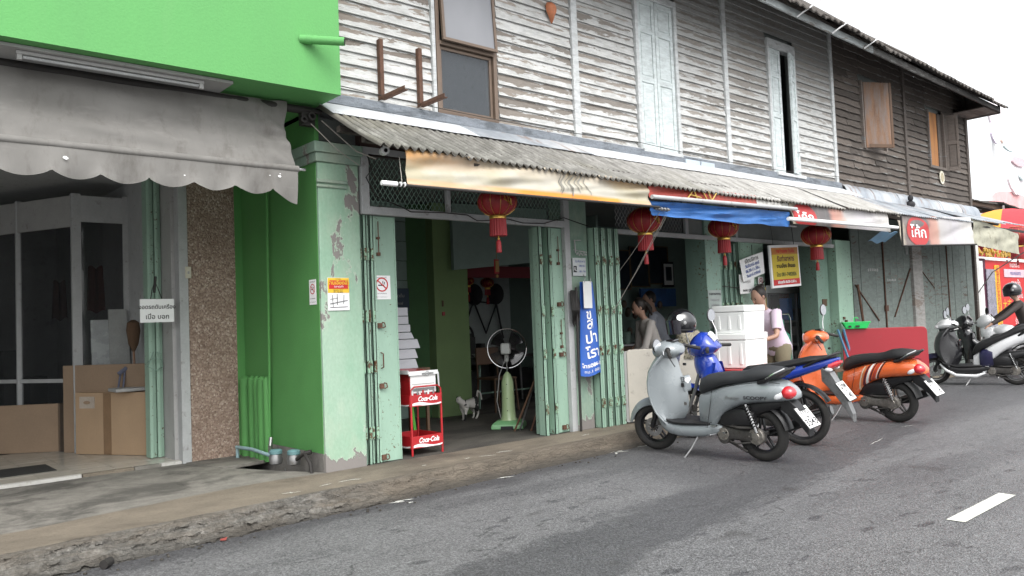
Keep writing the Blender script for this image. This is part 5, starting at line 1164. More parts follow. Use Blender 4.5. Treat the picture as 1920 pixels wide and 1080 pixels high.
# yellow framed menu
mn = thing('framed_menu', 'white framed yellow and red printed board hanging in the third opening', 'sign', (10.3, 6.0, 2.0))
Tm = Matrix.Translation((10.33, 6.0, 2.0)) @ Matrix.Rotation(R_(-3), 4, 'Y')
def tb(nm, mat, x0, x1, y0, y1, z0, z1, be=0):
    g = G(); g.T = Tm; g.box(x0, x1, y0, y1, z0, z1); put(g, nm, mat, mn, bevel=be)
tb('frame', m_white, -.385, .385, 0, .03, -.30, .30, .004); tb('yellow_field', M('mustard print', (.55, .42, .03), .6, var=.08), -.345, .345, -.006, -.001, -.185, .20); tb('orange_band', M('orange print', (.50, .20, .04), .6, var=.2), -.345, .345, -.0065, -.001, .165, .26); tb('red_band', m_redink, -.345, .345, -.0065, -.001, -.265, -.185)
tmf = lambda z: (lambda a, b: Tm @ Vector((a, -.010, b + z)))
for tx, z, s_, mt in (('ขายข้าวแกง ข้าวต้ม', .21, .065, m_redink), ('รับทำอาหาร', .10, .10, M('maroon print', (.10, .02, .04), .6)), ('งานเลี้ยง สั่งจอง', .0, .075, m_blk), ('โทร 081-7482826', -.12, .075, M('green print', (.10, .12, .02), .6)), ('เปิดทุกวัน 06.30-12.00 น.', -.225, .05, m_wht)): text('lettering', tx, s_, tmf(z), mt, mn, bold=.002)
g = G(); g.tube([(10.05, 6.01, 2.3), (10.05, 6.05, 2.8)], .004, 5); g.tube([(10.6, 6.01, 2.3), (10.6, 6.05, 2.8)], .004, 5); put(g, 'hanging_wire', m_dkiron, mn)
# ------------------------------------------------------------------ first shop interior
FZ = .147
g = G(); g.prism([(6.10, 8.6), (6.66, 8.6), (6.66, 9.3), (6.10, 9.3)], FZ, 2.98, 'z'); put(g, 'pillar', m_olive, ph, bevel=.005, label='olive green inner pillar')
g = G(); g.prism([(5.88, 8.95), (6.098, 8.75), (6.098, 9.2), (5.95, 9.3)], FZ, 2.98, 'z'); put(g, 'pillar', m_greeni, ph, bevel=.005, label='deep green inner pillar')
for k in range(11): bx('wall_board', m_teal, ph, 4.9, 5.97, 8.93 + .003 * (k % 2), 8.99, FZ + k * .26 + .004, FZ + (k + 1) * .26 - .004)
g = G(); g.add([(6.36, 8.5, 2.08), (7.95, 8.35, 2.22), (7.95, 8.35, 2.97), (6.36, 8.5, 2.97), (6.36, 8.56, 2.08), (7.95, 8.41, 2.22), (7.95, 8.41, 2.97), (6.36, 8.56, 2.97)], [(0, 1, 2, 3), (7, 6, 5, 4), (0, 4, 5, 1), (1, 5, 6, 2), (2, 6, 7, 3), (3, 7, 4, 0)])
put(g, 'header_panel', m_teal, ph)
bx('wall_switch', m_red, ph, 6.21, 6.25, 8.585, 8.60, 1.48, 1.53, .003); bx('wall_switch', m_wood, ph, 6.21, 6.235, 8.585, 8.60, 1.60, 1.68, .003)
rc = tag(bx('red_pelmet', M('dim red cloth', (.13, .02, .025), .9), None, 6.6, 9.3, 9.0, 9.03, 2.02, 2.19), 'dim red cloth pelmet over the back room opening', 'cloth')
bl_ = thing('dark_notice_board', 'dim dark blue notice board on the teal boarded inner wall', 'sign', (5.7, 8.9, 1.7))
bx('board', M('dark blue board', (.035, .055, .085), .6), bl_, 5.50, 5.90, 8.90, 8.925, 1.56, 1.86, .004); text('lettering', 'ขายข้าวต้ม', .06, plane_fn((5.70, 8.898, 1.76)), m_grey, bl_); text('lettering', 'โจ๊ก กาแฟ', .05, plane_fn((5.70, 8.898, 1.66)), m_grey, bl_)
# back room with hats
bx('back_room_wall', M('back room wall', (.40, .44, .43), .8, var=.15), ph, 6.6, 9.25, 10.75, 10.8, FZ, 3.0)
for x, z, l in ((8.40, 1.86, 'left dark round winnowing tray hanging on the back room wall'), (8.87, 1.87, 'right dark round winnowing tray hanging on the back room wall')):
    t = thing('winnowing_tray', l, 'tray', (x, 10.7, z)); g = G(); g.lathe([(.001, 10.72), (.17, 10.72), (.185, 10.68), (.17, 10.69), (.001, 10.705)], (x, 0, z), 'y', 24); put(g, 'tray', m_blk, t, True)
lantern('small dark lantern hanging deep inside the first shop', 7.9, 10.2, 2.06, .10, 'small lanterns inside the first shop'); lantern('small faded pink lantern hanging deep inside the first shop', 8.3, 10.2, 2.03, .11, 'small lanterns inside the first shop')
pt = thing('paper_charm', 'narrow red paper charm with a gold knot hanging inside the first shop', 'charm', (6.0, 7.2, 2.1))
bx('paper', m_red, pt, 5.98, 6.05, 7.2, 7.212, 1.93, 2.10, .003); g = G(); g.box(5.99, 6.04, 7.192, 7.198, 1.95, 2.08); g.tube([(6.015, 7.2, 2.10), (6.015, 7.2, 2.6)], .003, 4); g.ell((6.015, 7.2, 1.9), .02, .01, .02, 8, 6); put(g, 'knot', M('dull gold', (.30, .18, .06), .6), pt)
# tall stand behind
tb_ = thing('dining_table', 'dim table laid with cups behind the standing fan', 'table', (7.7, 9.2, FZ))
bx('tabletop', m_steel, tb_, 7.05, 8.45, 8.95, 9.6, .84, .87, .005)
for x, y in ((7.1, 9.0), (8.4, 9.0), (7.1, 9.55), (8.4, 9.55)):
    g = G(); g.tube([(x, y, FZ), (x + (.03 if x < 7.5 else -.03), y, .84)], .018, 6); put(g, 'leg', m_mintd if x < 7.5 else m_steel, tb_, True)
g = G(); g.tube([(7.12, 9.0, .36), (8.38, 9.0, .36)], .012, 6); put(g, 'stretcher', m_mintd, tb_)
for k, (x, y, r_, h, mt, l) in enumerate(((7.22, 9.1, .12, .05, m_white, 'white plate stack at the left of the dim table'), (7.72, 9.05, .035, .07, m_chrome, 'shiny metal cup on the dim table'), (7.85, 9.12, .04, .10, m_chrome, 'taller metal jar on the dim table'), (7.98, 9.02, .045, .06, m_steel, 'low metal bowl at the right of the dim table'))):
    g = G(); g.lathe([(r_ * .6, .871), (r_, .871 + h), (r_ * .9, .871 + h), (r_ * .5, .885)], (x, y, 0), 'z', 16, caps=True); tag(put(g, ('plate_stack', 'cup', 'jar', 'bowl')[k], mt, smooth=True), l, ('plates', 'cup', 'jar', 'bowl')[k])
g = G(); g.box(7.42, 7.56, 9.05, 9.15, .871, .94); g.ell((7.49, 9.1, .97), .04, .03, .04, 8, 6); tag(put(g, 'tissue_box', M('pink plastic', (.45, .30, .34), .5)), 'pale pink tissue box on the dim table', 'box')
def chair(label, x, y, c):
    t = thing('stool_chair', label, 'chair', (x, y, FZ)); mt = c
    for dx, dy in ((-.18, -.18), (.18, -.18), (-.18, .18), (.18, .18)):
        g = G(); g.tube([(x + dx * 1.15, y + dy * 1.15, FZ), (x + dx, y + dy, .58)], .016, 6); put(g, 'leg', mt, t)
    bx('seat', mt, t, x - .2, x + .2, y - .2, y + .2, .58, .61, .01); bx('backrest', mt, t, x - .2, x + .2, y + .18, y + .21, .78, 1.02, .01)
    g = G(); g.tube([(x - .18, y + .19, .6), (x - .18, y + .2, 1.0)], .014, 6); g.tube([(x + .18, y + .19, .6), (x + .18, y + .2, 1.0)], .014, 6); put(g, 'back_frame', mt, t)
chair('dark wooden chair left of the dim table', 7.1, 8.6, m_wood); chair('dark red chair right of the dim table near the mint folds', 8.2, 8.5, m_red)
g = G()
for k in range(26):
    x = 7.7 + random.random() * 1.2; y = 10.0 + random.random() * .5; g.box(x, x + random.uniform(.08, .25), y, y + .15, FZ, random.uniform(.4, 1.25))
tag(put(g, 'stored_goods', M('stored dark goods', (.05, .05, .048), .8, var=.5), kind='stuff'), 'dim clutter stacked along the back room wall', 'goods')
bc = thing('bicycle_frame', 'dark bicycle parts hanging on the back room wall', 'bicycle', (8.7, 10.6, 1.4))
g = G(); g.tube([(8.1, 10.65, 1.2), (8.35, 10.65, 1.75), (8.85, 10.65, 1.7), (8.6, 10.65, 1.2), (8.35, 10.65, 1.75)], .018, 6); g.tube([(8.85, 10.65, 1.7), (8.98, 10.65, 1.1)], .018, 6); put(g, 'frame', m_blk, bc)
g = G(); g.tube([(8.1 + .22 * math.cos(t), 10.65, 1.15 + .22 * math.sin(t)) for t in [k * math.pi / 10 for k in range(21)]], .02, 6); put(g, 'wheel', m_blk, bc)
# ---- standing fan
fn_ = thing('standing_fan', 'pale green pedestal fan turned away inside the first shop', 'fan', (5.98, 7.05, FZ))
m_fang = M('pale fan green', (.36, .48, .26), .4, var=.05, coat=.4); m_fand = M('fan base green', (.16, .36, .17), .4, var=.05, coat=.4)
Tf = Matrix.Translation((5.98, 7.05, FZ)) @ Matrix.Rotation(R_(-49), 4, 'Z')
g = G(); g.T = Tf; g.loft([[Vector((sx * a, sy * b, z)) for sx, sy in ((-1, -1), (-.4, -1.0), (.4, -1.0), (1, -1), (1, 1), (-1, 1))] for z, a, b in ((0, .185, .17), (.05, .18, .165), (.075, .15, .13), (.09, .12, .10))])
put(g, 'base', m_fand, fn_, bevel=.01); g = G(); g.T = Tf; g.box(-.07, .07, -.175, -.16, .0, .035); put(g, 'base_notch', m_blk, fn_)
g = G(); g.T = Tf; g.lathe([(.10, .09), (.085, .12), (.078, .2), (.072, .4), (.07, .52), (.045, .60), (.012, .64)], (0, 0, 0), 'z', 20, caps=True); put(g, 'column', m_fang, fn_, True)
g = G(); g.T = Tf; g.tube([(0, 0, .6), (0, 0, .80)], .008, 8); put(g, 'rod', m_chrome, fn_, True)
g = G(); g.T = Tf; g.tube([(0, 0, .745), (0, 0, .84)], [.022, .030], 12); g.box(-.055, .055, -.09, .03, .84, .97); put(g, 'motor', M('fan motor grey', (.42, .44, .42), .4), fn_, bevel=.02)
for z in (.50, .34, .20): 
    g = G(); g.T = Tf; g.ell((0, -.078, z), .006, .004, .006, 8, 4); put(g, 'screw', m_blk, fn_)
g = G(); g.T = Tf; fc = (0, .06, .905); R0 = .228
for rr in (R0,): g.tube([(rr * math.cos(t), .06, .905 + rr * math.sin(t)) for t in [k * math.pi / 24 for k in range(49)]], .005, 6)
put(g, 'cage_ring', m_chrome, fn_, True)
g = G(); g.T = Tf
for k in range(72):
    a = 2 * math.pi * k / 72; ca, sa = math.cos(a), math.sin(a); g.tube([(R0 * ca, .06, .905 + R0 * sa), (R0 * .75 * ca, .005, .905 + R0 * .75 * sa), (R0 * .25 * ca, -.01, .905 + R0 * .25 * sa)], .0012, 3)
    g.tube([(R0 * ca, .06, .905 + R0 * sa), (R0 * .75 * ca, .115, .905 + R0 * .75 * sa), (.02 * ca, .13, .905 + .02 * sa)], .0012, 3)
put(g, 'cage_wires', m_dkiron, fn_)
for k in range(4):
    g = G(); g.T = Tf; a0 = k * math.pi / 2 + .3
    g.grid(lambda u, v: ((.03 + .17 * v) * math.cos(a0 + u * 1.0), .05 + .05 * (u - .5), .905 + (.03 + .17 * v) * math.sin(a0 + u * 1.0)), 8, 5); put(g, 'blade', m_blackg, fn_, True)
g = G(); g.T = Tf; g.tube([(.02, -.05, .85), (-.09, -.02, .6), (-.13, 0, .3), (-.08, .03, .02)], .005, 5); put(g, 'power_cord', m_grey, fn_, True)
# rods leaning by the right door
for k, (a, b_, l) in enumerate((((5.80, 6.75, FZ), (6.05, 6.50, .95), 'brown rod leaning inside the right door leftmost of three'), ((5.88, 6.75, FZ), (6.10, 6.45, 1.2), 'thin grey rod leaning inside the right door middle of three'), ((5.93, 6.62, FZ), (6.10, 6.42, .9), 'short reddish rod leaning nearest the mint folds'))):
    g = G(); g.tube([a, b_], .012, 6); tag(put(g, 'leaning_rod', (m_wood, m_steel, m_rust)[k]), l, 'rod')
# ---- drinks rack
rk = thing('drinks_rack', 'red two tier wire drinks rack with white wave panels at the shop door', 'rack', (4.3, 6.45, FZ))
m_rk = M('rack red', (.42, .015, .02), .4, var=.1, dirt=.04, coat=.3)
RX0, RX1, RY0, RY1 = 4.13, 4.47, 6.26, 6.66
for x, y in ((RX0, RY0), (RX1, RY0), (RX0, RY1), (RX1, RY1)):
    g = G(); g.tube([(x, y, FZ), (x, y, .66 if y > 6.5 else .71)], .0105, 8); put(g, 'leg', m_rk, rk, True)
g = G(); g.tube([(RX0, RY0, .70), (RX0, RY0, .75), (RX0 + .04, RY0, .78), (RX1 - .04, RY0, .78), (RX1, RY0, .75), (RX1, RY0, .70)], .008, 8); put(g, 'hoop', m_rk, rk, True)
def tray(z0, z1):
    g = G(); g.box(RX0, RX1, RY0, RY1, z0, z0 + .006); put(g, 'tray', m_rk, rk)
    for (a, b_, c, d, nm) in ((RX0, RX1, RY0 - .012, RY0 - .008, 'front_panel'), (RX0 - .014, RX0 - .010, RY0, RY1, 'side_panel'), (RX0, RX1, RY1 + .002, RY1 + .006, 'rear_panel'), (RX1 + .010, RX1 + .014, RY0, RY1, 'side_panel')):
        o = bx(nm, m_rk, rk, a, b_, c, d, z0, z1, .002)
        if nm in ('front_panel', 'side_panel') and a < RX1:
            fr = nm == 'front_panel'; L = (RX1 - RX0) if fr else (RY1 - RY0); H = z1 - z0
            fn = (lambda u, v: (RX0 + u, RY0 - .014, z0 + v)) if fr else (lambda u, v: (RX0 - .016, RY1 - u, z0 + v))
            g = G(); n = 16; vs = []
            for i in range(n + 1):
                t = i / n; yy = H * (.16 + .10 * math.sin(t * 6.0 + .4)); ww = H * (.10 + .08 * math.sin(t * math.pi)) * (1.2 - t * .5); vs += [fn(L * (.02 + .96 * t), max(yy - ww, .003)), fn(L * (.02 + .96 * t), yy + ww * .6)]
            g.add(vs, [(2 * i, 2 * i + 2, 2 * i + 3, 2 * i + 1) for i in range(n)]); put(g, 'wave_stripe', m_wht, o)
            cx = L * .52 if fr else L * .35
            text('lettering', 'Coca‑Cola', H * .58, (lambda u, v: Vector(fn(cx + u, H * .62 + v)) + (Vector((0, -.002, 0)) if fr else Vector((-.002, 0, 0)))), m_wht, o, bold=.0022, shear=.35, sx=.82)
tray(.60, .705); tray(.215, .325)
cb = thing('drinks_carton', 'red and white opened drinks carton on top of the red rack', 'carton', (4.3, 6.45, .72))
bx('carton_body', m_rk, cb, 4.15, 4.44, 6.30, 6.64, .62, .905, .003); bx('carton_front', m_paper, cb, 4.155, 4.44, 6.293, 6.299, .72, .895)
g = G(); g.add([(4.13, 6.28, .915), (4.45, 6.28, .90), (4.46, 6.66, .925), (4.13, 6.66, .94), (4.13, 6.28, .921), (4.45, 6.28, .906), (4.46, 6.66, .931), (4.13, 6.66, .946)], [(3, 2, 1, 0), (4, 5, 6, 7), (0, 1, 5, 4), (1, 2, 6, 5), (2, 3, 7, 6), (3, 0, 4, 7)]); put(g, 'lid', m_rk, cb)
g = G(); g.box(4.128, 4.455, 6.272, 6.279, .885, .925); g.box(4.122, 4.129, 6.28, 6.64, .90, .935); g.add([(4.45, 6.28, .905), (4.50, 6.32, .90), (4.505, 6.32, .76), (4.46, 6.28, .77)], [(0, 1, 2, 3)]); put(g, 'flap', m_paper, cb)
g = G(); g.lathe([(.02, -.002), (.024, 0), (.02, .002)], (4.33, 6.27, .895), 'y', 12); g.box(4.27, 4.40, 6.268, 6.271, .89, .905); put(g, 'emblem', m_steel, cb)
text('lettering', 'โค้ก', .11, lambda u, v: (4.145, 6.52 - u, .80 + v), m_paper, cb, bold=-.001); g = G(); g.box(4.17, 4.42, 6.290, 6.2925, .80, .804); g.box(4.17, 4.42, 6.290, 6.2925, .735, .765); put(g, 'print', m_steel, cb)
for k in range(9):
    g = G(); g.tube([(4.17 + k * .03, 6.295 + .01 * (k % 2), .70), (4.17 + k * .03, 6.295 + .01 * (k % 2), .745)], .011, 8); tag(put(g, 'can', (m_paper, m_rk, m_steel)[k % 3]), '%s can on the upper tray of the red rack, %s from the left' % (('white', 'red', 'silver')[k % 3], ('first', 'second', 'third', 'fourth', 'fifth', 'sixth', 'seventh', 'eighth', 'ninth')[k]), 'can', 'cans on the upper tray of the red rack')
g = G(); g.tube([(4.60, 6.9, FZ), (4.52, 6.86, .62)], .022, 4); tag(put(g, 'green_stick', M('lime green slat', (.12, .50, .06), .5)), 'lime green stick leaning behind the red rack', 'stick')
bx_s = [(4.34, 4.60, .92, 1.02), (4.33, 4.60, 1.02, 1.12), (4.34, 4.63, 1.12, 1.22), (4.34, 4.56, 1.22, 1.29), (4.36, 4.55, 1.29, 1.37), (4.36, 4.53, 1.37, 1.455), (4.36, 4.525, 1.455, 1.545)]
lbl = ['white foam box lowest of the stack behind the red rack', 'white foam box second from the bottom of the stack', 'white foam box with a wide flap third from the bottom', 'thin white foam box in the middle of the stack', 'white foam box third from the top of the stack', 'white foam box second from the top of the stack', 'white foam box topmost of the stack behind the door']
m_foam = M('dull white foam', (.50, .51, .54), .7, var=.05)
for k, (a, b_, z0, z1) in enumerate(bx_s):
    g = G(); ex = .02 if k in (2, 0, 1, 3) else 0
    g.loft([[Vector(p) for p in ((a - .1, 6.86, z), (b_ + e, 6.86 - e, z), (b_ + e, 7.1, z), (a - .1, 7.1, z))] for z, e in ((z0 + .003, ex), (z1 - .004, 0))])
    tag(put(g, 'foam_box', m_foam, bevel=.003, label=None), lbl[k], 'box', 'foam box stack behind the red rack')
bx2 = thing('side_table', 'dark low table carrying the stack of white foam boxes', 'table', (4.4, 6.98, FZ)); bx('tabletop', m_wood, bx2, 4.1, 4.75, 6.82, 7.2, .88, .92, .004)
for x in (4.13, 4.72):
    for y in (6.85, 7.17): bx('leg', m_wood, bx2, x - .015, x + .015, y - .015, y + .015, FZ, .88)
# ---- second shop interior
bx('shop_wall', m_teal, ph, 6.62, 9.18, 9.75, 9.8, FZ, 3.0) if False else None
bx('shop_wall', m_teal, ph, 9.3, 14.4, 9.6, 9.65, .1, 3.0)
bx('shop_wall', m_teal, ph, 9.25, 9.3, 8.6, 12.0, .1, 3.0)
pics = ((10.05, 2.14, .30, .36), (10.62, 2.20, .27, .37), (11.15, 2.24, .30, .36))
m_pic = M('dark picture print', (.03, .04, .055), .3, var=.6, scale=3)
for k, (x, z, w, h) in enumerate(pics):
    t = thing('wall_picture', ('left', 'middle', 'right')[k] + ' tall dark framed picture high on the wall of the second shop', 'picture', (x + .5, 9.5, z + .05), 'tall framed pictures in the second shop')
    X_ = x + .75; Z_ = z + .09
    bx('picture', m_pic, t, X_ - w, X_ + w, 9.53, 9.55, Z_ - h, Z_ + h); g = G()
    for a, b_, c, d in ((-w, w, -h, -h + .02), (-w, w, h - .02, h), (-w, -w + .02, -h, h), (w - .02, w, -h, h)): g.box(X_ + a, X_ + b_, 9.515, 9.53, Z_ + c, Z_ + d)
    put(g, 'frame', M('dull gilt frame', (.16, .11, .06), .5), t)
t = thing('wall_picture', 'smaller white matted picture right of the tall dark pictures', 'picture', (12.2, 9.5, 2.2)); bx('frame', m_blk, t, 12.0, 12.33, 9.50, 9.54, 1.92, 2.40, .004); bx('mat_board', m_paper, t, 12.03, 12.30, 9.495, 9.5, 1.96, 2.36); bx('picture', m_pic, t, 12.08, 12.25, 9.49, 9.495, 2.04, 2.30)
tag(bx('blue_cloth', M('dim blue cloth', (.03, .09, .24), .8, var=.4), None, 11.1, 12.1, 9.3, 9.34, 1.55, 1.88), 'dim blue banner low on the wall of the second shop', 'banner')
ctr = thing('shop_counter', 'dim counter loaded with pots inside the second shop', 'counter', (9.8, 8.2, .1)); bx('counter_body', m_wood, ctr, 8.6, 10.6, 8.3, 8.9, .1, .92, .01); bx('counter_top', m_steel, ctr, 8.55, 10.65, 8.25, 8.95, .92, .95, .005)
rr = random.Random(5)
ORD = ('first', 'second', 'third', 'fourth', 'fifth', 'sixth', 'seventh', 'eighth', 'ninth', 'tenth', 'eleventh', 'last')
for k in range(12):
    x = 8.7 + k * .16; r_ = rr.uniform(.05, .09); h = rr.uniform(.08, .22); g = G(); g.lathe([(r_ * .8, .951), (r_, .951 + h), (r_ * .7, .951 + h + .01)], (x, 8.45 + .15 * (k % 2), 0), 'z', 12, caps=True); pc_ = rr.choice(((m_steel, 'steel'), (m_mintd, 'green'), (m_red, 'red'), (m_grey, 'grey'))); tag(put(g, 'pot', pc_[0], smooth=True), '%s %s on the dim counter, %s from its left end' % ('tall' if h > .15 else 'low', pc_[1] + ' pot', ORD[k]), 'pot', 'pots and jars on the dim counter')
g = G()
for k in range(26):
    x = 9.6 + random.random() * 1.6; z = 1.0 + random.random() * .6; g.ell((x, 8.8 + random.random() * .3, z), .05, .05, .07, 7, 5)
tag(put(g, 'hanging_bags', M('dim brown bags', (.10, .07, .05), .5, var=.5), kind='stuff'), 'dim heap of plastic bags and food hanging over the counter', 'bags')
tag(bx('cream_shelf', M('cream shelf', (.32, .29, .22), .7), None, 9.6, 10.6, 7.9, 8.1, 1.22, 1.32, .005), 'cream shelf board behind the black helmet', 'shelf')
# beige board leaning at the door stack
bt = thing('folded_table', 'beige folded table top standing on edge beside the mint door stack', 'table', (7.5, 6.3, .1))
A, B = Vector((7.02, 6.22, 0)), Vector((7.42, 5.66, 0)); 
def slabrect(a, b, z0, z1, th, r=.05, lean=0):
    d = (b - a); L = d.length; d.normalize(); n = Vector((d.y, -d.x, 0)); pts = []
    for cx, cz, a0 in ((L - r, z1 - r, 0), (r, z1 - r, 90), (r, z0 + r, 180), (L - r, z0 + r, 270)):
        for q in range(5):
            t = R_(a0 + q * 22.5); pts.append((cx + r * math.cos(t), cz + r * math.sin(t)))
    P = lambda s, z, o: a + d * s + Vector((0, 0, z)) + n * (o + lean * (z - z0))
    g = G(); g.loft([[P(s, z, o) for s, z in pts] for o in (-th / 2, th / 2)]); return g
m_beige = M('cream laminate', (.47, .44, .38), .5, var=.06, dirt=.06)
put(slabrect(Vector((6.96, 6.09, 0)), Vector((7.68, 5.62, 0)), .17, .985, .03, .04), 'tabletop', m_beige, bt, bevel=.006)
put(slabrect(Vector((6.93, 6.12, 0)), Vector((7.63, 5.68, 0)), .16, .97, .02, .04), 'rear_leaf', m_grey, bt, bevel=.004)
# polystyrene boxes on a red draped bench
m_styro = M('white polystyrene', (.90, .92, .90), .6, var=.02, bump=.1, fine=160)
def styro(label, c, rz, w, d, z0, z1, grp=None):
    t = thing('polystyrene_box', label, 'cooler box', (c[0], c[1], z0)); T = Matrix.Translation((c[0], c[1], 0)) @ Matrix.Rotation(R_(rz), 4, 'Z')
    zl_ = z1 - .085
    g = G(); g.T = T; g.loft([[Vector((sx * (w / 2 - e), sy * (d / 2 - e), z)) for sx, sy in ((-1, -1), (1, -1), (1, 1), (-1, 1))] for z, e in ((z0, .014), (zl_, .003))]); put(g, 'box_body', m_styro, t, bevel=.012)
    g = G(); g.T = T; g.box(-w / 2 - .004, w / 2 + .004, -d / 2 - .004, d / 2 + .004, zl_ + .004, z1); put(g, 'lid', m_styro, t, bevel=.012)
    for k in range(3):
        g = G(); g.T = T; x = -w / 2 + .10 + k * (w - .20) / 2; g.box(x - .02, x + .02, -d / 2 - .004 + .006, -d / 2 + .02, z0 + .05, zl_ - .04); put(g, 'rib', m_styro, t, bevel=.006)
        g = G(); g.T = T; y = -d / 2 + .08 + k * (d - .16) / 2; g.box(-w / 2 + .002, -w / 2 + .02, y - .02, y + .02, z0 + .05, zl_ - .04); put(g, 'rib', m_styro, t, bevel=.006)
    return t
styro('lower white polystyrene box on the red draped bench', (8.98, 5.92), 8, .64, .47, .665, 1.10); styro('upper white polystyrene box stacked on the other one', (8.99, 5.92), 8, .60, .44, 1.102, 1.455)
dbn = thing('draped_bench', 'bench draped in red drinks cloth under the polystyrene boxes', 'bench', (8.9, 5.9, 0)); bx('cover', m_rk, dbn, 8.5, 9.45, 5.60, 6.20, .30, .66, .01)
text('lettering', 'Coca‑Cola', .20, lambda u, v: (8.85 + u, 5.597, .53 + v), m_wht, dbn, bold=.004, shear=.35, sx=.85)
for x in (8.55, 9.40):
    for y in (5.65, 6.15): bx('leg', m_dkiron, dbn, x - .02, x + .02, y - .02, y + .02, 0, .30)
# ---- third shop: cabinet, shelves, cylinder
m_stain = M('stainless cabinet', (.42, .43, .43), .35, .7, var=.15)
m_clear = glass('clear cabinet glass', (.5, .5, .5), .03, .10)
shop3 = []
cab = thing('food_cabinet', 'stainless glass food cabinet inside the third opening', 'cabinet', (12.6, 7.6, .1))
g = G()
for x in (12.2, 13.1):
    for y in (7.5, 8.0): g.box(x - .02, x + .02, y - .02, y + .02, .1, 1.76)
put(g, 'corner_post', m_stain, cab); bx('top_board', m_stain, cab, 12.15, 13.15, 7.46, 8.04, 1.66, 1.78, .005); bx('shelf', m_stain, cab, 12.2, 13.1, 7.5, 8.0, 1.18, 1.21); bx('shelf', m_stain, cab, 12.2, 13.1, 7.5, 8.0, .80, .84); bx('pane', m_clear, cab, 12.22, 13.08, 7.485, 7.49, .84, 1.66)
bx('base', m_grey, cab, 12.2, 13.1, 7.5, 8.0, .1, .5); bx('yellow_side', m_yel, cab, 12.02, 12.12, 7.45, 7.5, .9, 1.75)
for k in range(9):
    x = 12.3 + .085 * k; z = (1.212, .842)[k % 2]; g = G(); h = rr.uniform(.1, .3); g.lathe([(.035, z), (.038, z + h * .7), (.015, z + h)], (x, 7.75, 0), 'z', 10, caps=True); pc_ = rr.choice(((m_mintd, 'dull green'), (m_bluev, 'blue'), (m_grey, 'grey'), (m_green, 'bright green'))); tag(put(g, 'bottle', pc_[0], smooth=True), '%s bottle on the %s shelf of the stainless cabinet, %s from the left' % (pc_[1], ('upper', 'lower')[k % 2], ORD[k // 2]), 'bottle', 'bottles inside the stainless cabinet')
tag(bx('blue_box', m_bluev, None, 12.92, 13.06, 7.55, 7.7, 1.22, 1.58, .005), 'upright blue packet at the right of the stainless cabinet', 'box')
sf = thing('steel_shelf', 'grey shelf stacked with bowls right of the stainless cabinet', 'shelf', (13.5, 7.6, .1))
for z in (.55, .95, 1.38): bx('shelf_board', m_steel, sf, 13.18, 14.0, 7.5, 7.9, z, z + .025)
g = G()
for x in (13.2, 13.98): g.box(x - .012, x + .012, 7.5, 7.53, .1, 1.40)
put(g, 'upright', m_steel, sf)
for k in range(10):
    x = 13.3 + .16 * (k % 5); z = (.577, .977)[k // 5]; g = G(); g.lathe([(.04, z), (.07, z + .06), (.065, z + .12), (.06, z + .13)], (x, 7.65, 0), 'z', 12, caps=True); pc_ = rr.choice(((m_white, 'white'), (m_mintd, 'green'), (m_grey, 'grey'))); tag(put(g, 'bowl_stack', pc_[0], smooth=True), '%s bowls on the %s board of the grey shelf, %s from the left' % (pc_[1], ('lower', 'middle')[k // 5], ORD[k % 5]), 'bowls', 'bowl stacks on the grey shelf')
g = G(); g.lathe([(.11, 1.406), (.13, 1.5), (.13, 1.66), (.11, 1.7)], (13.4, 7.65, 0), 'z', 18, caps=True); tag(put(g, 'bucket', M('pale blue bucket', (.30, .45, .55), .5), smooth=True), 'pale blue bucket on top of the grey shelf', 'bucket')
g = G(); g.ell((13.85, 8.0, 1.62), .30, .2, .24, 12, 8); tag(put(g, 'red_bag', M('dark red cloth', (.14, .02, .03), .8, var=.3), smooth=True), 'dark red bag hanging above the grey shelf', 'bag')
for o in list(COL.objects):            # the cabinet group stands right behind the opening
    if o.parent is None and 11.9 < (o.location.x or (o.bound_box[0][0] if o.type == 'MESH' else 0)) < 14.2 and ('category' in o) and o['label'].find('cabinet') + o['label'].find('grey shelf') > -2:
        if 'cylinder' not in o['label']: o.location = Vector(o.location) + Vector((-.95, -.6, 0))
gc = thing('gas_cylinder', 'green gas cylinder on a hand trolley before the stainless cabinet', 'gas cylinder', (11.25, 6.7, 0))
m_cyl = M('cylinder green', (.06, .30, .20), .35, var=.1, coat=.5)
g = G(); g.lathe([(.13, .35), (.15, .38), (.152, .90), (.14, 1.0), (.09, 1.05), (.05, 1.07), (.045, 1.10)], (11.27, 6.7, 0), 'z', 22, caps=True); put(g, 'tank', m_cyl, gc, True)
g = G(); g.lathe([(.065, 1.07), (.065, 1.23), (.058, 1.23), (.058, 1.07)], (11.27, 6.7, 0), 'z', 16); g.tube([(11.27, 6.7, 1.0), (11.27, 6.7, 1.27)], .018, 8); put(g, 'valve_collar', m_cyl, gc, True)
g = G(); g.tube([(11.07, 6.6, .3), (11.07, 6.6, 1.25), (11.12, 6.6, 1.32), (11.36, 6.6, 1.32), (11.41, 6.6, 1.25), (11.41, 6.6, .3)], .012, 8); put(g, 'trolley', m_chrome, gc, True); bx('trolley_foot', m_steel, gc, 11.05, 11.43, 6.55, 6.85, .30, .35); bx('trolley_box', m_grey, gc, 11.05, 11.43, 6.58, 6.85, .06, .295, .01)
for y in (6.58,):
    for x in (11.08, 11.4): 
        g = G(); g.lathe([(.001, -.02), (.06, -.02), (.06, .02), (.001, .02)], (x, 6.62, .06), 'x', 14); put(g, 'wheel', m_rubber, gc)
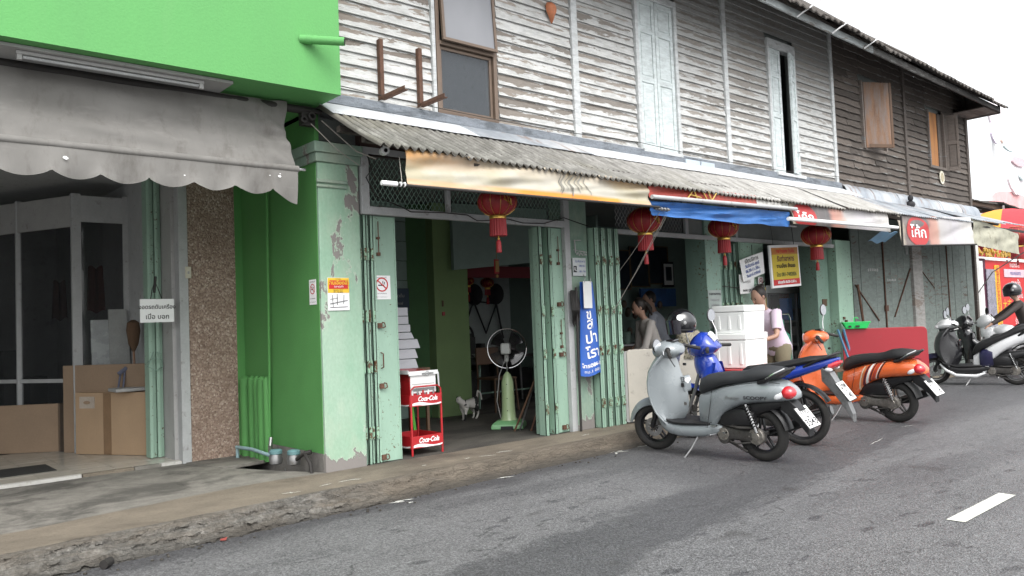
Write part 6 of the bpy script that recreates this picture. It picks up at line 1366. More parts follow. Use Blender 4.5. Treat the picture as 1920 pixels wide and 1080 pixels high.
# ---- red table on its side, stools, green basket
m_redt = M('red laminate', (.33, .018, .028), .42, var=.08, dirt=.05, scale=1.5)
rt = thing('folded_red_table', 'big red table top stood on edge before the wooden doors', 'table', (12.7, 5.7, .1))
put(slabrect(Vector((12.05, 6.10, 0)), Vector((12.76, 5.12, 0)) , .22, 1.05, .035, .07), 'tabletop', m_redt, rt, bevel=.006)
for s in (.1, .5):
    p = Vector((12.05, 6.10, 0)).lerp(Vector((12.76, 5.12, 0)), s); g = G(); g.box(p.x - .02, p.x + .22, p.y - .04, p.y + .04, 0, .225); put(g, 'support_block', m_wood, rt)
# ------------------------------------------------------------------ motor scooters
def se(hy, zb, zt, n=18, e=2.6, top=1.0):
    """closed superellipse ring (y, z)"""
    out = []; zc = (zb + zt) / 2; hz = (zt - zb) / 2
    for k in range(n):
        t = 2 * math.pi * k / n; c, s = math.cos(t), math.sin(t)
        y = hy * math.copysign(abs(c) ** (2 / e), c); z = hz * math.copysign(abs(s) ** (2 / e), s)
        y *= 1 - (1 - top) * max(0, s); out.append((y, zc + z))
    return out
def body(g, secs, n=18, e=2.6, top=1.0, m=0):
    return g.loft([[Vector((x, y, z)) for y, z in se(hy, zb, zt, n, e, top)] for x, zb, zt, hy in secs], m)
def wheel(parent, T, x, R, w, rimr, mt_rim, disc=True, spokes=5, steer=None):
    TT = T @ Matrix.Translation((x, 0, R))
    if steer: TT = TT @ Matrix.Rotation(R_(steer), 4, 'Z')
    g = G(); g.T = TT; rings = []; ro = R - w * .5; ns, nt = 44, 12
    for i in range(ns):
        a = 2 * math.pi * i / ns; ring = []
        for k in range(nt):
            b = 2 * math.pi * k / nt; rr = ro + w * .5 * math.cos(b) * 1.0; yy = w * .55 * math.sin(b)
            ring.append(Vector((rr * math.cos(a), yy, rr * math.sin(a))))
        rings.append(ring)
    rings.append(rings[0]); g.loft(rings, caps=False)
    # tread grooves
    ty = put(g, 'tyre', m_rubber, parent, True)
    g = G(); g.T = TT
    g.lathe([(rimr, -w * .38), (rimr + .012, -w * .42), (rimr + .014, -w * .3), (rimr - .012, 0), (rimr + .014, w * .3), (rimr + .012, w * .42), (rimr, w * .38), (rimr - .02, 0), (rimr, -w * .38)], (0, 0, 0), 'y', 36)
    o = put(g, 'rim', mt_rim, parent, True)
    for k in range(spokes):
        a = 2 * math.pi * k / spokes + .3; g = G(); g.T = TT @ Matrix.Rotation(-a, 4, 'Y')
        for d in (-.012, .012): g.add([(.03, -.012, d * 2.2 - .006), (.03, .012, d * 2.2 - .006), (.03, .012, d * 2.2 + .006), (.03, -.012, d * 2.2 + .006), (rimr, -.014, d - .006), (rimr, .014, d - .006), (rimr, .014, d + .006), (rimr, -.014, d + .006)], [(0, 1, 2, 3), (7, 6, 5, 4), (0, 4, 5, 1), (1, 5, 6, 2), (2, 6, 7, 3), (3, 7, 4, 0)])
        put(g, 'spoke', mt_rim, o)
    g = G(); g.T = TT; g.lathe([(.001, -.05), (.035, -.05), (.042, 0), (.035, .05), (.001, .05)], (0, 0, 0), 'y', 16); put(g, 'hub', m_engine, parent, True)
    if disc:
        g = G(); g.T = TT; g.lathe([(.05, .048), (.095, .048), (.095, .052), (.05, .052)], (0, 0, 0), 'y', 24); g.tube([(.03, .05, 0), (.06, .052, .0)], .008, 6)
        for k in range(10):
            a = k * math.pi / 5; g.tube([(.035 * math.cos(a), .05, .035 * math.sin(a)), (.07 * math.cos(a), .05, .07 * math.sin(a))], .005, 5)
        put(g, 'brake_disc', m_steel, parent); g = G(); g.T = TT; g.box(-.10, -.05, .03, .065, .02, .09); put(g, 'caliper', m_engine, parent, bevel=.008)
def arc_shell(T, cx, cz, R, hw, a0, a1, prof=None, n=20, th=.006, skirt=.05):
    g = G(); g.T = T; rings = []
    for i in range(n + 1):
        t = i / n; a = R_(a0 + (a1 - a0) * t); k = (prof(t) if prof else 1)
        ring = []; m = 8
        for j in range(m + 1):
            b = -1 + 2 * j / m; r = R - skirt * abs(b) ** 3 * k; ring.append(Vector((cx + r * math.cos(a), b * hw * (.55 + .45 * k), cz + r * math.sin(a))))
        for j in range(m, -1, -1):
            b = -1 + 2 * j / m; r = R - th - skirt * abs(b) ** 3 * k; ring.append(Vector((cx + r * math.cos(a), b * (hw * (.55 + .45 * k) - th), cz + r * math.sin(a))))
        rings.append(ring)
    g.loft(rings); return g
def mirror(t, T, x, y, z, hx, hz, stem_from, label=None):
    g = G(); g.T = T; g.tube([stem_from, (stem_from[0] + .01, (stem_from[1] + y) / 2, (stem_from[2] + z) / 2 - .01), (x, y, z - hz * .6)], .006, 6); s = put(g, 'mirror_stem', m_chrome, t, True)
    g = G(); g.T = T @ Matrix.Translation((x, y, z)) @ Matrix.Rotation(R_(-30), 4, 'Z'); g.lathe([(.001, .02), (hz * .6, .018), (hz, .006), (hz, -.004), (hz * .92, -.008), (.001, -.008)], (0, 0, 0), 'x', 20)
    for i in range(len(g.v)): pass
    g2 = G(); c = T @ Vector((x, y, z)); g2.v = [c + Vector(((p - c).x * hx / hz, (p - c).y * hx / hz, (p - c).z)) for p in g.v]; g2.f = g.f; g2.m = g.m
    hd = put(g2, 'mirror_shell', m_blackg, t, True)
    g = G(); g.T = T @ Matrix.Translation((x, y, z)) @ Matrix.Rotation(R_(-30), 4, 'Z') @ Matrix.Translation((-.011, 0, 0)); n = 18
    g.add([(0, hx * .88 * math.cos(2 * math.pi * k / n), hz * .9 * math.sin(2 * math.pi * k / n)) for k in range(n)], [tuple(range(n))]); put(g, 'mirror_glass', m_mirror, hd)
m_mirror = M('mirror glass', (.75, .77, .8), .04, 1, var=0)
m_platew = M('number plate white', (.74, .74, .72), .45, var=.03)
def plate(t, T, x, z, tilt, lines, w=.19, h=.205):
    P = T @ Matrix.Translation((x, 0, z)) @ Matrix.Rotation(R_(tilt), 4, 'Y')
    g = G(); g.T = P; g.box(-.004, 0, -w / 2, w / 2, -h / 2, h / 2); pl = put(g, 'number_plate', m_platew, t, bevel=.003)
    g = G(); g.T = P; g.box(.001, .006, -w / 2 - .008, w / 2 + .008, -h / 2 - .008, h / 2 + .008); put(g, 'plate_holder', m_black, t, bevel=.002)
    for tx, dz, s_ in lines: text('lettering', tx, s_, lambda a, b: P @ Vector((-.006, -a, b + dz)), m_blk, pl, bold=.001)
def taillamp(t, T, x, y, z, rx, ry, rz, mt):
    g = G(); g.T = T; g.ell((x, y, z), rx, ry, rz, 16, 10); return put(g, 'tail_lamp', mt, t, True)
m_lampred = M('red lamp lens', (.55, .02, .03), .12, var=.05, coat=1); m_lampw = M('clear lamp lens', (.7, .7, .72), .08, var=.05, coat=1); m_lampo = M('orange lamp lens', (.6, .2, .02), .12, coat=1)
def scoopy(label, pos, yaw, lean, mbody, mtrim, opt):
    t = thing('motor_scooter', label, 'scooter', (pos[0], pos[1], 0), 'motorcycles parked nose in to the shops')
    T = Matrix.Translation((pos[0], pos[1], 0)) @ Matrix.Rotation(R_(90 + yaw), 4, 'Z') @ Matrix.Rotation(R_(-lean), 4, 'X')
    L = T
    R = .247; WB = 1.21; sweep = opt.get('sweep', 0)
    mrim = opt.get('rim', m_black)
    wheel(t, T, 0, R, .095, .165, mrim, False, 5); wheel(t, T, WB, R - .005, .088, .16, mrim, True, 5, opt.get('steer', 10))
    # side body
    S1 = [(-.39, .60, .625, .03), (-.38, .585, .65, .07), (-.34, .575, .69, .105), (-.27, .565, .735, .135), (-.16, .555, .755, .155), (-.02, .545, .75, .172), (.10, .525, .735, .182), (.20, .49, .715, .186), (.28, .44, .70, .184), (.35, .38, .68, .178), (.41, .31, .66, .168), (.48, .27, .64, .15), (.55, .26, .62, .125), (.60, .27, .60, .095)]
    g = G(); g.T = T; body(g, [(x, a + sweep * (.3 - x) * .35, b + sweep * (.3 - x) * .35, c * (1 - .15 * sweep)) for x, a, b, c in S1], 26, 3.2, .86); bod = put(g, 'rear_body', mbody, t, True)
    # black under body filling the wheel arch
    g = G(); g.T = T; body(g, [(-.30, .52, .59, .06), (-.1, .46, .58, .09), (.15, .36, .55, .12), (.35, .25, .45, .12), (.45, .22, .4, .1)], 16, 3); put(g, 'under_body', m_black, t, True)
    # seat
    S2 = [(-.31, .825, .84, .05), (-.29, .79, .85, .085), (-.22, .755, .862, .115), (-.10, .74, .872, .13), (.0, .73, .862, .137), (.08, .72, .832, .14), (.18, .71, .815, .142), (.30, .69, .812, .14), (.42, .655, .80, .132), (.50, .62, .785, .118), (.56, .60, .755, .098), (.595, .605, .70, .07), (.61, .62, .66, .04)]
    g = G(); g.T = T; body(g, [(x, a + sweep * (.3 - x) * .3, b + sweep * (.3 - x) * .3, c) for x, a, b, c in S2], 26, 2.9, .80); put(g, 'seat', m_seat if not opt.get('seat') else opt['seat'], t, True)
    # grab rail
    for sy in (-1, 1):
        g = G(); g.T = T; dz = sweep * .13; g.tube([(-.08, .12 * sy, .735 + dz * .7), (-.16, .145 * sy, .755 + dz), (-.24, .135 * sy, .80 + dz), (-.33, .07 * sy, .845 + dz), (-.35, 0, .85 + dz)], [.018, .02, .016, .013, .013], 8); put(g, 'grab_rail', m_black if sy < 0 else m_black, t, True)
    g = G(); g.T = T; dz = sweep * .13; g.tube([(-.17, .155, .775 + dz), (-.25, .142, .822 + dz), (-.32, .08, .856 + dz)], .008, 6); put(g, 'grab_rail_trim', m_chrome, t, True)
    # floor
    S3 = [(.34, .27, .33, .13), (.40, .235, .34, .158), (.5, .205, .335, .172), (.65, .19, .325, .182), (.8, .185, .32, .186), (.92, .20, .33, .18), (1.0, .24, .36, .168), (1.06, .30, .42, .14)]
    g = G(); g.T = T; body(g, S3, 22, 3.4); put(g, 'floor_board', mbody if not opt.get('floor') else opt['floor'], t, True)
    g = G(); g.T = T; body(g, [(.46, .325, .345, .15), (.5, .325, .352, .165), (.7, .315, .343, .176), (.86, .312, .342, .174), (.94, .33, .36, .165), (1.0, .365, .385, .145)], 18, 4); put(g, 'floor_mat', m_black, t, True)
    # leg shield
    Z = [(.27, 1.04, .90, .14), (.34, 1.10, .79, .185), (.42, 1.155, .725, .212), (.52, 1.19, .70, .228), (.62, 1.205, .705, .238), (.72, 1.20, .73, .24), (.82, 1.175, .775, .232), (.90, 1.13, .80, .205), (.96, 1.085, .83, .16), (1.01, 1.05, .87, .12), (1.04, 1.02, .90, .08)]
    g = G(); g.T = T; rings = []
    for z, so_, si, w in Z:
        ring = []; m = 12
        for j in range(m + 1):
            b = -1 + 2 * j / m; ring.append(Vector((so_ - .13 * abs(b) ** 2.4 - .012 * (1 - abs(b)) , w * b, z)))
        for j in range(m, -1, -1):
            b = -1 + 2 * j / m; k = max(0, 1 - abs(b) * 1.15); bump_ = k ** .5 if k > 0 else 0
            ring.append(Vector((so_ - .13 * abs(b) ** 2.4 - .022 - (so_ - .05 - si) * bump_ * (0.9), (w - .012) * b, z)))
        rings.append(ring)
    g.loft(rings); put(g, 'leg_shield', mbody if not opt.get('shield') else opt['shield'], t, True)
    g = G(); g.T = T
    for sy in (-1, 1): g.tube([(so_ - .135, (w + .001) * sy, z) for z, so_, si, w in Z], .0085, 8)
    put(g, 'shield_edge_trim', mbody if not opt.get('shield') else opt['shield'], t, True)
    g = G(); g.T = T; g.box(.785, .84, -.09, .03, .60, .76); put(g, 'glove_box_lid', mbody if not opt.get('shield') else opt['shield'], t, bevel=.02)
    g = G(); g.T = T; g.tube([(.82, -.03, .87), (.79, -.03, .87)], .014, 10); g.box(.775, .80, .045, .07, .66, .70); put(g, 'key_lock', m_black, t, bevel=.006)
    g = G(); g.T = T; g.tube([(.79, .065, .75), (.76, .065, .76), (.76, .065, .72), (.78, .065, .71)], .005, 6); put(g, 'bag_hook', m_black, t, True)
    # front fender
    g = arc_shell(T @ Matrix.Translation((WB, 0, R)) @ Matrix.Rotation(R_(opt.get('steer', 10) * .6), 4, 'Z'), 0, 0, .292, .082, 8, 128, lambda u: math.sin(math.pi * min(1, u * .72 + .16)) ** .55, 22, .006, .075); put(g, 'front_fender', mbody if not opt.get('fender') else opt['fender'], t, True)
    for sy in (-1, 1):
        g = G(); g.T = T; g.tube([(1.03, .055 * sy, .72), (1.10, .055 * sy, .5), (WB, .062 * sy, .245)], [.02, .02, .024], 10); put(g, 'fork_leg', m_black, t, True)
    # handlebar pod
    H = T @ Matrix.Translation((.95, 0, 1.03)) @ Matrix.Rotation(R_(opt.get('steer', 10)), 4, 'Z') @ Matrix.Translation((-.95, 0, -1.03))
    mh = mbody if not opt.get('head') else opt['head']
    if opt.get('pointed'):
        g = G(); g.T = H; body(g, [(.80, 1.0, 1.06, .07), (.86, .975, 1.10, .14), (.95, .96, 1.13, .165), (1.04, .955, 1.12, .145), (1.11, .965, 1.07, .10), (1.15, .98, 1.02, .05)], 22, 2.3, .6); put(g, 'handlebar_cowl', mh, t, True)
        g = G(); g.T = H; g.ell((1.12, .04, 1.0), .05, .06, .035, 14, 8); put(g, 'head_lamp', m_lampw, t, True)
        g = G(); g.T = H; body(g, [(.80, .93, .985, .09), (.9, .90, .97, .13), (1.02, .90, .965, .12), (1.1, .92, .97, .06)], 16, 2.4); put(g, 'cowl_lower', opt['shield'], t, True)
    else:
        g = G(); g.T = H; body(g, [(.81, .985, 1.04, .07), (.84, .955, 1.075, .125), (.90, .935, 1.105, .155), (.97, .925, 1.115, .16), (1.03, .93, 1.105, .145), (1.07, .945, 1.085, .12), (1.09, .96, 1.07, .09)], 24, 2.2); put(g, 'handlebar_cowl', mh, t, True)
        g = G(); g.T = H; g.lathe([(.001, 1.11), (.06, 1.105), (.072, 1.09), (.078, 1.075), (.074, 1.06)], (0, 0, 1.015), 'x', 24); put(g, 'head_lamp', m_lampw, t, True)
        g = G(); g.T = H; g.lathe([(.076, 1.085), (.086, 1.08), (.084, 1.05), (.076, 1.06)], (0, 0, 1.015), 'x', 24); put(g, 'lamp_ring', m_chrome, t, True)
    g = G(); g.T = H; g.box(.86, .95, -.06, .06, 1.095, 1.12); put(g, 'instrument_panel', m_blackg, t, bevel=.02)
    for sy in (-1, 1):
        g = G(); g.T = H; g.tube([(.90, .12 * sy, 1.03), (.87, .19 * sy, 1.035)], .026, 10); put(g, 'switch_housing', m_black, t, True)
        g = G(); g.T = H; g.tube([(.87, .19 * sy, 1.035), (.78, .32 * sy, .985), (.775, .33 * sy, .983)], [.017, .019, .012], 10); put(g, 'grip', m_rubber, t, True)
        g = G(); g.T = H; g.tube([(.92, .17 * sy, 1.035), (.90, .22 * sy, 1.03), (.83, .35 * sy, 1.01)], .007, 6); put(g, 'brake_lever', m_chrome, t, True)
    for sy, (mz, mx, my) in opt.get('mirrors', {}).items():
        mirror(t, H, mx, my * sy, mz, .05, .075, (.90, .15 * sy, 1.05))
    # engine and drive side
    me_, ma_ = opt.get('case', m_engine), opt.get('alu', m_engine)
    g = G(); g.T = T @ Matrix.Translation((0, .085, 0)); body(g, [(-.07, .20, .29, .03), (-.02, .175, .315, .045), (.08, .18, .31, .045), (.2, .195, .31, .045), (.34, .195, .33, .05), (.42, .22, .32, .04), (.46, .25, .29, .02)], 18, 3); put(g, 'belt_case', ma_, t, True)
    for cx_, cz_, r_, y_ in ((0, .247, .078, .125), (.33, .25, .062, .135)):
        g = G(); g.T = T; g.lathe([(.001, y_ + .014), (r_ * .45, y_ + .012), (r_ * .5, y_ + .004), (r_ * .92, y_ + .002), (r_, y_ - .012), (r_, y_ - .03)], (cx_, 0, cz_), 'y', 22)
        for q in range(6): g.tube([(cx_ + r_ * .8 * math.cos(q * 1.047), y_, cz_ + r_ * .8 * math.sin(q * 1.047)), (cx_ + r_ * .8 * math.cos(q * 1.047), y_ + .009, cz_ + r_ * .8 * math.sin(q * 1.047))], .007, 6)
        put(g, 'case_cover', m_alu, t, True)
    g = G(); g.T = T
    for q in range(7): g.box(.40 + q * .012, .404 + q * .012, -.05, .10, .235, .335)
    g.tube([(.30, .12, .34), (.16, .15, .325), (.02, .145, .33)], .012, 6); g.tube([(.34, .10, .20), (.2, .13, .17), (.05, .12, .19)], .008, 6); g.tube([(.42, .08, .36), (.36, .12, .42), (.34, .12, .50)], .008, 6); put(g, 'engine_fins', m_engine, t)
    g = G(); g.T = T; g.tube([(.33, .05, .22), (.33, .135, .22)], [.07, .06], 16); g.tube([(.40, -.08, .30), (.52, 0, .32)], .06, 12); g.box(.2, .42, -.10, .06, .20, .33); put(g, 'engine_block', m_engine, t, True)
    g = G(); g.T = T @ Matrix.Translation((0, .105, 0)); body(g, [(.0, .36, .46, .03), (.04, .33, .49, .045), (.16, .325, .50, .05), (.28, .325, .47, .05), (.34, .34, .42, .03)], 16, 3.4); put(g, 'air_cleaner', m_black, t, True)
    g = G(); g.T = T; g.tube([(-.06, .135, .47), (-.085, .135, .25)], .001, 4)
    g = G(); g.T = T; g.tube([(.06, .145, .54), (-.03, .15, .29)], .012, 8); put(g, 'shock_rod', m_chrome, t, True)
    g = G(); g.T = T; N_ = 8; A, B = Vector((.052, .145, .52)), Vector((-.018, .15, .33)); ax = (B - A).normalized(); uu = ax.orthogonal().normalized(); vv = ax.cross(uu)
    g.tube([A.lerp(B, q / 64) + (uu * math.cos(q * 2 * math.pi * N_ / 64) + vv * math.sin(q * 2 * math.pi * N_ / 64)) * .024 for q in range(65)], .006, 5); put(g, 'shock_spring', opt.get('spring', m_black), t, True)
    g = G(); g.T = T; g.tube([(.33, .14, .265), (.27, .175, .275)], .008, 6); g.tube([(.27, .17, .277), (.27, .20, .277)], .010, 6); g.tube([(.40, .135, .25), (.46, .15, .235), (.46, .19, .235)], .008, 6); put(g, 'kick_lever', m_chrome, t, True)
    g = G(); g.T = T; g.tube([(.10, -.13, .22), (-.05, -.14, .25), (-.30, -.15, .34)], [.03, .05, .045], 14); put(g, 'exhaust', m_black, t, True)
    g = G(); g.T = T; g.box(.36, .42, .165, .20, .325, .34); put(g, 'pillion_peg', m_chrome, t, bevel=.004)
    g = G(); g.T = T; g.tube([(.62, .13, .20), (.66, .19, .10), (.72, .26, .0)], .010, 8); g.tube([(.70, .25, .006), (.76, .29, .004)], .014, 6); put(g, 'side_stand', m_steel, t, True)
    g = G(); g.T = T; g.tube([(.30, .10, .18), (.14, .12, .12), (.10, .12, .10)], .012, 8); g.tube([(.30, -.10, .18), (.14, -.12, .12)], .012, 8); g.tube([(.16, -.12, .12), (.16, .12, .12)], .010, 8); put(g, 'centre_stand', m_dkiron, t, True)
    # rear mudguard and plate
    g = arc_shell(T, 0, R + .005, .30, .07, 60, 168, None, 16, .005, .03); put(g, 'rear_mudguard', opt.get('guard', m_black), t, True)
    g = G(); g.T = T; g.loft([[Vector((x, y, z)) for y in (-w, w) for z in ((z0, z1) if y < 0 else (z1, z0))] for x, z0, z1, w in ((-.24, .49, .58, .07), (-.32, .43, .585, .065), (-.40, .36, .50, .055), (-.47, .26, .36, .045))]); put(g, 'plate_bracket', m_black, t, bevel=.008)
    plate(t, T, -.445, .43, 38, opt['plate'])
    g = G(); g.T = T
    if sweep: g.ell((-.375, 0, .735), .05, .08, .04, 16, 8)
    else: g.ell((-.325, .062, .645), .070, .072, .058, 16, 10)
    put(g, 'tail_lamp', m_lampred, t, True)
    if not sweep:
        g = G(); g.T = T @ Matrix.Translation((-.27, .125, .625)) @ Matrix.Rotation(R_(20), 4, 'Z') @ Matrix.Rotation(R_(28), 4, 'Y'); g.ell((0, 0, 0), .052, .016, .026, 14, 8); put(g, 'turn_signal', m_lampw, t, True)
    for w in (.05, -.05):
        pass
    return t, T, bod
m_greyb = M('scooter grey gloss', (.225, .25, .262), .28, var=.03, coat=.8, scale=2); m_org = M('scooter orange gloss', (.66, .125, .03), .28, var=.06, coat=.8, dirt=.05); m_wbody = M('scooter white gloss', (.72, .73, .74), .25, var=.03, coat=.8)
m_navy = M('navy plastic', (.02, .02, .06), .3, var=.1, coat=.5); m_bluep = M('scooter blue gloss', (.018, .05, .36), .22, var=.05, coat=1); m_cream = M('mottled cream', (.55, .52, .48), .6, var=.3)
def side_text(bod, T, tx, size, x, z, y, mt, **k):
    text('lettering', tx, size, lambda a, b: T @ Vector((x - a, y, z + b)), mt, bod, **k)
s1, T1, b1_ = scoopy('grey scooter with a black seat nearest the camera beside the kerb', (6.47, 4.06), 1, 5, m_greyb, m_chrome,
    {'plate': (('1กด', .055, .085), ('สตูล', .0, .028), ('3543', -.055, .092)), 'mirrors': {1: (1.07, 1.02, .12)}, 'spring': m_black, 'seat': M('charcoal seat', (.030, .032, .035), .55, var=.1, fine=220, bump=.1)})
side_text(b1_, T1, 'Prestige', .045, .17, .60, .1875, m_steel, shear=.4)
side_text(b1_, T1, 'SCOOPY', .040, -.06, .605, .1765, M('dark badge', (.03, .03, .035), .3), bold=.0015, sx=1.5)
g = G(); g.T = T1; g.add([(.783, .015, .74), (.783, -.065, .74), (.783, -.08, .72), (.783, -.025, .68), (.783, .03, .72)], [(0, 1, 2, 3, 4)]); put(g, 'sticker', m_wht, s1)
g = G(); g.T = T1; g.box(.70, .73, .14, .142, .5, .53); put(g, 'sticker', m_steel, s1)
s3, T3, b3_ = scoopy('orange scooter with white, brown and cream side stripes before the red table', (9.58, 4.22), -3, 5, m_org, m_chrome,
    {'plate': (('2กก', .055, .085), ('118', -.05, .092)), 'mirrors': {-1: (1.34, .90, .22)}, 'alu': m_alu, 'spring': m_steel, 'rim': m_engine, 'guard': M('faded black guard', (.05, .05, .05), .7), 'steer': 14})
st_cols = (('cream', (.62, .52, .38)), ('tan', (.45, .25, .12)), ('maroon', (.10, .015, .02)), ('white', (.75, .75, .72)), ('maroon', (.16, .02, .02)), ('red', (.40, .05, .03)), ('white', (.7, .7, .66)), ('black', (.02, .02, .02)))
xs = [(.305, .020), (.28, .010), (.245, .030), (.205, .035), (.165, .020), (.125, .030), (.09, .010), (.068, .018)]
m_st = {}
def surfy(x, z):
    import bisect
    S = [(-.39, .60, .625, .03), (-.34, .575, .69, .105), (-.27, .565, .735, .135), (-.16, .555, .755, .155), (-.02, .545, .75, .172), (.10, .525, .735, .182), (.20, .49, .715, .186), (.28, .44, .70, .184), (.35, .38, .68, .178), (.41, .31, .66, .168)]
    for a, b in zip(S, S[1:]):
        if a[0] <= x <= b[0]:
            t = (x - a[0]) / (b[0] - a[0]); zb, zt, hy = [a[i] * (1 - t) + b[i] * t for i in (1, 2, 3)]; break
    else: return .17, .5, .7
    s = max(-.98, min(.98, (z - (zb + zt) / 2) / ((zt - zb) / 2))); c = (1 - abs(s) ** 3.2) ** (1 / 3.2); return hy * c * (1 - .14 * max(0, abs(s) ** 1.6 * (1 if s > 0 else 0))), zb, zt
for (nm, c), (x, w) in zip(st_cols, xs):
    mt = m_st.setdefault(nm, M(nm + ' stripe', c, .35, var=.03, coat=.5)); g = G(); g.T = T3; n = 10; vs = []
    for i in range(n + 1):
        f_ = i / n; zz = .47 + .24 * f_; xx = x - .10 * (f_ - .5)
        for q in (w / 2, -w / 2):
            y, zb, zt = surfy(xx + q, min(max(zz, .0), .9)); z2 = zb + .02 + (zt - zb - .03) * f_; y = surfy(xx + q, z2)[0]; vs.append((xx + q, y + .003, z2))
    g.add(vs, [(2 * i, 2 * i + 1, 2 * i + 3, 2 * i + 2) for i in range(n)]); put(g, 'stripe', mt, b3_, True)
s4, T4, b4_ = scoopy('white and navy scooter with a pointed white cowl at the right before the plank doors', (14.95, 4.62), 10, 4, m_wbody, m_chrome,
    {'plate': (('กขต', .055, .06), ('512', -.05, .065)), 'mirrors': {1: (1.22, 1.0, .16), -1: (1.24, .95, .2)}, 'sweep': 1.0, 'pointed': 1, 'shield': m_blackg, 'floor': m_black, 'fender': m_navy, 'rim': m_steel, 'steer': 12})
g = G(); g.T = T4; body(g, [(.30, .32, .60, .185), (.38, .28, .62, .18), (.46, .27, .60, .165), (.50, .30, .56, .14)], 18, 3.2); put(g, 'navy_panel', m_navy, s4, True)
for sy in (1, -1):
    g = G(); g.T = T4; g.tube([(.42, .175 * sy, .22), (.55, .195 * sy, .17), (.85, .20 * sy, .18), (1.0, .18 * sy, .26), (1.10, .14 * sy, .36)], [.02, .028, .028, .024, .012], 10); put(g, 'lower_trim', m_wbody, s4, True)
# ---- underbone motorcycles
def underbone(label, pos, yaw, lean, mb, opt):
    t = thing('motorcycle', label, 'motorcycle', (pos[0], pos[1], 0), 'motorcycles parked nose in to the shops')
    T = Matrix.Translation((pos[0], pos[1], 0)) @ Matrix.Rotation(R_(90 + yaw), 4, 'Z') @ Matrix.Rotation(R_(-lean), 4, 'X'); R = .285; WB = 1.24
    wheel(t, T, 0, R, .075, .218, m_black, False, 5); wheel(t, T, WB, R, .07, .218, m_black, True, 5, opt.get('steer', 6))
    g = G(); g.T = T; body(g, [(-.42, .86, .885, .03), (-.36, .82, .885, .07), (-.22, .76, .86, .10), (-.02, .69, .82, .12), (.2, .62, .78, .13), (.4, .56, .74, .12), (.55, .50, .70, .09)], 20, 2.8); put(g, 'tail_fairing', mb, t, True)
    g = G(); g.T = T; body(g, [(-.40, .885, .90, .04), (-.30, .865, .905, .09), (-.12, .82, .895, .115), (.06, .78, .86, .125), (.25, .74, .83, .125), (.42, .71, .81, .11), (.52, .69, .80, .08), (.58, .70, .76, .04)], 20, 2.8, .85); put(g, 'seat', m_seat, t, True)
    g = G(); g.T = T; body(g, [(.48, .44, .66, .085), (.6, .46, .62, .085), (.8, .50, .68, .085), (.95, .56, .84, .09), (1.02, .66, .92, .08)], 18, 2.6); put(g, 'centre_spine', mb, t, True)
    g = G(); g.T = T; body(g, [(.84, .60, .80, .06), (.90, .56, .92, .095), (1.0, .60, .97, .11), (1.08, .66, .97, .09), (1.12, .74, .92, .05)], 16, 2.5); put(g, 'front_body', mb, t, True)
    for sy in (-1, 1):
        g = G(); g.T = T; g.slab(lambda u, v: (1.08 - .22 * v ** 1.5 * (1 - .3 * u) - .05 * u, sy * (.03 + (.03 + .10 * math.sin(u * math.pi * .85 + .15)) * math.sin(min(1, v * 1.2) * math.pi / 2)), .84 - .5 * u), 10, 10, (-.012, 0, 0)); put(g, 'leg_shield', mb, t, True)
        g = G(); g.T = T; g.tube([(1.03, .06 * sy, .82), (1.12, .065 * sy, .55), (WB, .07 * sy, .285)], [.022, .02, .022], 10); put(g, 'fork_leg', m_steel, t, True)
        g = G(); g.T = T; g.tube([(.02, .11 * sy, .62), (-.02, .115 * sy, .30)], .022, 8); put(g, 'shock_absorber', m_black, t, True)
        g = G(); g.T = T; g.tube([(-.10, .10 * sy, .80), (-.25, .12 * sy, .87), (-.40, .06 * sy, .925), (-.43, 0, .93)], .013, 8); put(g, 'grab_rail', m_black, t, True)
    H = T @ Matrix.Translation((.98, 0, 1.0)) @ Matrix.Rotation(R_(opt.get('steer', 6)), 4, 'Z') @ Matrix.Translation((-.98, 0, -1.0))
    g = G(); g.T = H; body(g, [(.84, .985, 1.03, .09), (.89, .94, 1.10, .14), (.95, .91, 1.16, .165), (1.03, .89, 1.17, .155), (1.11, .89, 1.12, .12), (1.17, .92, 1.05, .07), (1.20, .95, 1.0, .03)], 20, 2.3, .7); put(g, 'handlebar_cowl', mb, t, True)
    g = G(); g.T = H; g.ell((1.12, 0, 1.0), .06, .09, .05, 14, 8); put(g, 'head_lamp', m_lampw, t, True)
    g = G(); g.T = H; g.slab(lambda u, v: (.862 + .07 * v, -.065 + .13 * u, 1.06 + .015 * math.sin(math.pi * u) + .085 * v), 8, 6, (-.008, 0, .012)); put(g, 'instrument_panel', m_wbody if opt.get('whitepanel') else m_blackg, t, True)
    for sy in (-1, 1):
        g = G(); g.T = H; g.tube([(.92, .12 * sy, 1.0), (.90, .20 * sy, 1.0), (.84, .34 * sy, .985)], [.02, .019, .018], 10); put(g, 'grip', m_rubber, t, True)
        g = G(); g.T = H; g.tube([(.95, .17 * sy, 1.0), (.94, .24 * sy, .995), (.88, .36 * sy, .975)], .007, 6); put(g, 'brake_lever', m_chrome, t, True)
    for sy, (mz, mx, my) in opt['mirrors'].items(): mirror(t, H, mx, my * sy, mz, .055, .075, (.92, .17 * sy, 1.02))
    g = G(); g.T = T; body(g, [(.22, .20, .36, .09), (.3, .18, .40, .11), (.45, .19, .42, .12), (.6, .24, .40, .10), (.66, .28, .36, .06)], 14, 3); put(g, 'engine', m_engine, t, True)
    g = G(); g.T = T; g.box(-.04, .40, .085, .10, .24, .33); put(g, 'chain_case', m_black, t, bevel=.01)
    g = G(); g.T = T; g.tube([(.55, -.1, .2), (.2, -.13, .22), (-.25, -.15, .34)], [.02, .04, .045], 12); put(g, 'exhaust', m_steel, t, True)
    g = G(); g.T = T; g.tube([(.40, .12, .22), (.44, .2, .1), (.46, .26, 0)], .010, 8); put(g, 'side_stand', m_steel, t, True)
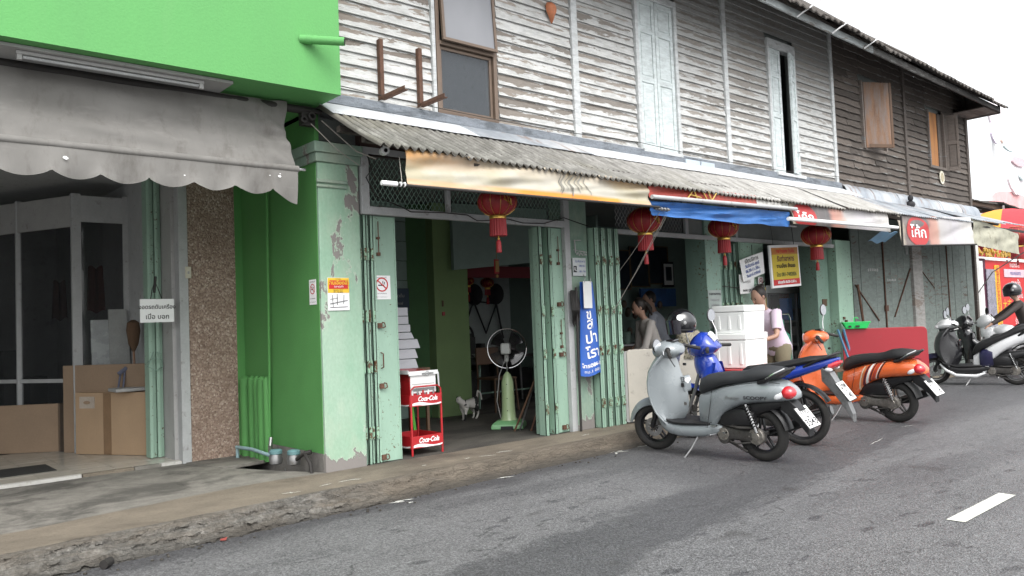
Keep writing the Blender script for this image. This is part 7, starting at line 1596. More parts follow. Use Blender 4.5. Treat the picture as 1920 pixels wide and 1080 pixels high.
    g = arc_shell(T, 0, R, .345, .06, 42, 150, None, 14, .005, .02); put(g, 'rear_mudguard', m_black, t, True)
    g = arc_shell(T, WB, R, .325, .06, 30, 150, None, 14, .005, .03); put(g, 'front_fender', mb, t, True)
    g = G(); g.T = T; g.loft([[Vector((x, y, z)) for y, z in ((-w, z0), (w, z0), (w, z1), (-w, z1))] for x, z0, z1, w in ((-.25, .66, .80, .06), (-.34, .56, .74, .06), (-.46, .38, .52, .05), (-.52, .26, .34, .04))]); put(g, 'plate_bracket', opt.get('bracket', m_black), t, bevel=.006)
    plate(t, T, -.455, .56, 36, opt['plate'])
    g = G(); g.T = T; body(g, [(-.44, .83, .855, .03), (-.40, .79, .86, .07), (-.33, .765, .84, .08)], 12, 2.4); put(g, 'tail_lamp', m_lampred, t, True)
    g = G(); g.T = T; g.ell((-.34, .10, .775), .04, .02, .02, 10, 6); g.ell((-.34, -.10, .775), .04, .02, .02, 10, 6); put(g, 'turn_signal', m_lampw, t, True)
    return t, T
s2, T2 = underbone('blue underbone motorcycle between the grey and orange scooters', (7.46, 4.24), 8, 4, m_bluep, {'mirrors': {-1: (1.33, .98, .20)}, 'plate': (('2กพ', .055, .085), ('สตูล', .0, .028), ('140', -.055, .092)), 'whitepanel': 1, 'bracket': m_steel})
s5, T5 = underbone('dark motorcycle parked behind the white scooter with raised mirrors', (16.55, 4.9), 6, 4, m_blackg, {'mirrors': {-1: (1.30, .95, .18), 1: (1.28, .95, .24)}, 'plate': (('กขจ', .05, .06), ('77', -.05, .07))})
s6, T6 = underbone('white tanked motorcycle ridden by the helmeted man at the right edge', (17.78, 4.91), 20, 0, m_wbody, {'mirrors': {1: (1.22, 1.0, .24)}, 'plate': (('กข', .05, .06), ('902', -.05, .07)), 'steer': 0})
g = G(); g.T = T6; body(g, [(.46, .66, .82, .12), (.58, .66, .93, .16), (.74, .68, .96, .16), (.86, .74, .92, .12), (.94, .8, .88, .06)], 16, 2.4); put(g, 'fuel_tank', m_wbody, s6, True)
# helmet hanging on the blue bike
m_visor = M('smoked visor', (.012, .010, .018), .08, var=.1, coat=1)
def helmet(t, c, rz, r=.135, mt=m_blackg):
    T = Matrix.Translation(c) @ Matrix.Rotation(R_(rz), 4, 'Z')
    g = G(); g.T = T; rings = []
    for j in range(15):
        a = math.pi * (j / 14) * .74; rr = max(math.sin(a), .01) * r; rings.append([Vector((rr * 1.08 * math.cos(2 * math.pi * k / 26), rr * math.sin(2 * math.pi * k / 26), r * math.cos(a) * 1.02)) for k in range(26)])
    g.loft(rings); put(g, 'shell', mt, t, True)
    g = G(); g.T = T; g.grid(lambda u, v: ((r * 1.13) * math.cos((u - .5) * 2.3) * (1 - .10 * v), (r * 1.04) * math.sin((u - .5) * 2.3), .03 - v * .15), 18, 8); put(g, 'visor', m_visor, t, True)
    g = G(); g.T = T; g.lathe([(r * .93, -.09), (r * 1.02, -.085), (r * 1.03, -.07), (r * .96, -.065)], (0, 0, 0), 'z', 24); put(g, 'rim_trim', m_black, t, True)
    for sy in (1, -1):
        g = G(); g.T = T; g.lathe([(.001, r * 1.03 * sy), (.018, r * 1.02 * sy), (.02, r * .98 * sy)], (.02, 0, 0), 'y', 12); put(g, 'visor_pivot', m_steel, t, True)
    return T
hb = thing('open_face_helmet', 'gloss black helmet with a white round badge hung on the blue motorcycle handlebar', 'helmet', (7.04, 5.36, 1.26))
Th = helmet(hb, (7.04, 5.36, 1.27), 150, .152)
g = G()
for dx, dz, r_ in ((-.05, .045, .034),):
    c = Vector((7.04, 5.36, 1.27)); d = Vector((-.72, -.62, .33)).normalized(); uu = d.cross(Vector((0, 0, 1))).normalized(); vv = d.cross(uu); cc_ = c + d * .176 + uu * .02
    g.add([cc_ + (uu * math.cos(t) + vv * math.sin(t)) * r_ for t in [k * math.pi / 9 for k in range(18)]], [tuple(range(18))])
put(g, 'round_badge', m_wht, hb)
g = G(); g.tube([(7.0, 5.28, 1.18), (7.02, 5.25, 1.02), (7.06, 5.28, .92)], .007, 5); put(g, 'chin_strap', m_steel, hb)
def camo():
    a = N('camouflage cloth'); v = a.pos(); n = a.noise(v, 11, 3, .6, 1.2); n2 = a.noise(v, 19, 4, .6, .8)
    c = a.ramp(n, [(.35, (.09, .085, .06)), (.46, (.22, .20, .15)), (.54, (.27, .245, .19)), (.62, (.16, .15, .11))], 'CONSTANT'); c = a.mix(a.ramp(n2, [(.58, 0.), (.6, .8)], 'CONSTANT'), c, (.06, .055, .04)); a.col(c); a.rough(.9); return a.mat
g = G()
g.grid(lambda u, v: (7.72 + .20 * math.cos(u * 2 * math.pi) * (.35 + .75 * math.sin(.3 + v * 1.5)) + .03 * noise.noise(Vector((u * 5, v * 4, 1))), 5.78 + .17 * math.sin(u * 2 * math.pi) * (.35 + .75 * math.sin(.3 + v * 1.5)) + .03 * noise.noise(Vector((u * 5, v * 4, 9))), 1.18 - .34 * v + .03 * noise.noise(Vector((u * 4, v * 3, 5)))), 28, 12)
g.add([(7.72 + .075 * math.cos(k * math.pi / 7), 5.78 + .06 * math.sin(k * math.pi / 7), 1.19) for k in range(14)], [tuple(range(14))])
tag(put(g, 'draped_jacket', camo(), smooth=True), 'camouflage jacket draped between the black helmet and the blue motorcycle', 'jacket')
# ------------------------------------------------------------------ people
def skin(name, mats, nodes, edges, parent, matfn=None, sub=2, label=None):
    """nodes: {key:(x,y,z,r)}"""
    keys = list(nodes); ix = {k: i for i, k in enumerate(keys)}; off = Vector((0, 0, 0)); q = parent
    while q is not None: off += q.location; q = q.parent
    me = bpy.data.meshes.new(name); me.from_pydata([tuple(Vector(nodes[k][:3]) - off) for k in keys], [(ix[a], ix[b]) for a, b in edges], [])
    o = bpy.data.objects.new(name, me); COL.objects.link(o); sm = o.modifiers.new('skin', 'SKIN'); sm.use_smooth_shade = True
    sv = me.skin_vertices[0].data
    for i, k in enumerate(keys):
        r = nodes[k][3]; r = r if isinstance(r, tuple) else (r, r); sv[i].radius = r; sv[i].use_root = (i == 0)
    ss = o.modifiers.new('sub', 'SUBSURF'); ss.levels = sub; ss.render_levels = sub
    dg = bpy.context.evaluated_depsgraph_get(); dg.update(); m2 = bpy.data.meshes.new_from_object(o.evaluated_get(dg))
    bpy.data.objects.remove(o); bpy.data.meshes.remove(me); m2.materials.clear()
    for m in (mats if isinstance(mats, list) else [mats]): m2.materials.append(m)
    m2.polygons.foreach_set('use_smooth', [True] * len(m2.polygons))
    o = bpy.data.objects.new(name, m2); COL.objects.link(o); o.parent = parent
    if label: o['label'] = label
    return o
def person(name, label, base, yaw, h, J, cl, hair='bun', sleeves='short', legs='long', fat=1.0):
    """J: joints in a local frame (x forward, y left, z up) for h=1.6"""
    t = thing(name, label, 'person', base); s = h / 1.6; T = Matrix.Translation(base) @ Matrix.Rotation(R_(yaw), 4, 'Z') @ Matrix.Scale(s, 4)
    def P(k, r):
        p = T @ Vector(J[k]); rr = tuple(a * s for a in r) if isinstance(r, tuple) else r * s; return (*p, rr)
    A = {'pelvis': P('pelvis', (.10, .08)), 'waist': P('waist', (.075, .06)), 'chest': P('chest', (.075, .06)), 'neck0': P('neck0', .05), 'neck': P('neck', .045), 'head0': P('head0', .062), 'head1': P('head1', (.078, .088)), 'head2': P('head2', .07)}
    E = [('pelvis', 'waist'), ('waist', 'chest'), ('chest', 'neck0'), ('neck0', 'neck'), ('neck', 'head0'), ('head0', 'head1'), ('head1', 'head2')]
    for d in 'LR':
        A.update({'sh' + d: P('sh' + d, .04), 'el' + d: P('el' + d, .036), 'wr' + d: P('wr' + d, .025), 'ha' + d: P('ha' + d, (.035, .018)), 'hip' + d: P('hip' + d, .088), 'kn' + d: P('kn' + d, .055), 'an' + d: P('an' + d, .036), 'to' + d: P('to' + d, .03)})
        E += [('chest', 'sh' + d), ('sh' + d, 'el' + d), ('el' + d, 'wr' + d), ('wr' + d, 'ha' + d), ('pelvis', 'hip' + d), ('hip' + d, 'kn' + d), ('kn' + d, 'an' + d), ('an' + d, 'to' + d)]
    # fingers
    for d in 'LR':
        w, hnd = Vector(J['wr' + d]), Vector(J['ha' + d]); dr = (hnd - w).normalized(); sd = dr.cross(Vector((0, 0, 1))); sd = sd.normalized() if sd.length > .1 else Vector((0, 1, 0))
        for q in range(4):
            k1, k2 = 'f%d%s' % (q, d), 'g%d%s' % (q, d); b0 = hnd + sd * (.024 - q * .016)
            J[k1] = tuple(b0 + dr * .045); J[k2] = tuple(b0 + dr * (.075 - abs(q - 1.3) * .006) + Vector((0, 0, -.018)))
            A[k1] = P(k1, .0085); A[k2] = P(k2, .007); E += [('ha' + d, k1), (k1, k2)]
        J['th' + d] = tuple(w + dr * .055 + sd * .045); A['th' + d] = P('th' + d, .009); E.append(('wr' + d, 'th' + d))
    skin('body', cl['skin'], A, E, t)
    hd = Vector(J['head1']); up = (Vector(J['head2']) - Vector(J['head0'])).normalized(); face = Vector(J['face']).normalized(); lf = up.cross(face).normalized(); Rm = Matrix((face, lf, up)).transposed()
    hc = (Vector(J['head0']) * .35 + Vector(J['head2']) * .65)
    g = G(); g.T = T
    g.ell(hc + face * .012, .088, .075, .112, 18, 14, rot=Rm)                       # skull and face mass
    g.ell(hc + face * .100 - up * .018, .016, .012, .024, 8, 6, rot=Rm)              # nose
    for sy in (-1, 1): g.ell(hc + lf * .077 * sy - up * .01 - face * .005, .018, .008, .03, 8, 6, rot=Rm)
    hdobj = put(g, 'head', cl['skin'], t, True)
    g = G(); g.T = T
    for sy in (-1, 1): g.ell(hc + face * .090 + lf * .03 * sy + up * .008, .006, .012, .006, 8, 5, rot=Rm); g.ell(hc + face * .090 + lf * .03 * sy + up * .028, .006, .017, .004, 8, 5, rot=Rm)
    put(g, 'eyes', m_blk, hdobj)
    g = G(); g.T = T; g.ell(hc + face * .094 - up * .055, .008, .022, .006, 8, 5, rot=Rm); put(g, 'mouth', M('lips', (.30, .09, .08), .5), hdobj)
    if hair:
        g = G(); g.T = T; rings = []
        g.ell(hc - face * .022 + up * .022, .094, .085, .108, 18, 12, rot=Rm)
        if hair == 'bun': g.ell(hc - face * .085 + up * .075, .05, .05, .045, 12, 8, rot=Rm)
        if hair == 'tail':
            g.ell(hc - face * .10 + up * .0, .04, .045, .05, 10, 8, rot=Rm); b0 = hc - face * .12; g.tube([b0, b0 - face * .03 - up * .10, b0 - face * .02 - up * .2], [.035, .035, .01], 8)
        put(g, 'hair', M('dark hair', (.022, .016, .013), .5, var=.2), t, True)
    # clothes: closed shells round the body
    V = lambda k: Vector(J[k])
    up2 = (V('neck0') - V('pelvis')).normalized(); lat = Vector((0, 1, 0)); fr = lat.cross(up2).normalized()
    g = G(); g.T = T; rings = []; Lt = (V('neck0') - V('pelvis')).length
    for f_, a_, b_ in ((-.20, .150, .120), (-.12, .152, .124), (.0, .148, .122), (.18, .138, .114), (.36, .134, .108), (.55, .146, .112), (.74, .158, .110), (.86, .150, .095), (.94, .115, .075), (1.0, .070, .058), (1.03, .055, .05)):
        c = V('pelvis') + up2 * (Lt * f_); k = fat if f_ < .9 else 1
        rings.append([c + lat * (a_ * k * math.cos(2 * math.pi * q / 22)) + fr * (b_ * k * math.sin(2 * math.pi * q / 22) * (1 + .05 * math.sin(f_ * 40 + q))) for q in range(22)])
    g.loft(rings)
    for d in 'LR':
        sh, el, wr = V('sh' + d), V('el' + d), V('wr' + d); inn = sh * .7 + V('chest') * .3
        if sleeves == 'short': g.tube([inn, sh, sh.lerp(el, .35), sh.lerp(el, .72)], [.055, .066 * fat ** .5, .062 * fat ** .5, .060], 12)
        else: g.tube([inn, sh, sh.lerp(el, .5), el, el.lerp(wr, .5), el.lerp(wr, .93)], [.055, .064, .056, .050, .043, .038], 12)
    put(g, 'shirt', cl['top'], t, True)
    g = G(); g.T = T; g.ell(V('pelvis') + Vector((-.01, 0, -.02)), .125 * fat, .150 * fat, .13, 20, 12)
    for d in 'LR':
        hp_, kn, an = V('hip' + d), V('kn' + d), V('an' + d); pts = [hp_ + Vector((-.01, 0, .05)), hp_, hp_.lerp(kn, .5), kn, kn.lerp(an, .5), kn.lerp(an, .93)]
        g.tube(pts, [.085 * fat, .095 * fat, .082 * fat ** .7, .066, .060, .056], 14)
    put(g, 'trousers', cl['legs'], t, True)
    for d in 'LR':
        a_, b_ = Vector(J['an' + d]), Vector(J['to' + d]); g = G(); g.T = T; g.tube([a_ - (b_ - a_) * .3 + Vector((0, 0, -.02)), a_ + Vector((0, 0, -.02)), b_ + (b_ - a_) * .2], [.042, .045, .034], 10); put(g, 'shoe', m_black, t, True)
    return t, T, hc, face, up
def stand(lean=0, armL=None, armR=None, face=(1, 0, -.2), head=(0, 0)):
    a = R_(lean); hp = Vector((0, 0, .84))
    def up(d, dx=0, y=0): return tuple(hp + Vector((math.sin(a) * d + math.cos(a) * dx, y, math.cos(a) * d - math.sin(a) * dx)))
    J = {'pelvis': tuple(hp), 'waist': up(.16), 'chest': up(.36), 'neck0': up(.47), 'neck': up(.53, .01), 'head0': up(.57, .02), 'head1': up(.66, .03), 'head2': up(.73, .02), 'hem': tuple(hp + Vector((-.03, 0, -.06))), 'face': face,
         'shL': up(.43, 0, .155), 'shR': up(.43, 0, -.155), 'hipL': (0, .085, .79), 'hipR': (0, -.085, .79), 'knL': (.03, .10, .44), 'knR': (.0, -.10, .44), 'anL': (0, .11, .08), 'anR': (-.02, -.11, .08), 'toL': (.14, .13, .035), 'toR': (.12, -.13, .035)}
    s = Vector(J['shL']); J['elL'] = armL[0] if armL else tuple(s + Vector((.05, .05, -.26))); J['wrL'] = armL[1] if armL else tuple(s + Vector((.22, .02, -.38))); J['haL'] = tuple(Vector(J['wrL']) + (Vector(J['wrL']) - Vector(J['elL'])).normalized() * .06)
    s = Vector(J['shR']); J['elR'] = armR[0] if armR else tuple(s + Vector((.05, -.05, -.26))); J['wrR'] = armR[1] if armR else tuple(s + Vector((.22, -.02, -.38))); J['haR'] = tuple(Vector(J['wrR']) + (Vector(J['wrR']) - Vector(J['elR'])).normalized() * .06)
    return J
m_pink = M('pale pink shirt', (.66, .55, .66), .85, var=.06); m_olivec = M('khaki trousers', (.20, .175, .115), .85, var=.15); m_skin1 = M('woman skin', (.42, .25, .18), .5, var=.06)
# woman bending over the polystyrene boxes: facing the image's left
person('person', 'woman in a pale pink shirt and khaki trousers bending beside the white polystyrene boxes', (9.95, 5.98, .0), 172, 1.74,
       stand(24, ((.28, .24, .95), (.45, .14, .90)), ((.24, -.22, .95), (.44, -.12, .92)), face=(.85, -.1, -.5)), {'skin': m_skin1, 'top': m_pink, 'legs': m_olivec}, 'bun', fat=1.22)
m_jack = M('beige jacket', (.46, .43, .40), .85, var=.1); m_dktr = M('dark trousers', (.03, .03, .035), .85)
person('person', 'woman in a beige jacket with tied dark hair leaning over inside the second shop', (8.55, 6.95, .1), 160, 1.52,
       stand(20, ((.30, .22, .90), (.42, .10, .78)), ((.14, -.26, .88), (.32, -.16, .78)), face=(.85, -.25, -.45)), {'skin': m_skin1, 'top': m_jack, 'legs': m_dktr}, 'tail', 'long')
person('person', 'person in a pale blue shirt seen from behind at the dim counter', (9.35, 7.45, .1), 120, 1.62,
       stand(14, None, None, face=(.8, .5, -.3)), {'skin': m_skin1, 'top': M('pale blue shirt', (.55, .58, .66), .85), 'legs': m_dktr}, 'short')
# rider at the right edge
J = stand(18, ((.42, .24, 1.02), (.62, .26, .90)), ((.42, -.24, 1.02), (.62, -.26, .90)), face=(1, .1, -.1))
dz = Vector((0, 0, -.02))
J.update({'hipL': (.06, .10, .82), 'hipR': (.06, -.10, .82), 'knL': (.42, .17, .62), 'knR': (.42, -.17, .62), 'anL': (.32, .18, .24), 'anR': (.32, -.18, .24), 'toL': (.46, .19, .2), 'toR': (.46, -.19, .2)})
pr_, Tr, hc, fc_, up_ = person('person', 'rider in a dark brown jacket and black helmet at the right edge', (17.66, 5.20, .0), 118, 1.72, J, {'skin': m_skin1, 'top': M('dark brown jacket', (.045, .035, .032), .7, var=.2), 'legs': m_dktr}, None, 'long')
hh = thing('riding_helmet', 'black helmet with visor worn by the rider at the right edge', 'helmet', tuple(Tr @ hc)); helmet(hh, tuple(Tr @ (hc + Vector((-.01, 0, .02)))), 118, .15)
# panel seams and cables on the near scooters
def seams(t, T, mt=m_black):
    g = G(); g.T = T
    for sy in (-1, 1):
        g.tube([(.60, .10 * sy, .60), (.50, .142 * sy, .625), (.38, .168 * sy, .665), (.26, .172 * sy, .695), (.10, .165 * sy, .722), (-.06, .15 * sy, .738), (-.18, .135 * sy, .745), (-.28, .11 * sy, .73)], .0035, 4)
    put(g, 'seat_seam', mt, t)
    g = G(); g.T = T; g.tube([(.48, .164, .30), (.44, .176, .42), (.40, .178, .56), (.39, .165, .66)], .0025, 4); g.tube([(.95, .195, .345), (.70, .190, .335), (.50, .176, .34), (.42, .168, .36)], .003, 4); put(g, 'panel_gap', mt, t)
    g = G(); g.T = T; g.tube([(.90, .14, 1.02), (.86, .12, .94), (.84, .08, .86)], .005, 5); g.tube([(.92, .10, 1.0), (.98, .14, .90), (1.02, .12, .78)], .004, 5); put(g, 'control_cable', m_black, t)
seams(s1, T1); seams(s3, T3)
# ------------------------------------------------------------------ beyond the corner
bx('side_strip', m_white, dh, 18.0, 18.5, 6.45, 6.5, 0, 2.6) if False else None
wl = tag(bx('white_wall', M('whitewashed wall', (.55, .55, .53), .8, dirt=.12, dirtc=(.3, .3, .28), bump=.2), None, 18.02, 19.3, 6.55, 6.75, 0, 2.75, .01), 'narrow whitewashed wall just past the dark house corner', 'wall')
bx('meter_box', m_grey, wl, 18.5, 18.7, 6.50, 6.55, 1.55, 2.0, .01); g = G(); g.tube([(18.4, 6.5, 1.4), (18.42, 6.48, 2.0)], .03, 6); g.tube([(18.45, 6.5, 1.35), (19.3, 6.3, 2.05), (20.2, 5.9, 2.5)], .012, 5); put(g, 'conduit', m_dkiron, wl)
wd_ = tag(bx('white_door', m_white, None, 19.4, 20.1, 6.75, 6.8, .1, 2.35, .01), 'plain white door panel between the white wall and the red poster', 'door'); g = G(); g.box(19.36, 19.40, 6.73, 6.80, .1, 2.4); put(g, 'door_frame', m_rust, wd_)
sr = thing('tin_roof', 'sagging dark tin roof over the lane beyond the corner', 'roof', (22, 8, 4))
def tin(nm, x0, x1, y0, y1, z0, z1, sd):
    g = G(); g.slab(lambda u, v: (x0 + (x1 - x0) * u, y0 + (y1 - y0) * v, z0 + (z1 - z0) * v + .03 * math.cos(2 * math.pi * u * (x1 - x0) / .15) + .12 * noise.noise(Vector((u * 2, v, sd))) - .08 * math.sin(u * math.pi)), 90, 5, (0, 0, -.02)); return put(g, nm, m_rust if False else m_rooft, sr, True)
tin('roof_sheet', 29.6, 35.5, 11.0, 13.6, 5.35, 5.95, 1); tin('roof_sheet', 34.8, 42, 10.8, 13.6, 5.3, 5.75, 4)
g = G(); g.box(29.6, 42, 11.1, 11.25, 5.12, 5.26); g.box(29.6, 42, 12.4, 12.55, 5.3, 5.44); put(g, 'purlin', m_wood, sr)
for x in (30.5, 41.5): bx('post', m_wood, sr, x - .05, x + .05, 11.3, 11.4, 0, 5.2)
um = thing('market_umbrella', 'large red and orange panelled market umbrella beyond the corner', 'umbrella', (25.2, 8.0, 0))
m_ured = M('umbrella red', (.58, .03, .04), .7, var=.08); m_uor = M('umbrella orange', (.70, .30, .03), .7, var=.08)
cU = Vector((25.4, 7.9, 4.05)); RU = 2.3
for k in range(8):
    a0 = 2 * math.pi * k / 8 + .25; g = G()
    g.slab(lambda u, v: cU + Vector((RU * v * math.cos(a0 + u * math.pi / 4), RU * v * math.sin(a0 + u * math.pi / 4), -.95 * v ** 1.7 - .05 * math.sin(u * math.pi) * v)), 6, 8, (0, 0, -.01)); put(g, 'canopy_panel', m_uor if k in (3, 7) else m_ured, um, True)
for k in range(8):
    a0 = 2 * math.pi * k / 8 + .25; g = G(); g.tube([cU + Vector((0, 0, -.1)), cU + Vector((RU * math.cos(a0), RU * math.sin(a0), -.97))], .012, 5); put(g, 'rib', m_steel, um)
g = G(); g.tube([(cU.x, cU.y, 0), (cU.x, cU.y, 4.15)], .03, 8); put(g, 'pole', m_steel, um, True)
st = thing('festival_stall', 'stall front hung with a red printed poster and gold garlands behind the rider', 'stall', (22.4, 7, 0))
bx('poster', m_redink, st, 21.0, 24.2, 7.0, 7.03, .55, 2.42); bx('backboard', M('purple board', (.08, .015, .04), .6), st, 20.2, 21.0, 7.0, 7.05, .3, 2.5)
bx('poster_strip', M('pink print', (.62, .45, .50), .7), st, 22.2, 24.2, 6.985, 6.995, 2.02, 2.22); bx('side_column', m_yel, st, 21.55, 21.85, 6.98, 6.995, .8, 2.3); bx('silver_panel', M('silver foil sheet', (.35, .33, .40), .25, .6, var=.5, scale=5), st, 20.95, 21.5, 6.97, 6.99, .6, 2.2)
for k in range(7): text('lettering', '福喜財春禄壽合'[k], .24, plane_fn((21.70, 6.978, 2.16 - .2 * k)), m_redink, st)
for i, (tx, z, s_) in enumerate((('งานประจำปี', 2.32, .16), ('ศาลเจ้า', 1.85, .24), ('เชิญร่วมงาน', 1.55, .20), ('ทำบุญ', 1.2, .24), ('รำลึก', .9, .2))): text('lettering', tx, s_, plane_fn((23.0, 6.995 if i else 6.995, z)), m_wht, st)
text('lettering', 'คณะกรรมการ', .14, plane_fn((23.0, 6.98, 2.12)), m_blueink, st); text('lettering', '大吉', .32, plane_fn((22.3, 6.995, 1.3)), m_yel, st)
g = G(); rr = random.Random(9)
for k in range(150):
    x = 20.3 + 4 * rr.random(); z = 2.52 + .16 * rr.random() - .03 * math.sin(x * 3); s = rr.uniform(.03, .06); g.ell((x, 6.95 + .05 * rr.random(), z), s, s * .6, s, 5, 3)
put(g, 'gold_garland', m_gold, st, kind='stuff')
g = G(); g.box(20.2, 24.5, 6.93, 6.97, 2.44, 2.48); put(g, 'rail', m_white, st)
for x in (20.25, 24.4): bx('post', m_steel, st, x - .03, x + .03, 6.95, 7.05, 0, 2.6)
for k in range(10): bx('charm', m_wht, st, 20.35 + .06 * (k % 3), 20.38 + .06 * (k % 3), 6.98, 6.99, 1.0 + .14 * k, 1.06 + .14 * k)
ta = tag(bx('timber_beam', m_woodraw, None, 18.3, 20.2, 6.9, 7.0, 2.75, 2.85), 'pale slanting timber under the tin roof beyond the corner', 'beam')
rl = lantern('round red lantern hanging under the far umbrella at the right edge', 20.3, 6.1, 2.85, .30, 'lantern at the stall')
# faded festival board: a plain painted figure panel on posts, far behind
fb = thing('festival_figure_board', 'pale pink and teal painted festival board rising far behind the tin roof', 'board', (62, 21, 0))
m_pale = M('bleached pink paint', (.86, .80, .82), .7, var=.12, scale=.4); m_teal2 = M('bleached teal paint', (.70, .84, .84), .7, var=.2); m_org2 = M('bleached orange paint', (.84, .62, .55), .7, var=.2)
def disc(nm, x, z, rx, rz, y, mt, n=24):
    g = G(); g.prism([(x + rx * math.cos(2 * math.pi * k / n) * (1 + .06 * math.sin(5 * k)), z + rz * math.sin(2 * math.pi * k / n) * (1 + .05 * math.cos(3 * k))) for k in range(n)], y, y + .15, 'y'); return put(g, nm, mt, fb)
disc('painted_shape', 64.5, 15.1, 1.7, 1.25, 20, m_pale); disc('painted_shape', 66.3, 13.4, 1.6, .6, 19.9, m_org2); disc('painted_shape', 66.0, 12.9, 1.4, .35, 19.75, m_teal2)
disc('painted_shape', 67.6, 10.9, 1.7, 1.4, 20, m_pale); disc('painted_shape', 68.0, 12.0, 1.5, .35, 19.85, M('bleached maroon paint', (.62, .45, .48), .7)); disc('painted_shape', 68.4, 11.0, .5, .35, 19.8, m_teal2)
disc('painted_shape', 67.0, 8.6, 4.6, 1.1, 20.2, M('bleached red paint', (.80, .42, .42), .7, var=.3, scale=1))
disc('painted_shape', 63.5, 13.7, .8, .8, 19.9, M('bleached mauve', (.78, .70, .82), .7, var=.3))
g = G()
for x in (64.5, 69): g.box(x - .15, x + .15, 20.3, 20.5, 0, 15.0)
put(g, 'post', m_white, fb)
# red and white festival building behind the lane
fw = thing('festival_gate', 'red and white festival gate panels low behind the umbrella', 'gate', (34, 11, 0))
bx('white_panel', m_white, fw, 33.0, 50, 14.0, 14.1, 4.9, 5.7); bx('red_panel', m_redink, fw, 33.0, 50, 14.0, 14.1, 3.6, 4.9); bx('white_panel', m_white, fw, 33, 50, 14.0, 14.1, 0, 3.6)
for k in range(9):
    g = G(); x = 36.0 + k * 1.3; g.add([(x, 13.95, 5.6), (x + .9, 13.95, 5.6), (x + .5, 13.95, 5.0)], [(0, 1, 2)]); put(g, 'pennant', m_redink if k % 2 else m_org2, fw)
g = G(); g.tube([(18, 7.0, 3.75), (30, 10.0, 4.6)], .012, 5); g.tube([(18, 7.0, 3.45), (30, 9.4, 3.9)], .012, 5); tag(put(g, 'overhead_wire', m_dkiron), 'thin dark wires stretched past the red and white gate', 'wires')
# blue chair leg and stool by the mint pillar, basket on the red table
bch = thing('plastic_chair', 'folded blue chair leaning between the mint pillar and the red table', 'chair', (11.85, 6.05, 0))
m_bcl = M('faded blue plastic', (.10, .25, .40), .5)
g = G(); g.tube([(11.72, 6.0, 1.05), (12.0, 5.95, .45), (12.05, 5.95, .05)], .018, 6); put(g, 'leg', m_bcl, bch); g = G(); g.tube([(12.0, 6.05, 1.05), (12.2, 6.0, .4)], .018, 6); put(g, 'leg', m_bcl, bch); bx('seat', m_bcl, bch, 11.95, 12.2, 5.9, 6.08, .44, .48, .01)
ws_ = thing('wooden_bench', 'low brown wooden bench behind the orange scooter', 'bench', (11.3, 5.9, 0)); bx('seat', m_wood, ws_, 10.9, 12.0, 5.65, 5.95, .46, .50, .006)
for x in (10.96, 11.94):
    for y in (5.69, 5.91): bx('leg', m_wood, ws_, x - .025, x + .025, y - .025, y + .025, 0, .46)
bk = thing('plastic_basket', 'bright green plastic basket resting on top of the red table', 'basket', (12.17, 5.93, 1.05))
m_lime = M('bright green plastic', (.03, .62, .14), .4, var=.05)
cB = Vector((12.17, 5.935, 0)); dB = Vector((.587, -.81, 0)).normalized(); nB = Vector((dB.y, -dB.x, 0))
g = G(); zz0 = 1.052
def bw(s, o, z): return cB + dB * s + nB * o + Vector((0, 0, z))
for (z0, z1, k0, k1) in ((zz0, zz0 + .085, .15, .19), (zz0 + .085, zz0 + .105, .20, .205)):
    ins = .88; g.loft([[bw(a * k, b * .09 * (k / .19), z) for a, b in ((-1, -1), (1, -1), (1, 1), (-1, 1))] for z, k in ((z0, k0), (z1, k1))])
put(g, 'basket_body', m_lime, bk, bevel=.006); g = G(); g.tube([bw(-.02, 0, zz0 + .10), bw(-.02, 0, zz0 + .16), bw(.02, 0, zz0 + .175), bw(.04, 0, zz0 + .15)], .008, 6); put(g, 'handle', m_lime, bk, True)
for a, b in ((-.12, -.06), (-.02, .06)):
    g = G(); g.loft([[bw(s, .098, z) for s, z in ((a, zz0 + .02), (b - .02, zz0 + .02), (b - .02, zz0 + .05), (a, zz0 + .05))], [bw(s, .094, z) for s, z in ((a, zz0 + .02), (b - .02, zz0 + .02), (b - .02, zz0 + .05), (a, zz0 + .05))]]); put(g, 'slot', m_black, bk)
# cat
ct_ = thing('cat', 'small white cat with black patches standing on the shop floor', 'cat', (6.25, 8.15, FZ))
def catmat():
    a = N('white cat fur with black patches'); v = a.pos(rnd=False); n = a.noise(v, 9.5, 2, .4); a.col(a.ramp(n, [(.54, (.60, .58, .54)), (.56, (.02, .02, .02))])); a.rough(.9); return a.mat
Tc_ = Matrix.Translation((6.22, 8.1, FZ)) @ Matrix.Rotation(R_(195), 4, 'Z') @ Matrix.Scale(1.05, 4)
CN = {'rump': (-.10, 0, .20, .055), 'mid': (0, 0, .19, .058), 'chest': (.11, 0, .195, .052), 'neck': (.16, 0, .225, .035), 'head': (.205, 0, .25, .040), 'muz': (.240, 0, .238, .018),
      't1': (-.15, .01, .26, .014), 't2': (-.14, .03, .34, .012), 't3': (-.17, .05, .30, .011), 't4': (-.19, .05, .22, .010)}
for sy, nn in ((1, 'L'), (-1, 'R')):
    CN.update({'fs' + nn: (.11, .035 * sy, .15, .026), 'fe' + nn: (.10 + .02 * sy, .036 * sy, .085, .016), 'fp' + nn: (.105 + .03 * sy, .036 * sy, .012, .013), 'ft' + nn: (.13 + .03 * sy, .036 * sy, .012, .012),
               'hk' + nn: (-.085, .042 * sy, .14, .032), 'hh' + nn: (-.135 + .01 * sy, .04 * sy, .075, .014), 'hp' + nn: (-.11 + .02 * sy, .04 * sy, .012, .012), 'ht' + nn: (-.085 + .02 * sy, .04 * sy, .012, .012), 'ear' + nn: (.195, .028 * sy, .295, .007)})
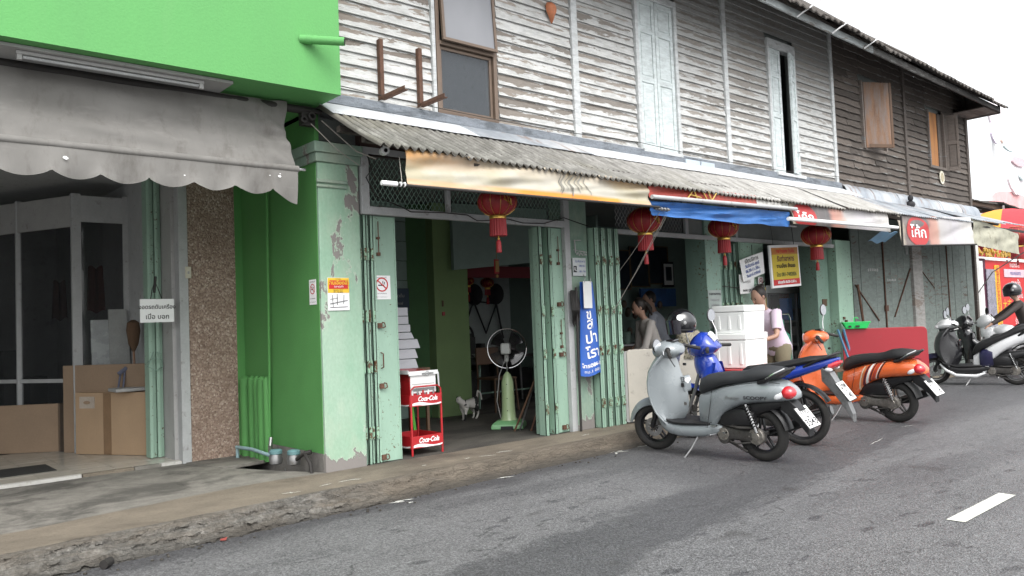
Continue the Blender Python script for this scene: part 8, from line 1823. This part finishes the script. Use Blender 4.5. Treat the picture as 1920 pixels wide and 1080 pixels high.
CE = [('rump', 'mid'), ('mid', 'chest'), ('chest', 'neck'), ('neck', 'head'), ('head', 'muz'), ('rump', 't1'), ('t1', 't2'), ('t2', 't3'), ('t3', 't4')]
for nn in 'LR': CE += [('chest', 'fs' + nn), ('fs' + nn, 'fe' + nn), ('fe' + nn, 'fp' + nn), ('fp' + nn, 'ft' + nn), ('rump', 'hk' + nn), ('hk' + nn, 'hh' + nn), ('hh' + nn, 'hp' + nn), ('hp' + nn, 'ht' + nn), ('head', 'ear' + nn)]
skin('body', catmat(), {k: (*(Tc_ @ Vector(v[:3])), v[3]) for k, v in CN.items()}, CE, ct_)
g = G(); g.T = Tc_
for sy in (1, -1): g.ell((.235, .017 * sy, .258), .005, .006, .006, 8, 5)
put(g, 'eyes', m_blackg, ct_)
# litter on the road edge
g = G()
for k in range(160):
    x = random.uniform(.3, 8); y = kedge(x) - random.uniform(.05, .35) * random.random() - .05; s = random.uniform(.004, .014); g.ell((x, y, s * .5), s, s, s * .6, 5, 3)
tag(put(g, 'gravel', m_kface, kind='stuff'), 'loose gravel lying along the foot of the kerb', 'gravel')
pipe_stub = thing('pipe_mouth_stub', 'dark stub added in place of a pipe opening at the broken kerb foot, lower left', 'can', (1.25, 5.2, .03)); g = G(); g.tube([(1.24, 5.14, .028), (1.29, 5.19, .03)], .026, 14); put(g, 'shell', m_dkiron, pipe_stub, True)  # short dark tube added where a pipe opening looks dark
g = G(); g.add([(1.95, 5.22, .008), (1.98, 5.20, .008), (2.0, 5.23, .02), (1.96, 5.25, .012)], [(0, 1, 2, 3)]); tag(put(g, 'litter_scrap', M('muddy red scrap', (.25, .05, .04), .8)), 'small red scrap of litter at the broken kerb foot', 'litter')
# sagging service cables on the shopfronts
sc_ = thing('service_cables', 'thin dark service cables sagging along the foot of the flaking boards', 'cables', (8, 6.1, 3.4))
for (a, b, s_) in (((3.3, 6.12, 3.46), (7.4, 6.12, 3.44), .05), ((7.4, 6.12, 3.44), (12.3, 6.12, 3.47), .06)):
    g = G(); g.tube([Vector(a).lerp(Vector(b), t / 14) - Vector((0, 0, s_ * math.sin(math.pi * t / 14))) for t in range(15)], .004, 5); put(g, 'cable', m_dkiron, sc_, True)
